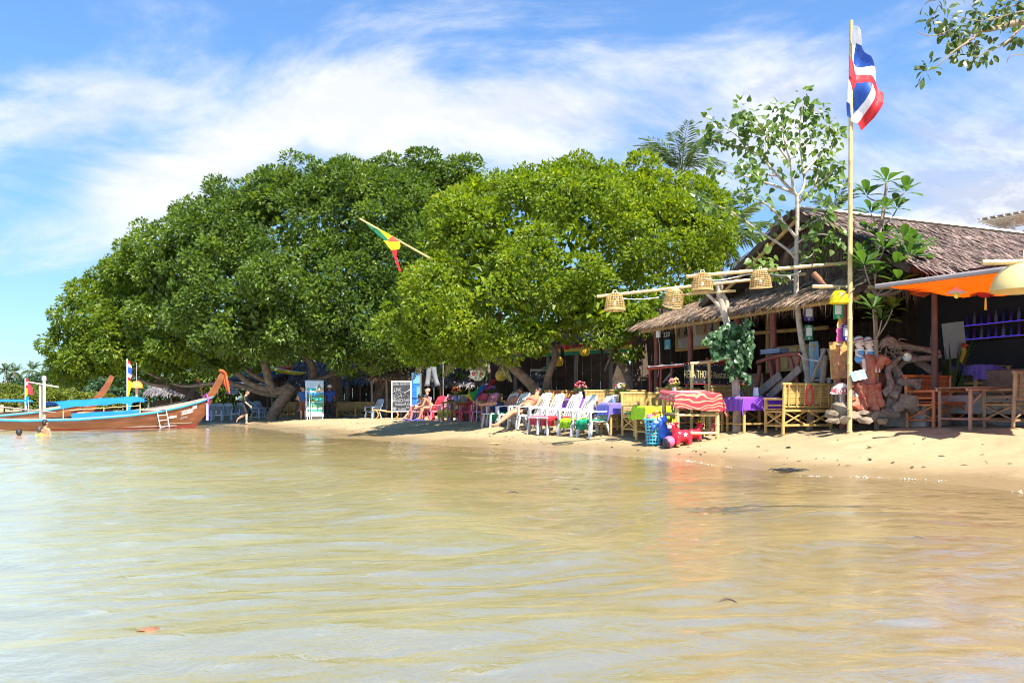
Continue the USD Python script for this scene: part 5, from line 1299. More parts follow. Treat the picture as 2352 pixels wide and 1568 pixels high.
# ---------------------------------------------------------------- plastic chairs
PW, PP, PR, PB = mat('white_plastic', (.50, .50, .495), .35, .04, 3.0), mat('pink_plastic', (.62, .20, .24), .38, .08, 3.0), mat('red_plastic', (.52, .035, .055), .38, .10, 3.0), mat('blue_grey_plastic', (.34, .42, .50), .4, .08, 3.0)
def make_chair(label, loc, rz, m, group=None):
    """Faces -y: a moulded armchair with a high, slatted, leaning back."""
    t = thing('plastic_chair', label, 'chair', loc, rz, group)
    S = np.array([[(x * (.24 - .02 * (y > 0)), y, .375 + .03 * x * x - .035 * math.sin((y + .25) / .5 * math.pi) + (-.05 if y < -.23 else 0)) for x in np.linspace(-1, 1, 7)] for y in np.linspace(-.26, .22, 8)])
    obj('seat', slab(S, .02), m, t, smooth=40)
    bk = lambda s, h: (s * (.245 - .03 * h), .20 + .30 * h + .04 * (1 - s * s), .37 + .62 * h)
    for s in (-1, 1):
        obj('back_side', tube(spline([bk(s, 0), bk(s * 1.02, .35), bk(s, .75), bk(s * .86, .95)], 9), .026, 7), m, t, smooth=True)
        obj('leg', slab(np.array([[(s * (.20 + .045 * k), -.25 - .05 * k, .36 - .385 * k), (s * (.275 + .045 * k), -.24 - .05 * k, .36 - .385 * k)] for k in (0, .5, 1)]), .05, (0, 1, 0)), m, t)
        obj('leg', slab(np.array([[(s * (.18 + .05 * k), .20 + .12 * k, .38 - .405 * k), (s * (.245 + .05 * k), .19 + .12 * k, .38 - .405 * k)] for k in (0, .5, 1)]), .05, (0, 1, 0)), m, t)
        obj('arm', slab(np.array([[(s * (.24 + w_), y, z) for w_ in (0, .065)] for y, z in ((-.30, .575), (-.22, .60), (0, .61), (.18, .615), (.33, .63))]), .025), m, t)
        obj('arm_post', slab(np.array([[(s * .245, -.28, z), (s * .305, -.28, z)] for z in (.58, .36)]), .045, (0, 1, 0)), m, t)
    top = np.array([[bk(s, h) for s in np.linspace(-.9, .9, 8)] for h in (.70, .78, .86, .94, 1.0)])
    top[-1, :, 2] -= .035 * np.linspace(-1, 1, 8) ** 2; top[0, :, 2] += .06 * np.linspace(-1, 1, 8) ** 2 - .02
    bk_ = obj('backrest', slab(top, .018, (0, -1, .4)), m, t, smooth=50)
    obj('back_foot', slab(np.array([[bk(s, h) for s in np.linspace(-.9, .9, 6)] for h in (.02, .10)]), .018, (0, -1, .4)), m, t)
    for s in np.linspace(-.72, .72, 6):
        a, b = np.array(bk(s, .08)), np.array(bk(s, .74))
        obj('back_slat', beam(a, b, .036, .012, up=(0, 1, -.4)), m, bk_)
    return t
g0 = 'white plastic chairs in a row before the bamboo benches'
cw = make_chair('white plastic chair nearest the toys, its back to the bamboo tables', xy(1366, 19.5), -62, PW, g0)
for u, Y, rz, lab in ((1323, 20.2, -60, 'second white plastic chair from the toys, lime towel on its seat'), (1291, 20.9, -58, 'third white plastic chair from the toys, red towel before it'), (1252, 21.7, -60, 'white plastic chair just right of the woman with the red strap'), (1224, 22.5, -57, 'white plastic chair under the woman with the red strap'), (1176, 23.6, -55, 'white plastic chair behind the man with sunglasses'), (1150, 24.2, -58, 'white plastic chair under the man with navy shorts')):
    dup(cw, xy(u, Y), rz, lab, g0)
cr = make_chair('red plastic chair just left of the rainbow umbrella stand', xy(1062, 29.2), -50, PR)
dup(cr, xy(1087, 28.4), -52, 'red plastic chair under the rainbow umbrella')
dup(cr, xy(996, 33.6), -40, 'red plastic chair under the bending woman')
cp = make_chair('pink plastic chair with its back towards the rainbow umbrella', xy(1112, 27.6), -50, PP)
dup(cp, xy(1012, 32.6), -48, 'pink plastic chair with a pink towel over its back')
dup(cp, xy(966, 34.6), -30, 'pink plastic chair under the bald man')
cb = make_chair('blue grey plastic chair with yellow cloth beside the red chairs', xy(1058, 30.4), -52, PB)
dup(cb, xy(1034, 31.4), -50, 'blue grey plastic chair behind the pile of small flowers')
for u, Y, rz, lab in ((858, 40.5, -40, 'grey plastic chair left of the orange framed lounger'), (500, 46.5, 10, 'leftmost blue grey plastic chair behind the boat bow'), (522, 46, 12, 'blue grey plastic chair left of the walking man'), (545, 46.5, -5, 'blue grey plastic chair right behind the walking man'), (592, 46, 70, 'pale plastic chair right of the walking man'), (604, 46.8, 60, 'pale plastic chair beside the hanging red cloth'), (478, 47, 0, 'blue grey plastic chair under the purple sash of the boat')):
    dup(cb, xy(u, Y), rz, lab, 'plastic chairs in the tree shade')
# towels on seats and stools
def towel(label, loc, rz, m, L=.75, w=.48, drop=.22):
    n = 14
    P = np.array([[(x, y, .008 * math.sin(x * 23 + y * 9) - (drop * max(0, (-y - L / 2 + .2) / .2)) + (.05 * max(0, y - L * .3))) for x in np.linspace(-w / 2, w / 2, 8)] for y in np.linspace(-L / 2, L / 2, n)])
    for i in range(n):
        if P[i, 0, 2] < -.05:
            P[i, :, 1] = -L / 2 + .2 - .03 + .02 * np.sin(np.arange(8) * 1.7)
    p = obj('towel', slab(P, .018), m, smooth=50, label=label, cat='towel'); place(UsdGeom.Xformable(stage.GetPrimAtPath(p)), loc, rz)
towel('green towel on the seat of the white chair nearest the toys', xy(1352, 19.5) + [0, 0, .42], -62, GREENC)
towel('lime towel on the second white chair from the toys', xy(1316, 20.1) + [0, 0, .42], -60, LIME, .8)
towel('red and pink towel spread before the third white chair', xy(1279, 20.8) + [0, 0, .43], -58, REDC, .8)
towel('pink towel spread over the stool beside the woman with the red strap', xy(1240, 21.4) + [0, 0, .43], -58, PINKC, .8)
towel('rose towel on the white stool before the white chairs', xy(1258, 21.0) + [0, 0, .44], -58, PINKC, .6)
towel('dark green towel under the reclining man with navy shorts', xy(1143, 24.0) + [0, 0, .42], -58, GREENC, .7)
towel('yellow cloth on the seat of the blue grey chairs', xy(1030, 30.9) + [0, 0, .42], -50, flat('cloth_yellow', (.58, .38, .03)), .9, .6, .3)
towel('yellow green cloth over the blue grey chair beside the red chairs', xy(1050, 30.0) + [0, 0, .42], -50, flat('cloth_olive', (.45, .42, .04)), .8, .5)
towel('dark red cushion cloth on the first red chair', xy(1060, 29.1) + [0, 0, .43], -50, flat('cloth_darkred', (.32, .015, .03)), .5)
towel('dark red cushion cloth on the red chair under the umbrella', xy(1085, 28.3) + [0, 0, .43], -52, flat('cloth_darkred', (1, 1, 1)), .5)
p = obj('towel', slab(np.array([[(x, .20 + .30 * h + .03, .40 + .62 * h) for x in np.linspace(-.24, .24, 5)] for h in np.linspace(.2, 1.03, 6)] + [[(x, .56, .40 + .62 * h) for x in np.linspace(-.24, .24, 5)] for h in (.95, .6)]), .015, (0, -1, .4)), mat('striped_towel', (.62, .06, .10), .8, col2=(.70, .45, .45), scale=3), smooth=40, label='pink and red towel hung over a pink chair back', cat='towel'); place(UsdGeom.Xformable(stage.GetPrimAtPath(p)), xy(1012, 32.6), -48)
def stool(label, loc, rz, m=PW):
    t = thing('plastic_stool', label, 'stool', loc, rz)
    obj('seat', bevel((0, 0, .40), (.44, .40, .035), .015), m, t)
    for sx in (-1, 1):
        for sy in (-1, 1):
            obj('leg', slab(np.array([[(sx * (.17 + .05 * k), sy * (.15 + .05 * k), .39 - .42 * k), (sx * (.21 + .05 * k), sy * (.15 + .05 * k), .39 - .42 * k)] for k in (0, 1)]), .045, (0, sy, 0)), m, t)
    return t
st = stool('white plastic stool under the rose towel', xy(1258, 21.0), -58)
dup(st, xy(1236, 21.3), -58, 'white plastic stool under the pink towel')
dup(st, xy(1188, 22.9), -58, 'white plastic stool below the legs of the woman with the red strap')
dup(st, xy(1128, 23.9), -58, 'white plastic stool below the crossed legs of the man')

# orange lounger
t = thing('orange_lounger', 'lounger with an orange tube frame and blue cloth beside the guitar chalkboard', 'lounger', xy(892, 38.5), 6)
for s in (-1, 1):
    y = s * .3
    obj('frame_tube', tube(spline([(-.75, y, .42), (-.3, y, .40), (.15, y, .34), (.5, y, .42), (.8, y, .55)], 12), .03, 7), flat('tube_orange', (.62, .27, .06), .4), t, smooth=True)
    for x in (-.55, .35):
        obj('leg', tube(spline([(x, y, .40), (x + .1, y, .2), (x - .05, y, 0)], 8), .028, 7), flat('tube_orange', (1, 1, 1)), t, smooth=True)
obj('sling', slab(np.array([[(x, y, z) for y in (-.28, .28)] for x, z in ((-.72, .41), (-.3, .38), (.1, .34), (.35, .5), (.62, .88))]), .02), flat('sling_blue', (.03, .22, .38)), t, smooth=30)
obj('folded_towel', bevel((-.35, 0, .42), (.5, .5, .06), .02), mat('striped_towel', (1, 1, 1)), t)

# violet stand by the bar
pv = xy(2252, 16.6) + [0, 0, .30]
t = thing('bamboo_stand', 'tall bamboo stand under the purple flowered cloth by the bar', 'stand', pv, 12)
for sx in (-.38, .38):
    for sy in (-.3, .3):
        cane(t, (sx, sy, -.35), (sx, sy, .82), .045, BAMP if sx > 0 else BAM, 'leg', .24)
    cane(t, (sx, -.3, .12), (sx, .3, .12), .03, BAM, 'stretcher'); cane(t, (sx, -.3, .48), (sx, .3, .48), .03, BAM, 'stretcher')
for sy in (-.3, .3):
    cane(t, (-.38, sy, .12), (.38, sy, .12), .03, BAMP, 'stretcher'); cane(t, (-.38, sy, .48), (.38, sy, .48), .03, BAMP, 'stretcher')
    cane(t, (0, sy, .2), (.36, sy, .46), .02, BAM, 'brace')
for k in range(8):
    obj('top_slat', beam((-.42, -.32 + .09 * k, .83), (.42, -.32 + .09 * k, .83), .07, .016), BAM, t)
FL = mat('flowered_purple', (.14, .10, .50), .7, col2=(.22, .17, .55), scale=3.0)
cl = cloth_over(.88, .7, .85, (.22, .30, .30, .1), .05, 6, 40)
cl[0][:, 2] -= np.clip(cl[0][:, 0], 0, 1) * .28 * (cl[0][:, 0] > 0)
p = obj('flowered_cloth', cl, FL, smooth=True, label='purple cloth with flower print draped over the tall stand by the bar', cat='cloth'); place(UsdGeom.Xformable(stage.GetPrimAtPath(p)), pv, 12)
# ---------------------------------------------------------------- people
def skinmat(name, c):
    return mat(name, c, .5, .10, 9.0, spec=.35)
SK1, SK2, SK3, SK4 = skinmat('skin_fair', (.50, .27, .18)), skinmat('skin_tan', (.42, .20, .11)), skinmat('skin_brown', (.25, .12, .065)), skinmat('skin_sunburnt', (.48, .20, .12))
HAIRD, HAIRB = mat('dark_hair', (.018, .014, .012), .5, .3, 20), mat('brown_hair', (.06, .04, .025), .5, .3, 20)

def mani(spec):
    """A solid from a list of lists of (centre, radius): each list is one hull of balls."""
    out = []
    for balls in spec:
        ms = [m3.Manifold.sphere(float(r), 14).translate([float(x) for x in c]) for c, r in balls]
        out.append(m3.Manifold.batch_hull(ms))
    m = m3.Manifold.batch_boolean(out, m3.OpType.Add)
    return m

def fin(m, res=.035, it=8):
    m = m.refine_to_length(res).to_mesh()
    t = trimesh.Trimesh(m.vert_properties[:, :3], m.tri_verts, process=True)
    trimesh.smoothing.filter_taubin(t, iterations=it)
    return t.vertices, t.faces

def hand_balls(w, d, side, up):
    """Palm, four fingers and a thumb from the wrist w along d; side points to the thumb, up out of the back of the hand."""
    w, d, side, up = [np.asarray(x, float) for x in (w, d, side, up)]
    out = [[(w, .026), (w + d * .045 + side * .022, .02), (w + d * .085 + side * .026, .014), (w + d * .085 - side * .026, .014), (w + d * .04 - side * .018, .02)]]
    for k, L in enumerate((.068, .078, .072, .055)):
        b = w + d * .085 + side * (.027 - .018 * k); c = d * .9 - up * .35; e = d * .55 - up * .8
        m_ = b + c * L * .5; out += [[(b, .0095), (m_, .009)], [(m_, .009), (m_ + e * L * .5, .0075)]]
    b = w + d * .03 + side * .026; m_ = b + (side * .7 + d * .6) * .04
    out += [[(b, .013), (m_, .0105)], [(m_, .0105), (m_ + (d * .9 + side * .15) * .035, .0085)]]
    return out

def norm(v):
    v = np.asarray(v, float); return v / (np.linalg.norm(v) + 1e-9)

def person(label, J, look, skin, hair, clothes, loc, rz, fat=1.0, cat='person', hairlen=0.0, bald=False, extras=None):
    """J: joints head neck sl sr el er wl wr pel hl hr kl kr al ar (and optional tl tr toes); look: the way the face points."""
    J = {k: np.asarray(v, float) for k, v in J.items()}
    t = thing('person', label, cat, loc, rz)
    look = norm(look); upv = norm(J['head'] - J['neck']); look = norm(look - upv * (look @ upv) * .6); sidev = norm(np.cross(look, upv)); upv = np.cross(sidev, look)
    waist = J['pel'] * .62 + J['neck'] * .38; chest = J['pel'] * .25 + J['neck'] * .75
    fw = norm(np.cross(J['sl'] - J['sr'], J['neck'] - J['pel']))
    B_ = {
        'torso': [[(J['sl'] * .8 + chest * .2, .068 * fat), (J['sr'] * .8 + chest * .2, .068 * fat), (chest, .108 * fat), (waist, .108 * fat), (chest + (J['sl'] - J['sr']) * .17 - (J['neck'] - J['pel']) * .16, .095 * fat), (chest - (J['sl'] - J['sr']) * .17 - (J['neck'] - J['pel']) * .16, .095 * fat)],
                  [(waist, .112 * fat), (J['hl'], .098 * fat), (J['hr'], .098 * fat), (J['pel'], .11 * fat)]],
        'neck': [[(J['neck'], .058), (J['head'] - upv * .05, .052)], [(J['neck'], .06), (J['sl'] * .6 + J['neck'] * .4, .05), (J['sr'] * .6 + J['neck'] * .4, .05)]],
        'arms': [], 'forearms': [], 'thighs': [], 'calves': [], 'feet': [], 'hands': []}
    for s in 'lr':
        B_['arms'].append([(J['s' + s], .055 * fat), (J['e' + s], .041)])
        B_['forearms'].append([(J['e' + s], .041), (J['e' + s] * .6 + J['w' + s] * .4, .041), (J['w' + s], .027)])
        B_['thighs'].append([(J['h' + s], .092 * fat), (J['h' + s] * .5 + J['k' + s] * .5, .075 * fat), (J['k' + s], .057)])
        c = J['k' + s] * .65 + J['a' + s] * .35
        B_['calves'].append([(J['k' + s], .056), (c, .060), (J['a' + s], .036)])
        toe = J.get('t' + s)
        if toe is None:
            toe = J['a' + s] + norm([look[0], look[1], -.3]) * .16
        heel = J['a' + s] - norm(toe - J['a' + s]) * .05 - np.array([0, 0, .025])
        B_['feet'].append([(J['a' + s], .036), (heel, .03), (toe, .022), (toe + norm(np.cross(toe - heel, (0, 0, 1))) * .03, .02)])
        d = norm(J['w' + s] - J['e' + s])
        sd = norm(np.cross(d, np.cross(look + .01, d))); 
        B_['hands'] += hand_balls(J['w' + s], d, norm(look - d * (look @ d) + 1e-3), norm(np.cross(d, look) * (1 if s == 'l' else -1) + 1e-3))
    h = J['head']
    head = [[(h + upv * .035, .082), (h + upv * .04 - look * .025, .085), (h - upv * .035 + look * .035, .055), (h - upv * .085 + look * .05, .032), (h + upv * .03 + look * .03, .075)],
            [(h + look * .085 + upv * .015, .014), (h + look * .108 - upv * .022, .014), (h + look * .07 - upv * .028, .02)],
            [(h + look * .082 - upv * .055 + sidev * .018, .013), (h + look * .082 - upv * .055 - sidev * .018, .013)]]
    for s in (-1, 1):
        head.append([(h + sidev * s * .082 + upv * .02, .016), (h + sidev * s * .084 - upv * .02, .012), (h + sidev * s * .072, .018)])
    obj('body', fin(mani(B_['torso'] + B_['neck'] + B_['arms'] + B_['forearms'] + B_['thighs'] + B_['calves'] + B_['feet'] + head), .04, 8), skin, t, smooth=True)
    nh = len(B_['hands']) // 2
    for hb in (B_['hands'][:nh], B_['hands'][nh:]):
        obj('hand', fin(mani(hb), .012, 3), skin, t, smooth=True)
    for s in (-1, 1):
        obj('eye', ell(h + look * .083 + sidev * s * .033 + upv * .018, (.012, .012, .009), 1), flat('eye_dark', (.03, .02, .018)), t, smooth=True)
    if not bald:
        hv, hf = ell((0, 0, 0), (1, 1, 1), 3)
        keep = []
        for f in hf:
            c = hv[f].mean(0)
            keep.append(c[2] > (-.15 - hairlen if c[0] < .35 else .45))
        fr_ = np.stack([look, np.cross(upv, look), upv], 1)
        hv2 = (hv * (.112, .094, .112) * (1 + .05 * (meshkit.noise(hv * 4, 2) - .5)[:, None]) + (-.008, 0, .032)) @ fr_.T + h
        k = trimesh.Trimesh(hv2, hf[np.array(keep)], process=False); k.remove_unreferenced_vertices()
        obj('hair', (np.array(k.vertices), np.array(k.faces)), hair, t, smooth=True)
        if hairlen > .3:
            obj('hair', fin(mani([[(h - look * .05, .075), (h - look * .07 - upv * .12, .06), (h - look * .06 - upv * .12 * (1 + hairlen), .035)]]), .04, 4), hair, t, smooth=True)
    for name, m_, keys, infl, cut in clothes:
        spec = []
        for k in keys:
            if k in ('upperleg', 'sleeve'):
                for s in 'lr':
                    a, b = (J['h' + s], J['k' + s]) if k == 'upperleg' else (J['s' + s], J['e' + s])
                    e = a + (b - a) * cut
                    spec.append([(a, (.092 if k == 'upperleg' else .055) * fat + infl), (e, (.080 if k == 'upperleg' else .05) * fat + infl)])
            elif k == 'hipband':
                spec.append([(J['hl'], .098 * fat + infl), (J['hr'], .098 * fat + infl), (J['pel'] * .93 + J['neck'] * .07, .108 * fat + infl)])
            elif k == 'chestband':
                cc = chest - (J['neck'] - J['pel']) * .10
                spec.append([(cc + (J['sl'] - J['sr']) * .19, .092 * fat + infl), (cc - (J['sl'] - J['sr']) * .19, .092 * fat + infl)])
            else:
                spec += [[(c, r + infl) for c, r in b] for b in B_[k]]
        obj(name, fin(mani(spec), .04, 5), m_, t, smooth=True)
    for e in extras or ():
        e(t, J, h, look, upv, sidev)
    return t

def sunglasses(t, J, h, look, upv, sidev):
    fr_ = np.stack([sidev, look, upv], 1)
    obj('sunglasses', [tr(bevel((s * .036, .098, .018), (.058, .012, .036), .005), h, fr_) for s in (-1, 1)] + [tr(box((0, .10, .022), (.03, .008, .008)), h, fr_)] + [tr(box((s * .08, .03, .022), (.005, .14, .008)), h, fr_) for s in (-1, 1)], flat('lens_black', (.012, .012, .014), .15), t)
def hat(c, brim=.15):
    def f(t, J, h, look, upv, sidev):
        fr_ = np.stack([look, -sidev, upv], 1)
        obj('hat', tr(lathe([(0, .155), (.06, .152), (.098, .12), (.104, .05), (brim, .022), (brim, .016), (.10, .04)], 18), h, fr_), c, t, smooth=40)
    return f
def strap(c):
    def f(t, J, h, look, upv, sidev):
        cc = J['pel'] * .25 + J['neck'] * .75 - (J['neck'] - J['pel']) * .14
        ax = norm(J['neck'] - J['pel']); a = norm(J['sl'] - J['sr']); b = np.cross(ax, a)
        ring = [cc + a * .205 * math.cos(q) + b * .135 * math.sin(q) for q in np.linspace(0, 2 * math.pi, 25)]
        obj('bikini_strap', tube(ring, .012, 6), c, t, smooth=True)
    return f
NEO, NAVYC, BROWNC, DKC, BLUEC = flat('neoprene', (.016, .016, .018), .5), flat('navy_cloth', (.018, .03, .12), .7), flat('brown_cloth', (.16, .055, .03), .8), flat('dark_trousers', (.02, .02, .026), .8), flat('blue_shirt', (.03, .085, .24), .8)
G_ = Gp(563, 974)
person('person in a short black wetsuit walking along the waterline', dict(head=(.10, 0, 1.58), neck=(.04, 0, 1.42), sl=(.02, .18, 1.36), sr=(.02, -.18, 1.36), el=(-.16, .25, 1.12), wl=(-.10, .25, .86), er=(.10, -.24, 1.10), wr=(.30, -.22, .92), pel=(-.02, 0, .92), hl=(-.02, .09, .90), hr=(-.02, -.09, .90), kr=(.10, -.09, .50), ar=(.10, -.09, .07), tr=(.27, -.10, .03), kl=(-.06, .09, .47), al=(-.40, .09, .26), tl=(-.46, .09, .12)), (1, 0, -.1), SK1, HAIRD,
       [('wetsuit', NEO, ['torso', 'sleeve', 'upperleg'], .012, .8)], G_, 0)
stand = dict(head=(0, 0, 1.60), neck=(0, .01, 1.44), sl=(.19, 0, 1.38), sr=(-.19, 0, 1.38), el=(.24, 0, 1.10), wl=(.22, -.08, .88), er=(-.24, 0, 1.10), wr=(-.22, -.08, .88), pel=(0, 0, .93), hl=(.09, 0, .91), hr=(-.09, 0, .91), kl=(.10, -.01, .50), kr=(-.10, -.01, .50), al=(.10, .02, .08), ar=(-.11, .02, .08))
person('person in blue shirt and brown shorts standing left of the painting display, seen from behind', {**stand, 'tl': (.11, .18, .03), 'tr': (-.11, .18, .03), 'wl': (.18, .12, 1.05), 'wr': (-.20, .1, .95)}, (.1, 1, 0), SK1, HAIRD, [('shirt', BLUEC, ['torso', 'sleeve'], .018, .6), ('shorts', BROWNC, ['hipband', 'upperleg'], .024, .85)], xy(697, 41.5), 6)
person('man in blue shirt, dark trousers and white hat standing right of the painting display', {**stand, 'wl': (.26, -.14, 1.0), 'er': (-.23, -.02, 1.1)}, (-.15, -1, -.1), SK3, HAIRD, [('shirt', flat('deep_blue_shirt', (.02, .06, .30), .8), ['torso', 'sleeve'], .018, .7), ('trousers', DKC, ['hipband', 'thighs', 'calves'], .02, 1)], xy(757, 41.8), 10, extras=[hat(WHITE)])
seat = dict(pel=(0, 0, .50), hl=(-.02, .1, .50), hr=(-.02, -.1, .50))
person('dark haired woman in a bikini bending forward on a red chair', {**seat, 'head': (-.52, -.06, .93), 'neck': (-.38, 0, .88), 'sl': (-.33, .17, .84), 'sr': (-.33, -.17, .84), 'el': (-.50, .16, .58), 'wl': (-.66, .04, .50), 'er': (-.48, -.20, .56), 'wr': (-.66, -.10, .50), 'kl': (-.46, .12, .52), 'kr': (-.42, -.16, .50), 'al': (-.50, .12, .08), 'ar': (-.60, -.2, .08), 'tl': (-.66, .13, .03), 'tr': (-.76, -.22, .03)}, (-.8, -.15, -.7), SK2, HAIRD, [('bikini_bottom', flat('bikini_orange', (.45, .10, .08)), ['hipband'], .012, 1), ('bikini_top', flat('bikini_orange', (1, 1, 1)), ['chestband'], .008, 1)], xy(995, 33.4), 14, hairlen=.35)
person('bald man sitting behind the bending woman, his bare legs stretched to the chalkboard', {**seat, 'head': (.16, .02, 1.22), 'neck': (.12, 0, 1.05), 'sl': (.10, .19, .99), 'sr': (.10, -.19, .99), 'el': (-.10, .26, .74), 'wl': (-.30, .18, .62), 'er': (-.12, -.24, .74), 'wr': (-.32, -.16, .62), 'kl': (-.46, .13, .56), 'kr': (-.44, -.12, .56), 'al': (-.66, .14, .08), 'ar': (-.84, -.14, .08), 'tl': (-.82, .14, .03), 'tr': (-1.0, -.14, .03)}, (-1, -.25, -.05), SK1, HAIRD, [('shorts', flat('shorts_grey', (.25, .24, .25)), ['hipband', 'upperleg'], .022, .8), ('shirt', flat('shirt_pale', (.6, .57, .55)), ['torso'], .014, 1)], xy(974, 34.9), 10, bald=True)
person('man with sunglasses in navy shorts sitting with one ankle on his knee', {'pel': (-.08, 0, .46), 'hl': (-.10, .1, .46), 'hr': (-.10, -.1, .46), 'head': (.38, -.06, 1.00), 'neck': (.30, 0, .86), 'sl': (.24, .22, .80), 'sr': (.24, -.22, .80), 'el': (.10, .34, .58), 'wl': (-.16, .22, .58), 'er': (.06, -.34, .58), 'wr': (-.18, -.20, .58), 'kl': (-.46, .20, .58), 'kr': (-.46, -.30, .66), 'al': (-.56, .20, .08), 'ar': (-.78, .02, .62), 'tl': (-.74, .22, .03), 'tr': (-.94, .02, .66)}, (-.65, -.75, -.05), SK4, HAIRB, [('shorts', NAVYC, ['hipband', 'upperleg'], .02, .75)], xy(1164, 24.4), 18, fat=1.2, extras=[sunglasses])
person('woman with red bikini strap and black bottom leaning back with legs stretched to the water', {**seat, 'head': (.42, .14, 1.00), 'neck': (.34, .04, .87), 'sl': (.23, .16, .84), 'sr': (.41, -.16, .81), 'el': (.05, .30, .68), 'wl': (-.16, .24, .56), 'er': (.30, -.30, .64), 'wr': (.10, -.34, .50), 'kl': (-.46, -.06, .40), 'kr': (-.40, -.24, .42), 'al': (-.84, -.22, .09), 'ar': (-.88, -.40, .09), 'tl': (-.98, -.26, .08), 'tr': (-1.04, -.46, .08)}, (-.5, .8, -.15), SK2, HAIRD, [('bikini_bottom', flat('bikini_black', (.014, .014, .016)), ['hipband', 'upperleg'], .012, .22)], xy(1205, 22.9), 12, fat=1.22, hairlen=.2, extras=[strap(flat('strap_red', (.5, .03, .05)))])
# bathers
def bather(label, loc, rz, parts, skin):
    t = thing('person', label, 'person', loc, rz)
    for name, m_, spec in parts:
        obj(name, fin(mani(spec), .035, 5), m_, t, smooth=True)
    return t
HD = lambda z, x=0: [[((x, 0, z), .085), ((x + .01, -.03, z - .06), .06), ((x, -.05, z - .09), .035)], [((x, -.1, z - .02), .014), ((x, -.075, z), .014)], [((x - .085, 0, z - .02), .018), ((x + .085, 0, z - .02), .018), ((x, 0, z), .07)], [((x, 0, z - .1), .05), ((x, .01, z - .25), .06)]]
HRC = lambda z, x=0: [[((x, .015, z + .03), .09), ((x, .03, z - .01), .088)]]
q = B(44, 1003, 26.1); q[2] = 0
bather('bather with dark hair and red shirt up to the neck in the water', q, 200, [('body', SK3, HD(.15) + [[((-.17, 0, -.08), .07), ((.17, 0, -.08), .07), ((0, 0, -.4), .12)]]), ('hair', HAIRD, HRC(.15)), ('shirt', flat('shirt_red', (.55, .02, .05)), [[((-.18, 0, -.05), .085), ((.18, 0, -.05), .085), ((0, 0, -.4), .14), ((0, 0, -.02), .08)]])], SK3)
q = B(104, 1000, 27); q[2] = 0
bather('bare backed bather standing beside the child in yellow', q, 150, [('body', SK2, HD(.43) + [[((-.17, 0, .20), .065), ((.17, 0, .20), .065), ((0, 0, -.3), .13)], [((-.2, 0, .18), .05), ((-.26, -.05, -.1), .04)], [((.2, 0, .18), .05), ((.28, -.12, -.08), .04)]]), ('hair', HAIRD, HRC(.43))], SK2)
q = B(92, 1003, 26.6); q[2] = 0
bather('small child in a yellow swim vest beside the bare backed bather', q, 160, [('body', SK1, HD(.22) + [[((-.1, 0, .03), .05), ((.1, 0, .03), .05), ((0, 0, -.3), .09)]]), ('hair', HAIRB, HRC(.22)), ('swim_vest', flat('vest_yellow', (.72, .55, .02)), [[((-.12, 0, .02), .075), ((.12, 0, .02), .075), ((0, 0, -.2), .11)]])], SK1)
# ---------------------------------------------------------------- flag pole, poles with basket lamps
fp0 = on(*B(1951, 880, 15.2)[:2]); fpt = B(1955, 48, 15.2)
t = thing('flag_pole', 'tall bamboo flag pole standing before the thatched gable', 'flag pole')
obj('pole', bamboo(fp0 - [0, 0, .3], fpt, .048, .42, 9, .75), BAMP, t, smooth=40)
def pix(pts, ox, oy, k):
    return [(ox + x * k, oy + y * k) for x, y in pts]
def flagpiece(pts, Y, amp, seed, x0, mat_, parent, name='stripe', fn=None):
    """A stripe outlined in picture-plane units at depth Y, given folds in depth and thickness."""
    from shapely.geometry import Polygon
    m = trimesh.creation.extrude_polygon(Polygon(pts).buffer(0), 1.0, engine='earcut')
    v, f = m.vertices, m.faces
    v, f = trimesh.remesh.subdivide_to_size(v, f, 14.0)
    out = []
    for x, y, z in v:
        d = amp * (math.sin((x - x0) * .10 + y * .03 + seed) * .6 + math.sin((x - x0) * .05 - y * .045) * .6) * min(1, abs(x - x0) / 14.0)
        p = B(x, y, Y); p[1] += d + z * .008; out.append(p)
    return obj(name, (np.array(out), f), mat_, parent, smooth=50)
t = thing('national_flag', 'red, white and blue striped flag hanging folded on the tall bamboo pole', 'flag')
Q = lambda pts: pix(pts, 1837.5, 0, .2188)
for c, pts, nm in ((WHT, [(548, 270), (580, 330), (585, 460), (578, 660), (552, 640), (545, 450)], 'hoist_band'), (WHT, [(562, 285), (645, 425), (660, 465), (588, 460)], 'stripe'), (NAVY, [(588, 460), (660, 465), (745, 590), (780, 700), (668, 672), (580, 658)], 'stripe'), (WHT, [(580, 658), (668, 672), (780, 700), (835, 825), (735, 795), (598, 768)], 'stripe'),
                   (RED, [(598, 768), (735, 795), (835, 825), (900, 960), (898, 985), (820, 935), (725, 908), (590, 872)], 'stripe'), (RED, [(512, 580), (548, 640), (598, 768), (590, 872), (565, 950), (530, 870), (508, 800)], 'stripe'), (NAVY, [(590, 872), (725, 908), (700, 985), (650, 1090), (590, 1170), (545, 1225), (505, 1215), (502, 1060), (540, 1100), (560, 960)], 'stripe'),
                   (WHT, [(725, 908), (820, 935), (790, 1020), (720, 1140), (640, 1260), (590, 1305), (535, 1270), (545, 1225), (590, 1170), (650, 1090), (700, 985)], 'stripe'), (RED, [(820, 935), (898, 985), (860, 1100), (790, 1230), (700, 1330), (650, 1340), (590, 1305), (640, 1260), (720, 1140), (790, 1020)], 'stripe'), (WHT, [(508, 840), (530, 870), (560, 960), (540, 1100), (502, 1060)], 'stripe')):
    flagpiece(Q(pts), 15.14, .16, 1.0, 1952, c, t, nm)
t = thing('slanted_pole', 'bamboo pole leaning out of the shade tree with the green and yellow flag', 'pole')
obj('pole', bamboo(B(1010, 606, 23.6), B(826, 502, 22.6), .035, .5, 8, .7), BAMP, t, smooth=40)
t = thing('rasta_flag', 'wrapped green, yellow and red flag on the slanted bamboo pole', 'flag')
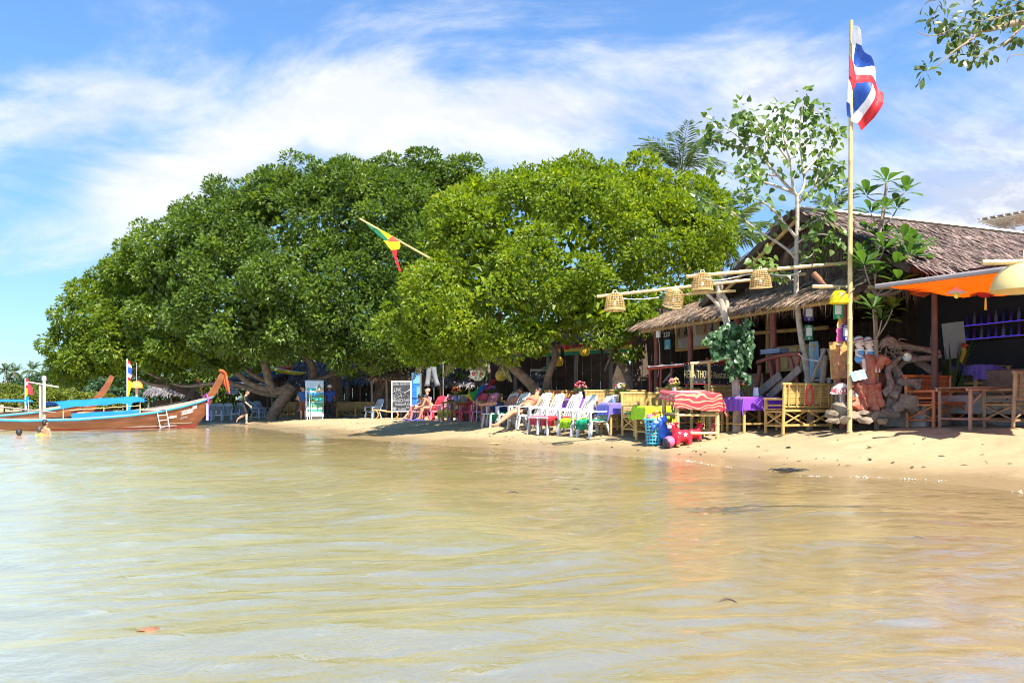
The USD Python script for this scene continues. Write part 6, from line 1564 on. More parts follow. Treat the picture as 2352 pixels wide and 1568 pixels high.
Q = lambda pts: pix(pts, 803.9, 315.8, .2930)
for c, pts in ((GRN, [(105, 655), (210, 710), (305, 805), (300, 828), (200, 748)]), (YEL, [(208, 708), (335, 775), (302, 803)]), (flat('flag_rust', (.50, .10, .05), transl=.2), [(335, 775), (392, 815), (308, 816), (302, 800)]), (YEL, [(262, 808), (392, 818), (396, 860), (385, 876), (318, 878)]), (RED, [(322, 878), (370, 878), (362, 930), (402, 1048), (384, 1045), (348, 955)])):
    flagpiece(Q(pts), 22.75, .10, 2.0, 830, c, t)

POLY = 17.0
def pole(label, p, q, r=.034):
    return obj('bamboo_pole', bamboo(p, q, r, .42, 8), BAMP, label=label, cat='pole', smooth=40)
PA0, PA1 = B(1371, 681, 17.2), B(1850, 629, 17.0)
pole('long bamboo pole carrying the two lower basket lamps', PA0, PA1)
PB0, PB1 = B(1577, 635, 16.6), B(1946, 604, 16.4)
pole('bamboo pole carrying the two upper basket lamps', PB0, PB1, .038)
pole('short bamboo pole behind the upper left basket lamp', B(1560, 677, 17.4), B(1690, 668, 17.2), .026)
t = obj('pole_brace', branchy([B(1868, 628, 16.3), B(1890, 650, 16.2), B(1915, 680, 16.1)], [.06, .055, .03], 7, 6), mat('brown_log', (.22, .10, .05), .8), smooth=True, label='short brown log tied across the poles beside the slender tree', cat='log')
for k, pts in enumerate(([PA0 + [.35, -.03, -.02], PA0 + [.8, -.04, -.06], PA0 + [1.3, -.03, -.02]], [PB0 + [.3, -.04, -.02], PB0 + [.8, -.05, -.06], PB0 + [1.2, -.05, .03], PB0 + [1.5, -.04, .06], PB0 + [1.9, -.05, .02], PB0 + [2.3, -.04, .10]], [B(1489, 842, 20.2), B(1540, 838, 19.8), B(1600, 833, 19.2), B(1672, 821, 18.4)], [B(1835, 812, 16.4), B(1873, 828, 16.6), B(1895, 826, 16.4), B(1912, 820, 16.2)])):
    obj('light_cable', tube(spline(pts, 24), .010, 5), ROPE, label=('white cable hanging from the lower lamp pole', 'white cable looped along the upper lamp pole', 'white light rope along the restaurant handrail', 'white rope sagging between the vertical welcome board and the carved panel')[k], cat='cable')
WICK = mat('wicker', (.46, .29, .11), .6, .3, 14.0)
def basket_lamp(label, c, r=.21, h=.36):
    t = thing('wicker_lamp', label, 'lamp', c, 0, 'wicker basket lamps on the bamboo poles')
    prof_ = np.array([(.05, h), (.10, h * .97), (.15, h * .86), (.18, h * .68), (.195, h * .45), (.205, h * .22), (r, 0)])
    ribs = []
    for k in range(20):
        a = k * 2 * math.pi / 20
        ribs.append(tube(np.stack([prof_[:, 0] * math.cos(a), prof_[:, 0] * math.sin(a), prof_[:, 1]], 1), .0055, 4, False))
    obj('ribs', ribs, WICK, t, kind=None)
    hoops = []
    for z in np.linspace(.05, .97, 10):
        rr = np.interp(z * h, prof_[::-1, 1], prof_[::-1, 0])
        hoops.append(tube([(rr * math.cos(a), rr * math.sin(a), z * h) for a in np.linspace(0, 2 * math.pi, 21)], .007, 4, False))
    obj('hoops', hoops, WICK, t)
    obj('rim', tube([(r * math.cos(a), r * math.sin(a), .012) for a in np.linspace(0, 2 * math.pi, 25)], .020, 6, False), WICK, t, smooth=True)
    obj('crown_disc', lathe([(0, h + .02), (.07, h + .01), (.10, h * .96)], 14), WICK, t, smooth=True)
    obj('bulb', ell((0, 0, h * .38), (.035, .035, .05), 1), WHITE, t, smooth=True)
    obj('hanger', tube(spline([(-.03, 0, h), (-.02, 0, h + .06), (.03, 0, h + .06), (.04, 0, h)], 10), .008, 5), ROPE, t)
    return t
b1 = basket_lamp('lowest wicker lamp, at the free end of the long bamboo pole', B(1412, 713, 17.1))
dup(b1, B(1545, 703, 17.0), (22, 6, 0), 'tilted wicker lamp showing its open mouth over the porch thatch')
dup(b1, B(1613, 668, 16.55), 20, 'wicker lamp at the left end of the upper bamboo pole')
dup(b1, B(1747, 662, 16.45), (4, -8, 40), 'wicker lamp on the upper bamboo pole beside the slender tree')
t = thing('yellow_lamp', 'bright yellow dome lamp hanging beside the flag pole', 'lamp', B(1928, 696, 15.3))
obj('shade', lathe([(0, .255), (.05, .25), (.10, .22), (.145, .16), (.17, .08), (.178, 0), (.172, 0), (.16, .08), (.135, .15), (0, .24)], 24), flat('lamp_yellow', (.80, .60, .005), .3, var=.03), t, smooth=True)
obj('rim', tube([(.178 * math.cos(a), .178 * math.sin(a), .0) for a in np.linspace(0, 2 * math.pi, 25)], .008, 5, False), flat('lamp_yellow', (1, 1, 1)), t, smooth=True)
obj('cord', rod((0, 0, .25), (0, 0, .30), .01), ROPE, t)

# ---------------------------------------------------------------- single large leaves
SHAPES = {'heart': [(.0, 0), (-.10, .28), (.10, .50), (.40, .46), (.72, .22), (1.0, 0)], 'spoon': [(0, 0), (.25, .10), (.55, .27), (.80, .30), (.94, .17), (1.0, 0)], 'oval': [(0, 0), (.2, .17), (.5, .26), (.78, .19), (1.0, 0)]}
def bigleaf(c, d, n, L, W, kind, bend=.12):
    d = norm(d); n = norm(np.asarray(n, float) - d * (np.asarray(n) @ d)); s = np.cross(n, d)
    o = SHAPES[kind]; top = [(x, y) for x, y in o]; V = []
    for x, y in o:
        V.append(c + d * L * x - n * L * bend * x * x)
    for sg in (1, -1):
        for x, y in o[1:-1]:
            V.append(c + d * L * x + s * sg * y * W - n * L * bend * x * x + n * y * W * .30)
    k = len(o); m = k - 2; F_ = []
    for j, sg in enumerate((1, -1)):
        b = k + j * m; rail = [0] + [b + i for i in range(m)] + [k - 1]
        for i in range(k - 1):
            F_ += [[i, rail[i], rail[i + 1]], [i, rail[i + 1], i + 1]]
    return np.array(V), np.array([f for f in F_ if len(set(f)) == 3])

def leafset(t, items, m, limit=300, name='leaf'):
    """The nearest leaves as parts of their own, the rest as one part."""
    for it in items[:limit]:
        obj(name, bigleaf(*it), m, t)
    if len(items) > limit:
        stuff('leaves', cat_([bigleaf(*it) for it in items[limit:]]), m, parent=t)

# slender heart-leaved tree
t = thing('slender_tree', 'slender young tree with heart shaped leaves and pale trunk before the gable', 'tree')
YT = 16.9
def T(u, v, dy=0.0):
    return B(u, v, YT + dy)
trk = [base(1856, YT, .2), T(1850, 830), T(1838, 760), T(1830, 680), T(1829, 600), T(1831, 520), T(1831, 452)]
obj('trunk', branchy(trk, [.078, .066, .06, .055, .048, .042, .036], 10, 26), PALEBARK, t, smooth=True)
BR = [([(1831, 452), (1847, 422), (1845, 387), (1839, 343), (1837, 300), (1848, 225)], .3), ([(1829, 450), (1819, 411), (1815, 372), (1806, 341), (1798, 300), (1792, 255)], -.3), ([(1828, 446), (1787, 404), (1758, 372), (1725, 341), (1690, 310), (1640, 285)], .0), ([(1826, 446), (1790, 430), (1760, 420), (1700, 402), (1640, 388)], .5), ([(1735, 350), (1700, 338), (1673, 332), (1642, 321), (1616, 318)], .2),
      ([(1835, 465), (1868, 433), (1892, 413), (1908, 400), (1926, 380)], -.2), ([(1845, 400), (1870, 370), (1890, 340), (1902, 290)], .4), ([(1828, 545), (1791, 499), (1758, 468), (1725, 452), (1700, 445)], -.4), ([(1826, 592), (1787, 558), (1750, 535), (1721, 514), (1673, 483), (1640, 470), (1618, 462)], .1), ([(1833, 530), (1860, 515), (1898, 490)], -.3), ([(1829, 560), (1870, 540), (1925, 545)], -.5), ([(1812, 372), (1780, 330), (1750, 300), (1700, 255)], -.4), ([(1841, 340), (1862, 318), (1872, 280), (1870, 250)], .2), ([(1870, 430), (1880, 400), (1905, 350), (1915, 320)], .3), ([(1829, 640), (1800, 640), (1770, 620), (1745, 600)], -.2), ([(1785, 404), (1750, 398), (1715, 380)], -.6), ([(1765, 376), (1760, 330), (1768, 295)], .5), ([(1720, 340), (1715, 300), (1722, 272)], -.2), ([(1845, 390), (1880, 395), (1915, 430)], .6), ([(1829, 610), (1860, 590), (1880, 560)], .2)]
rg = np.random.default_rng(31); items = []
for k, (pts, dy) in enumerate(BR):
    p = spline(np.array([T(u, v, dy * i / (len(pts) - 1) * 1.6) for i, (u, v) in enumerate(pts)]), 22)
    obj('branch', tube(p, np.linspace(.032 if k < 10 else .018, .006, 22), 6), PALEBARK, t, smooth=True)
    for i in range(5 if k < 9 else 7, 22):
        for _ in range(rg.integers(1, 5)):
            if i < 9 and rg.random() < .5:
                continue
            off = rg.normal(0, .10, 3); c = p[i] + off
            d = np.array([off[0], off[1] - .05, -.12]) + rg.normal(0, .08, 3)
            L = rg.uniform(.10, .155)
            items.append((c, d, np.array([off[0] * 2, -.6, .55]) + rg.normal(0, .35, 3), L, L * .92, 'heart'))
    e = p[-1]
    for _ in range(14):
        off = rg.normal(0, .11, 3); L = rg.uniform(.11, .17)
        items.append((e + off, off + [0, -.05, -.10], np.array([off[0], -.6, .5]) + rg.normal(0, .3, 3), L, L * .92, 'heart'))
items.sort(key=lambda q: -q[3])
leafset(t, items, LHEART)

# bare forked trunk grown over by a creeper with round leaves
t = thing('creeper_trunk', 'bare forked trunk wrapped in a round leaved creeper beside the handrail', 'tree')
YC = 17.3
obj('trunk', branchy([base(1690, YC, .2), B(1686, 850, YC), B(1678, 790, YC), B(1668, 735, YC), B(1655, 690, YC), B(1650, 645, YC)], [.09, .08, .075, .075, .07, .05], 9, 20), PALEBARK, t, smooth=True)
obj('fork', branchy([B(1661, 715, YC), B(1640, 690, YC), B(1622, 674, YC)], [.055, .04, .03], 8, 8), PALEBARK, t, smooth=True)
obj('fork', branchy([B(1665, 720, YC), B(1668, 690, YC), B(1657, 676, YC)], [.055, .05, .05], 8, 8), PALEBARK, t, smooth=True)
obj('support_post', rod(B(1682, 850, YC + .1), B(1654, 642, YC + .1), .045, n=7), GREYWOOD, t, smooth=True)
rg = np.random.default_rng(33); items = []
for u0, v0, ru, rv, n in ((1685, 770, 40, 26, 80), (1705, 800, 26, 40, 90), (1640, 778, 22, 16, 40), (1655, 800, 22, 24, 44), (1692, 845, 24, 24, 50), (1715, 755, 14, 24, 34), (1672, 752, 20, 14, 30), (1628, 782, 14, 8, 14), (1712, 870, 10, 14, 12)):
    for _ in range(n):
        a, r_ = rg.uniform(0, 6.28), math.sqrt(rg.random())
        c = B(u0 + ru * r_ * math.cos(a), v0 + rv * r_ * math.sin(a), YC - .18 + rg.normal(0, .13)); L = rg.uniform(.09, .145)
        items.append((c, np.array([rg.normal(0, .5), -.25, -.6]), np.array([rg.normal(.05, .5), -1, .5 + rg.normal(0, .5)]), L, L * .9, 'heart'))
leafset(t, items, leafmat('creeper_leaf', [(0, (.025, .065, .022)), (.6, (.05, .115, .035)), (1, (.20, .28, .06))], .25, .35, .45))

# the broad-leaved young almond tree
t = thing('almond_tree', 'young broad leaved almond tree with leaf rosettes between the flag pole and the roof', 'tree')
YA = 15.62
st_ = [base(2014, YA, .2), B(2011, 760, YA), B(2010, 660, YA), B(2013, 580, YA), B(2026, 500, YA), B(2034, 440, YA), B(2036, 420, YA)]
obj('trunk', branchy(st_, [.05, .045, .042, .04, .035, .025, .02], 8, 24), mat('almond_bark', (.22, .17, .13), .8), t, smooth=True)
ros = [(2036, 408, 0, 1.0), (1990, 440, .2, 1.0), (2078, 432, -.1, 1.0), (2000, 480, -.3, .9), (2060, 470, .3, .9), (2032, 470, -.4, .8), (2040, 525, .3, .8), (1992, 520, .3, .8), (2090, 580, -.3, 1.3), (2060, 610, -.3, 1.1), (2110, 620, .1, 1.0), (2030, 560, -.4, 1.0), (1985, 600, -.5, 1.1), (2010, 620, -.3, .9), (1985, 565, .2, .8), (2005, 700, -.5, 1.0), (2100, 560, .1, 1.2), (2045, 585, .2, 1.1), (2075, 545, -.2, 1.0), (2020, 540, .2, 1.0), (2065, 640, -.4, 1.1), (2100, 640, -.2, 1.1), (1970, 610, .1, 1.0), (1975, 580, -.3, .9), (2035, 640, .3, 1.0), (2118, 590, .2, 1.0), (2005, 590, .3, 1.0), (2050, 700, -.5, 1.0), (2025, 725, -.4, .9), (2075, 655, .2, .9)]
rg = np.random.default_rng(35); items = []
for u, v, dy, s_ in ros:
    c = B(u, v + 10, YA + dy)
    k = int(np.argmin([abs(c[2] - q[2]) for q in st_])); q = st_[k] - [0, 0, .15]
    obj('branch', tube(spline([q, (q + c) / 2 - [0, 0, .06], c], 8), np.linspace(.02, .012, 8), 6), mat('almond_bark', (1, 1, 1)), t, smooth=True)
    for i in range(10):
        a = i * 2.4 + rg.uniform(-.3, .3); el = .15 + .95 * (i / 10) + rg.normal(0, .12)
        d = np.array([math.cos(a) * math.cos(el), math.sin(a) * math.cos(el), math.sin(el)])
        L = .33 * s_ * rg.uniform(.8, 1.15)
        items.append((c + d * .03, d, np.array([-d[0] * .6, -d[1] * .6 - .3, .8]), L, L * .75, 'spoon', .18))
leafset(t, items, LALM)

# branch of a tree that stands outside the picture, reaching in at the upper right
t = thing('overhanging_branch', 'leafy branch reaching in from a tree beyond the upper right corner', 'tree')
YB = 6.2
tb = np.array([10.0, 5.3, float(gz(10.0, 5.3)) - .2])
obj('trunk', branchy([tb, tb + [.1, .3, 2.5], tb + [-.2, .5, 3.1], B(3950, 180, YB)], [.16, .13, .10, .055], 9, 20), BARK, t, smooth=True)
Q = lambda pts: pix(pts, 1837.5, 0, .2188)
lines_ = [[(3950, 180), (3000, 150), (2560, 180), (2350, 230), (2150, 265), (2000, 310), (1900, 322), (1850, 370), (1720, 470), (1600, 552), (1480, 660), (1340, 735)], [(3000, 150), (2600, 260), (2350, 280), (2180, 432), (2000, 530), (1850, 600), (1780, 650)], [(2560, 180), (2350, 118), (2100, 182), (1900, 222), (1700, 182), (1590, 162)], [(2100, 182), (1900, 140), (1800, 60), (1790, 20)], [(1850, 370), (1700, 320), (1560, 300), (1440, 250), (1370, 200)], [(1560, 330), (1450, 365), (1350, 375), (1230, 330)], [(2560, 180), (2400, 60), (2250, 10), (2100, -40)], [(2350, 118), (2250, 60), (2150, 90), (2000, 60)], [(2600, 560), (2450, 580), (2290, 575), (2210, 590), (2172, 660)], [(1420, 5), (1360, 10), (1310, 50)]]
rg = np.random.default_rng(37); items = []
for k, ln in enumerate(lines_):
    uv = Q(ln); p = spline(np.array([B(u, v, YB + .15 * math.sin(k * 2 + i * .5)) for i, (u, v) in enumerate(uv)]), 30)
    obj('twig', tube(p, np.linspace((.05, .02)[min(k, 1)] if k < 2 else .006, .0025, 30) ** 1.0, 6), TWIG, t, smooth=True)
cl_ = [(1370, 220, 12), (1500, 150, 14), (1530, 250, 14), (1580, 340, 16), (1640, 300, 10), (1740, 280, 12), (1760, 120, 12), (1860, 110, 12), (1990, 190, 16), (2100, 190, 14), (2040, 70, 12), (2200, 40, 14), (2200, 130, 12), (2320, 130, 14), (1700, 420, 12), (1800, 440, 14), (1860, 420, 10), (1640, 480, 10), (1560, 400, 10), (1700, 590, 14), (1780, 600, 12), (1890, 590, 8), (1940, 500, 9), (2010, 560, 6), (1340, 720, 14), (1310, 770, 8), (2250, 380, 9), (2330, 370, 9), (1900, 240, 10), (2010, 300, 6), (1340, 20, 3), (2280, 220, 8)]
for x, y, n in cl_:
    u, v = Q([(x, y)])[0]; c = B(u, v, YB + rg.normal(0, .08))
    for i in range(n):
        d = unit(rg, 1)[0]; L = rg.uniform(.048, .08)
        items.append((c + d * rg.uniform(.015, .07), d + [0, 0, -.3], np.array([rg.normal(0, .5), -.7, .5]), L, L * .95, 'oval' if rg.random() < .5 else 'spoon', .2))
rg.shuffle(items) if False else None
leafset(t, items, leafmat('corner_leaf', [(0, (.03, .055, .012)), (.55, (.07, .105, .02)), (.9, (.15, .16, .03)), (1, (.22, .10, .03))], .35, .4, .4))

# snake plant in its dark pot
ps = xy(2186, 16.4) + [0, 0, .28]
t = thing('snake_plant', 'snake plant with tall yellow edged blades in a dark pot before the bar', 'plant', ps)
obj('pot', lathe([(0, 0), (.16, 0), (.22, .28), (.235, .30), (.21, .30), (.20, .24), (0, .24)], 16), flat('pot_dark', (1, 1, 1)), t, smooth=40)
rg = np.random.default_rng(41)
for k in range(20):
    a = rg.uniform(0, 6.28); r_ = rg.uniform(.02, .15); h_ = rg.uniform(.55, 1.2); ln = rg.uniform(.05, .4)
    P = []
    for f in np.linspace(0, 1, 7):
        w_ = .035 * math.sin(math.pi * min(1, .25 + .75 * f)) + .004 if f < 1 else .003
        c = np.array([math.cos(a) * (r_ + ln * f * f), math.sin(a) * (r_ + ln * f * f), .22 + h_ * f]); sd = np.array([math.cos(a + 1.2 + f), math.sin(a + 1.2 + f), 0])
        P.append([c - sd * w_, c + np.array([0, 0, -.01]), c + sd * w_])
    obj('blade', slab(np.array(P), .008, (0, 1, .1)), leafmat('blade_leaf', [(0, (.03, .07, .03)), (.6, (.07, .13, .04)), (1, (.33, .33, .07))], .15, .4, .4), t, smooth=60)

# ---------------------------------------------------------------- stump, driftwood, rocks
DRIFT = mat('driftwood', (.20, .145, .11), .85, .5, 6.0, stretch=(3, 3, 3), bump=1.0, bscale=22, island=.25)
STUMP = mat('red_stump', (.30, .045, .025), .6, .5, 7.0, bump=1.0, bscale=14, col2=(.40, .17, .09))
def knot(pts, rads, seed, n=18, k=26, amp=.35):
    """A twisted limb with long grooves."""
    q = spline(np.c_[np.asarray(pts, float), np.asarray(rads, float)], k)
    v, f = tube(q[:, :3], np.maximum(q[:, 3], .004), n)
    c = np.vstack([np.repeat(q[:, :3], n, 0), q[:1, :3], q[-1:, :3]])
    tt = np.r_[np.repeat(np.arange(k), n), 0, k - 1] / k; a = np.r_[np.tile(np.arange(n), k), 0, 0] * 2 * np.pi / n + tt * 1.5
    gr = meshkit.fbm(np.stack([np.cos(a) * 2.6, np.sin(a) * 2.6, tt * 2.2 + seed], 1), 2, seed) - .5
    lump = meshkit.fbm(v * 5.0, 3, seed) - .5
    return c + (v - c) * (1 + amp * 3.2 * gr + amp * 1.2 * lump)[:, None].clip(.3, 2), f
YS = 15.6
W_ = lambda u, v, dy=0.0: B(u, v, YS + dy)
t = thing('red_stump', 'tall red tinted tree stump with spreading roots below the two dolls', 'stump')
obj('trunk', knot([W_(1990, 935), W_(1992, 895), W_(1998, 860), W_(1996, 830), W_(2000, 815)], [.26, .17, .13, .13, .06], 1), STUMP, t, smooth=True)
obj('fork', knot([W_(1996, 862), W_(2010, 840), W_(2026, 828), W_(2040, 836)], [.11, .12, .11, .05], 2), STUMP, t, smooth=True)
for k, (u, v, r_) in enumerate(((1958, 938, .09), (1978, 945, .09), (2010, 945, .09), (2026, 935, .07))):
    obj('root', knot([W_(1993 + (u - 1993) * .3, 885, -.05), W_(1993 + (u - 1993) * .7, 915, -.12), W_(u, v, -.2)], [.12, .10, r_], 4 + k), STUMP, t, smooth=True)
dw = [('grey driftwood trunk leaning right of the red stump', [(2040, 940, 0), (2060, 890, 0), (2064, 860, .1), (2052, 840, .1)], [.12, .10, .085, .05]), ('long driftwood branch pointing right below the snake plant', [(2038, 790, .2), (2085, 795, .2), (2120, 802, .1), (2160, 808, 0)], [.06, .07, .055, .03]),
      ('forked driftwood arm ending in a pale tip by the snake plant', [(2060, 850, .3), (2090, 825, .2), (2125, 822, .1), (2162, 815, 0)], [.06, .05, .05, .03]), ('driftwood limb slanting down behind the red bench', [(2075, 810, .3), (2110, 830, .3), (2150, 862, .3)], [.05, .07, .05]), ('pale fluted driftwood log lying beside the red bench', [(2060, 876, -.1), (2085, 878, -.1), (2112, 884, -.1)], [.05, .09, .10]),
      ('curled driftwood root above the concrete step', [(2028, 905, -.1), (2045, 880, -.1), (2040, 850, 0), (2055, 830, .1), (2048, 812, .2)], [.08, .07, .06, .06, .03]), ('upright pale driftwood stick by the bar post', [(2146, 822, .2), (2143, 780, .2), (2146, 745, .2)], [.045, .05, .04]), ('driftwood root under the pale log', [(2050, 945, -.1), (2075, 925, 0), (2100, 900, .1), (2120, 860, .2)], [.09, .07, .05, .03]),
      ('gnarled driftwood crest beside the two dolls', [(2020, 800, .1), (2035, 785, .1), (2052, 790, .1), (2070, 800, .1)], [.05, .10, .09, .04]), ('thin driftwood root bending over the stones', [(2075, 915, -.2), (2090, 905, -.2), (2110, 893, -.2)], [.02, .018, .015]), ('driftwood branch crossing under the small ball', [(2058, 830, .1), (2075, 815, .1), (2096, 806, .2)], [.04, .05, .03]), ('driftwood root at the left foot of the red stump', [(1950, 945, -.1), (1962, 920, -.1), (1975, 900, 0)], [.10, .09, .05])]
for k, (lab, pts, rad) in enumerate(dw):
    obj('driftwood', knot([W_(u, v, d) for u, v, d in pts], rad, 20 + k, amp=.5), DRIFT, label=lab, cat='driftwood', smooth=True)
tw_ = []
rg = np.random.default_rng(43)
for k in range(26):
    c = W_(2040 + rg.uniform(-16, 26), 795 + rg.uniform(-16, 16), .05); d = unit(rg, 1)[0] * .14
    tw_.append(tube(spline([c, c + d * .5 + rg.normal(0, .03, 3), c + d], 6), np.linspace(.02, .006, 6), 5))
obj('driftwood', tw_, DRIFT, label='tangled knot of small driftwood roots right of the dolls', cat='driftwood', smooth=True)
ROCK = mat('rock', (.12, .09, .062), .9, .4, 5.0, bump=1.0, bscale=16, col2=(.27, .21, .15))
def rock(label, c, r, seed, m=ROCK):
    rg_ = np.random.default_rng(seed)
    v, f = hull(unit(rg_, 17) * rg_.uniform(.8, 1.12, (17, 1)))
    v, f = trimesh.remesh.subdivide(v, f); v, f = trimesh.remesh.subdivide(v, f)
    v = v * (1 + .22 * (meshkit.fbm(v * 3 + seed, 3, seed) - .5)[:, None]) * np.asarray(r)
    obj('rock', (v + np.asarray(c), f), m, smooth=24, label=label, cat='rock')
RK = [(1930, 940, .24, .19, 'big pale rock at the foot of the welcome fish board'), (1908, 950, .14, .10, 'small rock right of the white post'), (1960, 955, .20, .10, 'flat rock before the red stump roots'), (1985, 950, .20, .08, 'flat brown stone slab under the red stump'), (2010, 955, .22, .12, 'rounded rock right of the flat stone slab'), (2040, 950, .24, .14, 'pale rock below the driftwood trunk'), (2062, 935, .16, .12, 'orange tinted rock below the pale log'), (2085, 922, .24, .18, 'rock with a sloping top left of the red bench'), (1940, 962, .16, .08, 'low rock half buried in the sand before the stump'), (1985, 965, .18, .08, 'broad low rock half buried in the sand'), (2025, 966, .16, .07, 'low rock beside the concrete step'), (2095, 935, .20, .16, 'grey angular rock behind the red bench leg'), (1915, 965, .16, .06, 'little rock pile stone at the white post foot'), (2055, 905, .12, .10, 'small rounded stone wedged among the driftwood')]
for k, (u, v, rx, rz_, lab) in enumerate(RK):
    c = W_(u, v, -.25 if v < 960 else -.45); c[2] = max(c[2] - rz_ * .2, float(gz(c[0], c[1])) + rz_ * .05) if v > 960 else c[2]
    rock(lab, c, (rx * .9, rx * .8, rz_), 60 + k)
cst = W_(2105, 950, .25)
t = thing('concrete_step', 'low concrete step between the rocks and the red bench', 'step', cst, math.degrees(RZ))
obj('step', bevel((0, 0, -.05), (1.0, .7, .5), .02), CONC, t)
obj('upper_step', bevel((.4, .8, .18), (3.2, 1.0, .35), .02), CONC, t)
obj('coping', bevel((2.0, .9, .40), (2.4, .8, .07), .015), CONC, t)

# dolls on the red box
t = thing('red_box', 'red brown wooden box behind the stump carrying the two dolls', 'box', W_(1988, 862, .35), 8)
obj('side_board', box((0, 0, -.35), (.66, .40, .70)), REDWOOD, t)
obj('top_board', bevel((0, -.03, .02), (.74, .48, .05), .01), REDWOOD, t)
obj('shelf_board', beam((-.62, -.26, -.23), (.0, -.28, -.18), .14, .04), mat('red_rail', (1, 1, 1)), t)
def doll(label, c, rz, hatc):
    t = thing('doll', label, 'doll', c, rz)
    sk = flat('doll_skin', (.62, .47, .38), .5); dr = mat('doll_dress', (.10, .30, .58), .6, .2, 12)
    obj('body', fin(mani([[((0, 0, .02), .085), ((0, 0, .18), .065)], [((-.075, 0, .19), .028), ((-.10, -.03, .10), .026)], [((-.10, -.03, .10), .026), ((-.02, -.10, .04), .022)], [((.075, 0, .19), .028), ((.10, -.03, .10), .026)], [((.10, -.03, .10), .026), ((.02, -.10, .04), .022)], [((-.04, -.03, 0), .04), ((-.04, -.15, -.01), .032)], [((-.04, -.15, -.01), .032), ((-.045, -.16, -.20), .025), ((-.045, -.20, -.215), .02)], [((.04, -.03, 0), .04), ((.04, -.15, -.01), .032)], [((.04, -.15, -.01), .032), ((.045, -.16, -.20), .025), ((.045, -.20, -.215), .02)], [((0, 0, .19), .03), ((0, 0, .25), .03)], [((0, 0, .30), .088), ((0, -.01, .27), .08)], [((0, -.095, .285), .014), ((0, -.07, .29), .014)]]), .02, 4), sk, t, smooth=True)
    obj('dress', fin(mani([[((0, 0, .02), .098), ((0, 0, .17), .072)], [((-.04, -.03, .0), .054), ((-.04, -.11, .0), .048)], [((.04, -.03, .0), .054), ((.04, -.11, .0), .048)]]), .02, 4), dr, t, smooth=True)
    obj('collar', tr(lathe([(.03, .225), (.08, .20), (.10, .17), (.075, .175)], 12), (0, 0, 0)), WHITE, t, smooth=True)
    obj('hat', tr(lathe([(0, .13), (.05, .125), (.085, .09), (.092, .04), (.14, .01), (.14, .0), (.09, .02)], 18), (0, .015, .325), rotm(-.25, 0, 0)), hatc, t, smooth=40)
    obj('hat_band', tr(lathe([(.094, .03), (.097, .03), (.095, .06), (.092, .06)], 18), (0, .015, .325), rotm(-.25, 0, 0)), flat('band_red', (.45, .05, .06)), t)
    obj('mouth', ell((0, -.085, .26), (.03, .008, .016), 1), flat('doll_mouth', (.05, .012, .012)), t, smooth=True)
    for s_ in (-1, 1):
        obj('eye', ell((s_ * .035, -.082, .31), (.012, .006, .006), 1), BLACK, t, smooth=True)
    return t
doll('left doll in blue dress and white hat sitting on the red box', W_(1975, 826, .10), 18, flat('doll_hat', (.62, .60, .55)))
doll('right doll in blue dress and white hat sitting on the red box', W_(1996, 828, .08), 26, flat('doll_hat', (1, 1, 1)))
t = thing('rooster_figure', 'white rooster figure with red comb behind the left doll', 'figure', W_(1952, 800, .5), 200)
obj('body', fin(mani([[((0, 0, 0), .10), ((.12, 0, .03), .06)], [((-.02, 0, .03), .07), ((-.06, 0, .18), .045)], [((-.06, 0, .19), .045), ((-.12, 0, .18), .012)], [((.12, 0, .05), .04), ((.20, 0, .16), .015)], [((.0, .03, -.08), .015), ((.0, .03, -.2), .012)], [((.0, -.03, -.08), .015), ((.0, -.03, -.2), .012)]]), .025, 4), flat('rooster_white', (.55, .52, .50)), t, smooth=True)
obj('comb', hull([(-.03, -.01, .22), (-.03, .01, .22), (-.09, 0, .22), (-.05, 0, .30), (-.08, 0, .28), (-.02, 0, .27)]), flat('comb_red', (.5, .05, .03)), t)
t = thing('rooster_figure', 'red headed bird figure standing on the bamboo stand by the bar', 'figure', xy(2212, 16.9) + [0, 0, 1.18], 30)
obj('body', fin(mani([[((0, 0, .1), .07), ((.02, 0, .22), .06)], [((.02, 0, .22), .05), ((.03, 0, .34), .05)], [((0, .02, .05), .015), ((0, .02, -.06), .012)], [((0, -.02, .05), .015), ((0, -.02, -.06), .012)]]), .02, 4), flat('figure_yellow', (.60, .36, .03)), t, smooth=True)
obj('head', ell((.03, -.01, .40), (.055, .06, .06), 2), flat('comb_red', (1, 1, 1)), t, smooth=True)
obj('beak', hull([(.0, -.06, .40), (.06, -.06, .40), (.03, -.06, .43), (.03, -.12, .39)]), flat('figure_yellow', (1, 1, 1)), t)
t = thing('small_ball', 'small blue and cream ball caught in the driftwood', 'ball', W_(2084, 820, 0))
obj('ball', ell((0, 0, 0), (.085, .085, .085), 2), mat('ball_blue', (.08, .26, .55), .4, col2=(.6, .55, .35), scale=7), t, smooth=True)
obj('patch', ell((-.04, -.05, .045), (.05, .045, .04), 1), flat('ball_cream', (.62, .58, .40)), t, smooth=True)
p_ = W_(2188, 790, 1.2)
t = thing('white_board', 'tilted white board standing dim behind the snake plant', 'panel', p_ + [.2, .3, 0], 10)
obj('panel', box((0, 0, .1), (.5, .03, .75), rotm(0, -.12, 0)), flat('panel_grey', (.42, .44, .46)), t)
obj('leg', cat_([rod((-.2, .05, -.3), (-.2, .05, -.9), .02), rod((.2, .05, -.3), (.2, .05, -.9), .02)]), DARKWOOD, t)
# ---------------------------------------------------------------- boards, signs and small things
CHALK = flat('chalk_white', (.42, .42, .41), .9)
CHALKG, CHALKY = flat('chalk_grey', (.36, .36, .36), .9), flat('chalk_yellow', (.58, .50, .20), .9)
def lines3(pts, y=-.028, r=.0055):
    return tube([(x, y, z) for x, z in pts], r, 4)
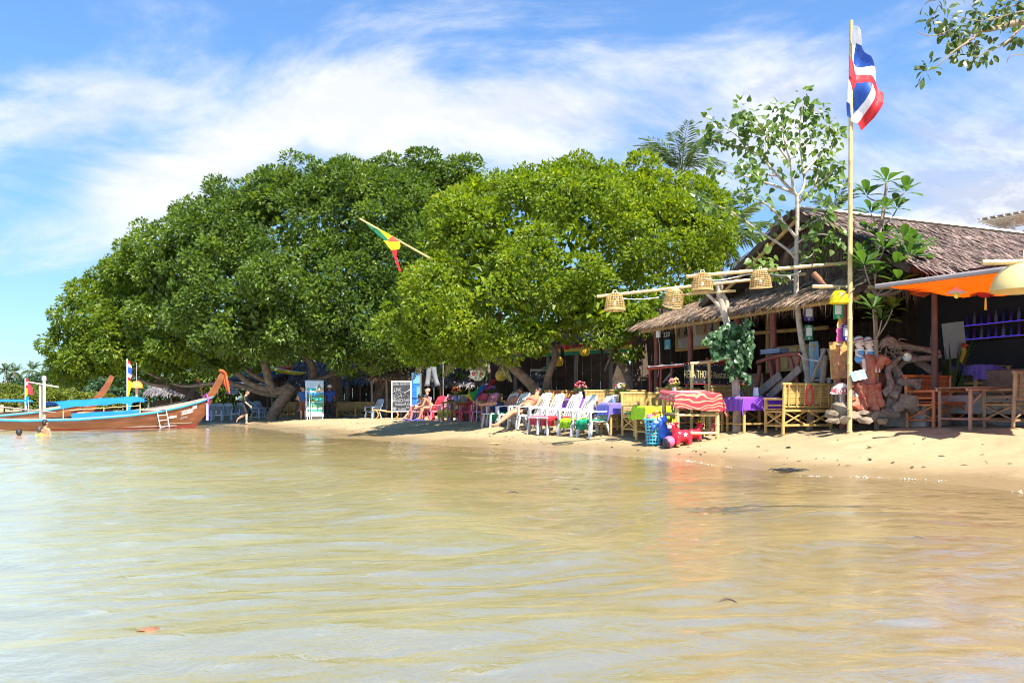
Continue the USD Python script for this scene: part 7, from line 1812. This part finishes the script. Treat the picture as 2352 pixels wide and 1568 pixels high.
# chalkboard with the guitar
pc = xy(922, 36.6)
t = thing('chalkboard', 'white framed chalkboard with a drawn guitar and music times', 'chalkboard', pc, -3)
obj('board', box((0, 0, 1.03), (.82, .03, 1.30)), mat('slate', (.035, .037, .04), .8, .3), t)
for sx in (-1, 1):
    obj('frame_post', box((sx * .43, 0, .86), (.045, .05, 1.74)), WHITE, t)
for z in (.37, 1.70):
    obj('frame_rail', box((0, 0, z), (.815, .05, .045)), WHITE, t)
def ct(name, s, h, x, z, m=CHALK, sx=.8, roll=0.0, bold=False):
    obj(name, text(s, h, (x, -.018, z), sx=sx, roll=roll, bold=bold), m, t)
ct('lettering', 'Little Jamaica', .105, 0, 1.54, sx=.80, roll=.03)
ct('lettering', 'LIVE', .13, -.17, 1.27, sx=.85)
ct('lettering', 'MUSIC', .12, -.17, .78, sx=.8); ct('lettering', 'START', .11, .22, .80, sx=.8)
ct('lettering', 'TONIGHT', .095, -.06, .62, sx=.8); ct('lettering', '7.00', .13, .30, .62, sx=.9); ct('lettering', 'P.M', .08, .28, .50); ct('lettering', 'YA MAN', .085, .02, .42)
obj('drawn_guitar', [lines3([(-.33 + .10 * math.cos(a), 1.16 + .055 * math.sin(a)) for a in np.linspace(0, 6.3, 16)]), lines3([(.02 + .12 * math.cos(a) + .05, 1.14 + .085 * math.sin(a)) for a in np.linspace(0, 6.3, 18)]), lines3([(-.08 + .09 * math.cos(a), 1.11 + .065 * math.sin(a)) for a in np.linspace(0, 6.3, 18)]), lines3([(.12, 1.17), (.37, 1.32)], r=.016), lines3([(.34, 1.27), (.39, 1.36)], r=.02)], CHALK, t)
obj('drawn_peace_sign', [lines3([(-.29 + .07 * math.cos(a), .98 + .07 * math.sin(a)) for a in np.linspace(0, 6.3, 18)]), lines3([(-.29, 1.05), (-.29, .91)]), lines3([(-.29, .98), (-.34, .93)]), lines3([(-.29, .98), (-.24, .93)])], CHALK, t)
obj('drawn_heart', [lines3([(-.05 + .075 * 16 * math.sin(a) ** 3 / 16, .99 + .006 * (13 * math.cos(a) - 5 * math.cos(2 * a) - 2 * math.cos(3 * a))) for a in np.linspace(0, 6.3, 24)]), lines3([(-.18, .98), (-.14, .98)]), lines3([(-.16, 1.0), (-.16, .96)])], CHALK, t)
obj('drawn_leaf', [lines3([(-.30, .42), (-.30 + .09 * math.sin(a), .48 + .10 * math.cos(a))], r=.007) for a in np.linspace(-1.6, 1.6, 7)], CHALK, t)
obj('drawn_scribble', [lines3([(.30, 1.02), (.34, .96), (.28, .93), (.36, .90)]), lines3([(.26, 1.08), (.36, 1.04)])], CHALKG, t)
# black A-board
pc = xy(1243, 25.2)
t = thing('chalkboard', 'black chalkboard easel with faint writing beside the curved trunks', 'chalkboard', pc, 6)
lean = rotm(-.12, 0, 0)
for sx, tp in ((-.33, -.30), (.33, .30)):
    obj('leg', beam((sx * 1.06, -.12, 0), (tp, .08, 1.62), .04, .04), flat('easel_grey', (.32, .30, .28)), t)
    obj('leg', beam((sx * 1.06, .5, 0), (tp, .1, 1.58), .03, .03), flat('easel_grey', (1, 1, 1)), t)
obj('board', tr(box((0, 0, 1.12), (.62, .03, .92)), (0, -.15, 0), lean), BLACK, t)
obj('top_rail', box((0, .05, 1.62), (.66, .05, .05)), flat('easel_grey', (1, 1, 1)), t)
for s_, h_, z_ in (('LIVE', .10, 1.38), ('MUSIC', .11, 1.14), ('TONIGHT', .09, .92)):
    m_ = text(s_, h_, (0, -.02, z_), sx=.8)
    obj('lettering', tr(m_, (0, -.15, 0), lean), CHALKG, t)
# painting display
t = thing('painting_display', 'tall glass display case with three seascape paintings on the sand', 'display case', xy(722, 41), 24)
obj('case', cat_([bevel((0, 0, 1.05), (.84, .42, 1.78), .01)]), flat('case_white', (.66, .68, .70), .3), t)
for sx in (-1, 1):
    for sy in (-1, 1):
        obj('leg', box((sx * .38, sy * .17, .08), (.04, .04, .16)), flat('case_metal', (.5, .5, .52), .3), t)
obj('top_frame', box((0, 0, 1.955), (.88, .46, .04)), flat('case_blue', (.16, .36, .58)), t)
SKYC, SEAC, TEAL, HILL, SANDC, FOAM = flat('paint_sky', (.28, .50, .70), col2=(.55, .65, .72), scale=5), flat('paint_sea', (.04, .28, .36), col2=(.08, .42, .48), scale=9), flat('paint_teal', (.03, .50, .40), col2=(.12, .62, .50), scale=8), flat('paint_hill', (.05, .18, .06), col2=(.16, .32, .08), scale=12), flat('paint_sand', (.55, .42, .22)), flat('paint_foam', (.70, .74, .72), col2=(.35, .55, .52), scale=9)
def pict(z0, z1, kind, side=False, y=-.213):
    p = obj('painting', box((0, 0, 0), (.80, .006, z1 - z0)) if not side else box((0, 0, 0), (.006, .36, z1 - z0)), SKYC if kind == 0 else (flat('paint_deep', (.02, .16, .42), col2=(.10, .40, .60), scale=4) if kind == 1 else flat('paint_jungle', (.02, .20, .16), col2=(.10, .42, .34), scale=11)), t)
    c = (0, y, (z0 + z1) / 2) if not side else (-.423, 0, (z0 + z1) / 2)
    UsdGeom.Xformable(stage.GetPrimAtPath(p)).AddTranslateOp().Set(Gf.Vec3d(*c))
    h = (z1 - z0) / 2
    if side:
        obj('painted_sea', box((-.005, 0, -h * .4), (.004, .34, h * .8)), SEAC, p); return
    if kind == 0:
        obj('painted_sea', box((0, -.005, -h * .55), (.79, .004, h * .5)), SEAC, p)
        obj('painted_rock', upright(poly([(.10, -.30 * h), (.16, .2 * h), (.19, .75 * h), (.22, .3 * h), (.32, -.30 * h)], .003), (0, -.006, 0)), flat('paint_rock', (.20, .16, .06)), p)
        obj('painted_shore', upright(poly([(-.05, -.95 * h), (.12, -.5 * h), (.39, -.45 * h), (.39, -.95 * h)], .003), (0, -.009, 0)), SANDC, p)
    elif kind == 1:
        obj('painted_hill', upright(poly([(-.39, -.1 * h), (-.39, .65 * h), (-.22, .3 * h), (0, -.05 * h), (.15, .2 * h), (.39, .75 * h), (.39, -.1 * h)], .003), (0, -.006, 0)), HILL, p)
        obj('painted_lagoon', upright(poly([(-.2, -.1 * h), (.39, -.1 * h), (.39, -.85 * h), (-.1, -.7 * h), (-.28, -.3 * h)], .003), (0, -.010, 0)), TEAL, p)
        obj('painted_shore', upright(poly([(-.39, -.2 * h), (-.2, -.3 * h), (.3, -.95 * h), (-.39, -.95 * h)], .003), (0, -.014, 0)), flat('paint_bush', (.06, .14, .04)), p)
    else:
        obj('painted_palms', upright(poly([(-.39, .8 * h), (-.2, .2 * h), (0, .5 * h), (.2, .1 * h), (.39, .9 * h), (.39, .0), (-.39, 0)], .003), (0, -.006, 0)), HILL, p)
        obj('painted_water', upright(poly([(-.39, -.05 * h), (.39, -.05 * h), (.39, -.5 * h), (-.39, -.5 * h)], .003), (0, -.010, 0)), FOAM, p)
pict(1.42, 1.90, 0); pict(.90, 1.39, 1); pict(.42, .87, 2)
for z0, z1 in ((1.42, 1.90), (.90, 1.39), (.42, .87)):
    pict(z0, z1, 0, True)
for z in (1.405, .885, .40):
    obj('shelf_bar', box((0, -.215, z), (.84, .02, .02)), WHITE, t)
obj('easel_post', box((-.30, -.36, .72), (.035, .035, 1.44)), flat('case_metal', (1, 1, 1)), t)
obj('easel_post', box((-.22, -.36, .72), (.035, .035, 1.44)), flat('case_metal', (1, 1, 1)), t)
obj('stock', box((.1, .0, .10), (.5, .3, .16)), flat('stock_grey', (.12, .12, .12)), t)

# restaurant name board and the bamboo frame before it
pn = B(1634, 858, 18.6)
t = thing('name_board', 'black name board reading REUA THONG Restaurant behind the patterned cloth', 'sign', pn, 16)
obj('board', box((0, 0, 0), (1.36, .03, .46)), BLACK, t)
obj('lettering', text('REUA THONG', .17, (-.34, -.02, -.10), sx=.46), flat('letter_gold', (.55, .47, .22)), t)
obj('lettering', text('Restaurant', .14, (.33, -.02, -.10), sx=.60), flat('letter_gold', (1, 1, 1)), t)
for s_ in (-1, 1):
    obj('edge', box((0, -.004, s_ * .235), (1.40, .04, .015)), flat('edge_red', (.45, .03, .04)), t)
obj('post', rod((-.6, .04, -.24), (-.6, .04, -1.1), .03), REDWOOD, t); obj('post', rod((.6, .04, -.24), (.6, .04, -1.1), .03), REDWOOD, t)
obj('lights', [ell((-.66 + .066 * k, -.025, .19 + .02 * math.sin(k * 2.3)), (.009, .009, .009), 1) for k in range(21)] + [ell((-.6 + .2 * k, -.025, -.20), (.009, .009, .009), 1) for k in range(7)], WHITE, t, kind='stuff')
a, b = B(1588, 880, 17.9), B(1590, 835, 17.9); c, d = B(1631, 880, 17.9), B(1629, 832, 17.9)
t = thing('goal_stand', 'bamboo goal shaped frame standing before the name board', 'frame')
for p, q in ((a, b), (c, d)):
    obj('post', bamboo([p[0], p[1], .4], q, .035, .25), BAMP, t, smooth=40)
obj('top_rail', bamboo(b + [-.04, 0, 0], d + [.10, 0, .02], .035, .25), BAMP, t, smooth=40)

# vertical welcome board
YW = 16.85
pw = B(1868, 826, YW)
t = thing('vertical_board', 'tall pale blue board with WELCOME written downwards beside the slender tree', 'sign', pw, 8)
obj('board', upright(poly([(-.09, .37), (.09, .38), (.11, .1), (.14, -.1), (.15, -.36), (-.07, -.37)], .025), (0, 0, 0)), mat('board_blue', (.22, .42, .60), .5, .15, 5), t)
for k, ch in enumerate('WELCOME'):
    obj('letter', text(ch, .078, (-.015 + .02 * k * .3, -.034, .275 - .103 * k), bold=True, d=.008), flat('letter_amber', (.62, .40, .07)), t)
obj('stake', rod((.02, .03, -.36), (.02, .03, -1.0), .025), GREYWOOD, t)
# fish shaped welcome board
pf = B(1936, 897, 15.3)
t = thing('fish_board', 'white fish shaped board with WELCOME in dark red letters left of the stump', 'sign', pf, 6)
obj('board', upright(poly([(-.26, -.05), (-.20, .06), (-.08, .135), (.0, .14), (.10, .10), (.20, .0), (.30, -.10), (.28, -.115), (.12, -.075), (-.05, -.06), (-.2, -.065)], .02), (0, 0, 0)), flat('fish_white', (.60, .55, .54)), t)
for k, (ch, h_) in enumerate(zip('WELCOME', (.085, .085, .085, .085, .105, .085, .085))):
    obj('letter', text(ch, h_, (-.205 + .057 * k, -.024, -.035 - .004 * k), bold=True, sx=.75, d=.006), flat('letter_crimson', (.34, .03, .07)), t)
obj('dot', tr(lathe([(0, 0), (.014, 0), (.014, .004), (0, .004)], 10), (.21, -.024, -.05), rotm(math.pi / 2, 0, 0)), BLACK, t)
obj('post', rod((.0, .03, -.05), (.02, .04, -.55), .06), GREYWOOD, t)
# carved panel
pk = B(1928, 827, 15.9)
t = thing('carved_panel', 'yellow brown carved wooden panel with a seated woman in relief', 'carving', pk, 8)
CARV = mat('carved_wood', (.42, .235, .07), .6, .4, 9.0, bump=1.0, bscale=30)
FIGW = mat('figure_wood', (.44, .20, .09), .5, .3, 8.0)
obj('panel', box((0, 0, 0), (.38, .03, .72), rotm(0, -.06, 0)), CARV, t)
obj('edge', box((.20, .0, .0), (.022, .05, .72), rotm(0, -.06, 0)), flat('edge_pale', (.55, .50, .42)), t)
obj('figure', tr(fin(mani([[((-.02, 0, .24), .055), ((-.02, 0, .21), .05)], [((-.03, 0, .15), .035), ((-.02, 0, .2), .03)], [((-.09, 0, .11), .045), ((.03, 0, .11), .045), ((-.03, 0, -.02), .05)], [((.04, 0, .11), .03), ((.10, 0, .02), .026)], [((.10, 0, .02), .026), ((.08, 0, .12), .02)], [((-.10, 0, .1), .03), ((-.11, 0, -.02), .026)], [((-.04, 0, -.06), .07), ((.09, 0, -.09), .055)], [((.09, 0, -.09), .055), ((.10, 0, -.28), .035)], [((.10, 0, -.28), .035), ((.15, 0, -.30), .025)], [((-.06, 0, -.08), .06), ((-.05, 0, -.25), .05)]]), .02, 3), (0, -.012, 0), None, (1, .45, 1)), FIGW, t, smooth=True)
obj('headband', ell((-.02, -.03, .30), (.06, .03, .02), 1), flat('edge_pale', (1, 1, 1)), t, smooth=True)
obj('base_block', box((-.04, -.02, -.28), (.2, .03, .12)), FIGW, t)
obj('stand_post', rod((0, .03, -.3), (.05, .04, -.9), .05), REDWOOD, t)
# payment boards (codes left blank), girl figure sign, picture sign
def code_sign(label, c, w, h, colm, rz=6, low=True):
    t = thing('hanging_sign', label, 'sign', c, rz)
    obj('board', bevel((0, 0, 0), (w, .012, h), .003), colm, t)
    obj('blank_square', box((0, -.008, .06 * h), (w * .68, .004, h * .55)), flat('paper', (.62, .62, .60)), t)
    obj('print', [box((0, -.008, h * .42), (w * .4, .003, h * .05)), box((0, -.008, -h * .33), (w * .3, .003, h * .045)), box((0, -.008, -h * .42), (w * .15, .003, h * .04))], WHITE, t)
    obj('string', rod((0, 0, h / 2), (0, .0, h / 2 + .08), .005, n=4), BLACK, t)
GRS, PUS = flat('sign_green', (.02, .26, .11), .4), flat('sign_violet', (.05, .03, .20), .4)
code_sign('green payment sign with a blank white square hanging beside the flag pole', B(1925, 714, 15.6), .19, .31, GRS)
code_sign('darker green payment sign beside the slender tree above the vertical board', B(1858, 764, 16.7), .175, .31, flat('sign_green_dull', (.02, .16, .08), .4))
code_sign('dark violet sign with two pale cards high beside the slender tree', B(1858, 720, 16.9), .21, .30, PUS)
code_sign('violet poster with white lettering beside the girl figure sign', B(1943, 764, 15.35), .15, .30, PUS)
t = thing('girl_sign', 'cut out sign of a girl with a pointed gold crown and pink dress', 'sign', B(1928, 760, 15.4), 6)
obj('body', upright(poly([(-.07, -.20), (.07, -.20), (.05, -.05), (.075, .02), (.05, .06), (-.05, .06), (-.075, .0), (-.05, -.05)], .012), (0, 0, 0)), flat('sign_pink', (.50, .07, .22)), t)
obj('face', upright(poly([(.055 * math.cos(a), .10 + .06 * math.sin(a)) for a in np.linspace(0, 6.1, 16)], .014), (0, -.002, 0)), flat('sign_face', (.60, .40, .26)), t)
obj('crown', upright(poly([(-.055, .13), (.055, .13), (.03, .20), (0, .27), (-.03, .20)], .016), (0, -.004, 0)), flat('sign_gold', (.50, .26, .04)), t)
for s_ in (-1, 1):
    obj('eye', ell((s_ * .022, -.022, .10), (.008, .004, .012), 1), BLACK, t)
t = thing('picture_sign', 'small light blue picture board tilted on the shelf beside the red stump', 'sign', B(1972, 862, 15.1), (0, -12, 6))
obj('board', box((0, 0, 0), (.28, .012, .18), rotm(-.3, 0, 0)), mat('picture_blue', (.12, .38, .62), .5, col2=(.20, .48, .66), scale=6), t)
obj('drawing', tr(poly([(-.03, -.05), (.03, -.05), (.045, .0), (.02, .05), (-.03, .04), (-.05, 0)], .004), (0, -.011, 0), rotm(math.pi / 2 - .3, 0, 0)), flat('drawing_white', (.62, .60, .60)), t)
obj('border', [tr(box((0, -.008, s_ * .085), (.28, .004, .01)), (0, 0, 0), rotm(-.3, 0, 0)) for s_ in (-1, 1)], WHITE, t)
# white pipe ladder post right of the bench
pp = xy(1909, 16.9)
t = thing('pipe_post', 'white plastic pipe post with side pegs at the right end of the yellow bench', 'post', pp, 5)
obj('pipe', rod((0, 0, -.1), (-.04, 0, 1.04), .045, n=12), flat('pipe_white', (.52, .50, .48), .4), t, smooth=True)
obj('top_bar', rod((-.04, 0, 1.0), (-.55, .05, .98), .035, n=10), flat('pipe_white', (1, 1, 1)), t, smooth=True)
for k in range(4):
    obj('peg', ell((-.09, -.03, .32 + .2 * k * .8), (.035, .03, .03), 1), flat('pipe_white', (1, 1, 1)), t, smooth=True)

# rainbow umbrella
pu = xy(1094, 27.2)
t = thing('rainbow_umbrella', 'half folded rainbow umbrella tilted over the red chairs', 'umbrella', pu, 0)
U0 = np.array([.02, 0, .95]); ax = norm([.10, 0, 1.0])
obj('pole', rod((0, 0, -.1), U0 + ax * .25, .02), flat('case_metal', (1, 1, 1)), t)
UC = [flat('umb_%d' % k if False else ('umb_red', 'umb_yellow', 'umb_blue', 'umb_green')[k], c, transl=.35) for k, c in enumerate(((.58, .03, .03), (.68, .50, .02), (.03, .18, .52), (.05, .35, .10)))]
apex = np.array([-.10, -.1, .70])
rim = [np.array([.06 + .56 * math.cos(a) + .10, .35 * math.sin(a), 1.22 + .30 * math.cos(a)]) for a in np.linspace(0, 2 * math.pi, 9)]
for k in range(8):
    P = np.array([[apex + (rim[k] * (1 - j) + rim[k + 1] * j - apex) * s_ + np.array([0, 0, -.07]) * math.sin(math.pi * j) * s_ for j in np.linspace(0, 1, 5)] for s_ in np.linspace(.04, 1, 6)])
    obj('panel', slab(P, .006), UC[(0, 1, 2, 0, 1, 3, 2, 0)[k]], t, smooth=60)

# toys beside the patterned stand
pb = on(2.98, 17.15)
t = thing('toy_basket', 'light blue plastic basket of beach toys left of the patterned stand', 'basket', pb, 0)
BKT = flat('basket_blue', (.08, .42, .56), .4)
rr = lambda z: .15 + .05 * z / .5
for k in range(7):
    z = .04 + .068 * k
    obj('band', tube([(rr(z) * math.cos(a), rr(z) * math.sin(a), z) for a in np.linspace(0, 2 * math.pi, 21)], .014, 5, False), BKT, t, smooth=True)
obj('rim', tube([(.215 * math.cos(a), .215 * math.sin(a), .53) for a in np.linspace(0, 2 * math.pi, 25)], .024, 6, False), BKT, t, smooth=True)
obj('ribs', [beam((rr(0) * math.cos(a), rr(0) * math.sin(a), 0), (rr(.52) * math.cos(a), rr(.52) * math.sin(a), .52), .02, .012) for a in np.linspace(0, 2 * math.pi, 17)[:-1]], BKT, t, kind='stuff')
obj('base', lathe([(0, .01), (.15, .01), (.15, .03), (0, .03)], 18), BKT, t)
for k, (x, y, z, r_, c, nm) in enumerate(((-.08, 0, .56, .09, (.62, .12, .22), 'pink'), (.05, .05, .60, .10, (.68, .46, .02), 'yellow'), (.10, -.06, .55, .08, (.62, .30, .30), 'rose'), (-.02, -.09, .54, .07, (.70, .50, .05), 'gold'), (.04, -.02, .70, .06, (.70, .45, .02), 'sun'))):
    tt = thing('toy', '%s plush toy heaped in the blue basket' % nm, 'toy', pb + [x, y, z])
    cc = flat('toy_' + nm, c, .6)
    obj('body', ell((0, 0, 0), (r_, r_ * .9, r_ * .8), 2), cc, tt, smooth=True)
    for s_ in (-1, 1):
        obj('ear', ell((s_ * r_ * .7, -.01, r_ * .7), (r_ * .32, r_ * .2, r_ * .4), 1), cc, tt, smooth=True)
    obj('snout', ell((0, -r_ * .85, 0), (r_ * .35, r_ * .3, r_ * .28), 1), flat('toy_pale', (.66, .55, .45)), tt, smooth=True)
def hopper(label, c, rz, colm, muz, sc, trunk=False):
    t = thing('hopping_toy', label, 'toy', c, rz, sc=sc)
    obj('body', fin(mani([[((0, 0, .24), .15), ((.20, 0, .25), .14)], [((-.05, 0, .34), .10), ((-.14, 0, .48), .085)], [((-.06, .09, .2), .06), ((-.07, .11, .04), .045)], [((-.06, -.09, .2), .06), ((-.07, -.11, .04), .045)], [((.24, .09, .2), .06), ((.25, .11, .04), .045)], [((.24, -.09, .2), .06), ((.25, -.11, .04), .045)]] + ([[((-.20, 0, .46), .045), ((-.30, 0, .34), .03)], [((-.30, 0, .34), .03), ((-.34, 0, .42), .024)]] if trunk else [])), .03, 4), colm, t, smooth=True)
    obj('muzzle', ell((-.23, 0, .46), (.06, .06, .05), 2), muz, t, smooth=True)
    for s_ in (-1, 1):
        obj('ear', ell((-.10, s_ * .11, .54), (.03, .07 if not trunk else .09, .035 if not trunk else .08), 1), colm, t, smooth=True)
        obj('eye', ell((-.20, s_ * .055, .53), (.018, .016, .022), 1), WHITE, t, smooth=True)
        obj('pupil', ell((-.215, s_ * .057, .53), (.010, .010, .012), 1), BLACK, t, smooth=True)
        obj('horn', tr(lathe([(.025, 0), (.018, .06), (0, .09)], 8), (-.12, s_ * .05, .56)), flat('toy_yellow', (.70, .48, .02)), t, smooth=True)
    for x in (-.07, .25):
        for s_ in (-1, 1):
            obj('hoof', lathe([(0, 0), (.05, 0), (.048, .05), (0, .05)], 10) if False else tr(lathe([(0, 0), (.05, 0), (.048, .05), (0, .05)], 10), (x, s_ * .11, 0)), flat('toy_hoof', (.30, .18, .05)), t)
    obj('star', tr(poly([((.07 if k % 2 == 0 else .03) * math.sin(k * math.pi / 5), (.07 if k % 2 == 0 else .03) * math.cos(k * math.pi / 5)) for k in range(10)], .006), (.10, -.155, .28), rotm(math.pi / 2, 0, 0)), muz, t)
    return t
hopper('blue inflatable hopping elephant beside the toy basket', on(3.18, 17.0), 25, flat('toy_blue', (.03, .12, .55), .3), flat('toy_paleblue', (.30, .42, .66), .35), 1.0, True)
hopper('red inflatable hopping cow with a white muzzle before the patterned stand', on(3.36, 16.55), 20, flat('toy_red', (.60, .02, .04), .3), flat('toy_white', (.66, .60, .58), .35), .86)
hopper('red and black inflatable hopping animal under the patterned stand', on(3.80, 16.9), 200, flat('toy_red', (1, 1, 1)), flat('toy_dark', (.03, .02, .03), .35), .68)
t = thing('toy_ball', 'pink and dark striped ball before the blue hopping elephant', 'ball', on(3.17, 16.5) + [0, 0, .12])
obj('ball', ell((0, 0, 0), (.12, .12, .12), 2), flat('toy_pink', (.58, .14, .24), .35), t, smooth=True)
obj('stripe', ell((-.04, -.01, -.02), (.095, .112, .112), 2), flat('toy_dark', (1, 1, 1)), t, smooth=True)
# things lying on the sand
p = Gp(952, 966)
obj('blue_cloth', slab(np.array([[p + [x, y, .035 + .03 * math.sin(x * 9 + y * 5) + .02 * math.sin(x * 21)] for x in np.linspace(-.45, .45, 12)] for y in np.linspace(-.25, .25, 6)]), .03), flat('cloth_ultramarine', (.03, .03, .35), .8), smooth=50, label='crumpled ultramarine cloth lying on the sand before the couple', cat='cloth')
p = xy(1005, 32.2)
for k, (u, Y, c) in enumerate(((1038, 30.2, 'small heap of purple flowers on the yellow chair cloth'), (1048, 29.6, 'bunch of orange and red flowers on a table behind the yellow chairs'), (1128, 28.6, 'purple flowers in a blue vase behind the sunglasses man'))):
    flowers(c, xy(u, Y) + [0, 0, (.44, .72, .74)[k]], 20 + k, [[flat('petal_violet', (.20, .06, .30)), FP], [FR, flat('petal_orange', (.66, .25, .04))], [flat('petal_violet', (1, 1, 1)), flat('petal_mauve', (.35, .12, .28))]][k], flat('vase_blue', (.1, .2, .45), .3), sc=1.3)
make_table('bamboo table carrying the orange and red flowers', xy(1048, 29.7), 20, m=BAMD, name='bamboo_table'); make_table('bamboo table carrying the purple flowers behind the seated man', xy(1128, 28.7), 20, m=BAMD)
t = thing('bottle', 'small white water bottle between the two sunbathers', 'bottle', xy(1176, 23.0) + [0, 0, .43], 0)
obj('body', lathe([(0, 0), (.033, 0), (.034, .15), (.014, .20), (.014, .22), (0, .22)], 12), flat('bottle_white', (.6, .62, .64), .2), t, smooth=40)
obj('cap', tr(lathe([(.016, 0), (.016, .02), (0, .02)], 10), (0, 0, .215)), flat('cap_blue', (.1, .2, .5)), t)
# seaweed, leaves, sticks
rg = np.random.default_rng(51)
p = Gp(1802, 1084)
sw = []
for k in range(46):
    a = p + [rg.normal(0, .09), rg.normal(0, .05), .02]; d = np.array([rg.normal(.12, .10), rg.normal(0, .06), 0])
    sw.append(tube(spline([a, a + d * .5 + [0, 0, .03], a + d + [0, 0, -.005]], 6), [.007, .008, .008, .007, .005, .003], 4))
obj('seaweed', sw, mat('seaweed_black', (.022, .022, .02), .4, .3), label='clump of black seaweed at the water edge right of centre', cat='seaweed', smooth=True)
for u, v, L, lab in ((905, 1098, .06, 'small dark stick floating left of the swell line'), (1178, 1136, .13, 'dark curved stick floating near the shore'), (1322, 1129, .10, 'dark stick floating right of the curved one'), (1672, 1392, .09, 'brown leaf stalk drifting in the shallow water'), (2108, 1243, .07, 'tiny dark chip floating far right in the shallow water'), (1140, 1021, .32, 'broken palm sheath lying at the waterline before the sunbathers')):
    Y = 1881.0 * CAMZ / (v - VH) if v > 1030 else None
    c = B(u, v, Y) if Y else Gp(u, v)
    obj('stick', tube(spline([c + [-L / 2, 0, .022], c + [0, .02, .034], c + [L / 2, -.02, .020]], 7), np.array([.4, .8, 1, 1, .8, .6, .3]) * L * .07, 6), DARKWOOD if u != 1140 else BAMD, label=lab, cat='stick', smooth=True)
c = B(352, 1456, 1881.0 / (1456 - VH))
P = np.array([[c + [(-.5 + s_) * .15 + .01 * j, (j * .035 * math.sin(math.pi * min(1, s_ * .9 + .08))), .018 + .012 * math.sin(s_ * 5) - .004 * abs(j)] for j in np.linspace(-1, 1, 5)] for s_ in np.linspace(0, 1, 9)])
obj('floating_leaf', slab(P, .002), mat('dead_leaf', (.24, .10, .05), .6, .3, 20), label='curled brown leaf floating in the near water at lower left', cat='leaf', smooth=50)
# litter on the beach and foam along the waterline
bits = []
for k in range(3600):
    u = rg.uniform(600, 2352); a = rg.random()
    X_ = rg.uniform(-12, 8.5); Y_ = rg.uniform(9.5, 42)
    d = float(shore_dist(X_, Y_))
    if not (.35 < d < 3.4) or rg.random() > (.25 + .75 * math.exp(-((d - 1.3) / .45) ** 2)):
        continue
    c = on(X_, Y_, .004); r_ = rg.uniform(.006, .026); ang = rg.uniform(0, 3.14)
    bits.append(tr(hull(rg.normal(0, 1, (7, 3)) * (r_ * 1.6, r_ * .6, r_ * .35)), c, rotm(0, 0, ang)))
stuff('beach_litter', bits, mat('litter', (.10, .065, .04), .9, .5, 30, island=.6), 'scattered dark bits of leaf, twig and shell along the tide line')
fo = []
S_ = SHORE[4:14]
for a, b in zip(S_[:-1], S_[1:]):
    L = np.linalg.norm(b - a); n_ = int(L * (26 if a[1] < 15 else 9))
    nn = np.array([-(b - a)[1], (b - a)[0]]) / L * -1
    for _ in range(n_):
        f_ = rg.random(); q = a + (b - a) * f_
        gate = meshkit.noise(np.array([[q[0] * .9, q[1] * .9, 0]]), 77)[0]
        if gate < .5:
            continue
        q = q + nn * (rg.normal(.02, .035) + (meshkit.noise(np.array([[q[0] * .6, q[1] * .6, 3.]]), 5)[0] - .5) * .3)
        fo.append(tr(ell((0, 0, 0), (1, 1, .6), 1), (q[0], q[1], max(float(gz(q[0], q[1])), 0) + .012), None, rg.uniform(.003, .011) * (1 if q[1] < 15 else .6)))
stuff('foam', fo, mat('foam_white', (.70, .68, .64), .5, .05), 'thin line of white foam bubbles along the waterline', smooth=True)
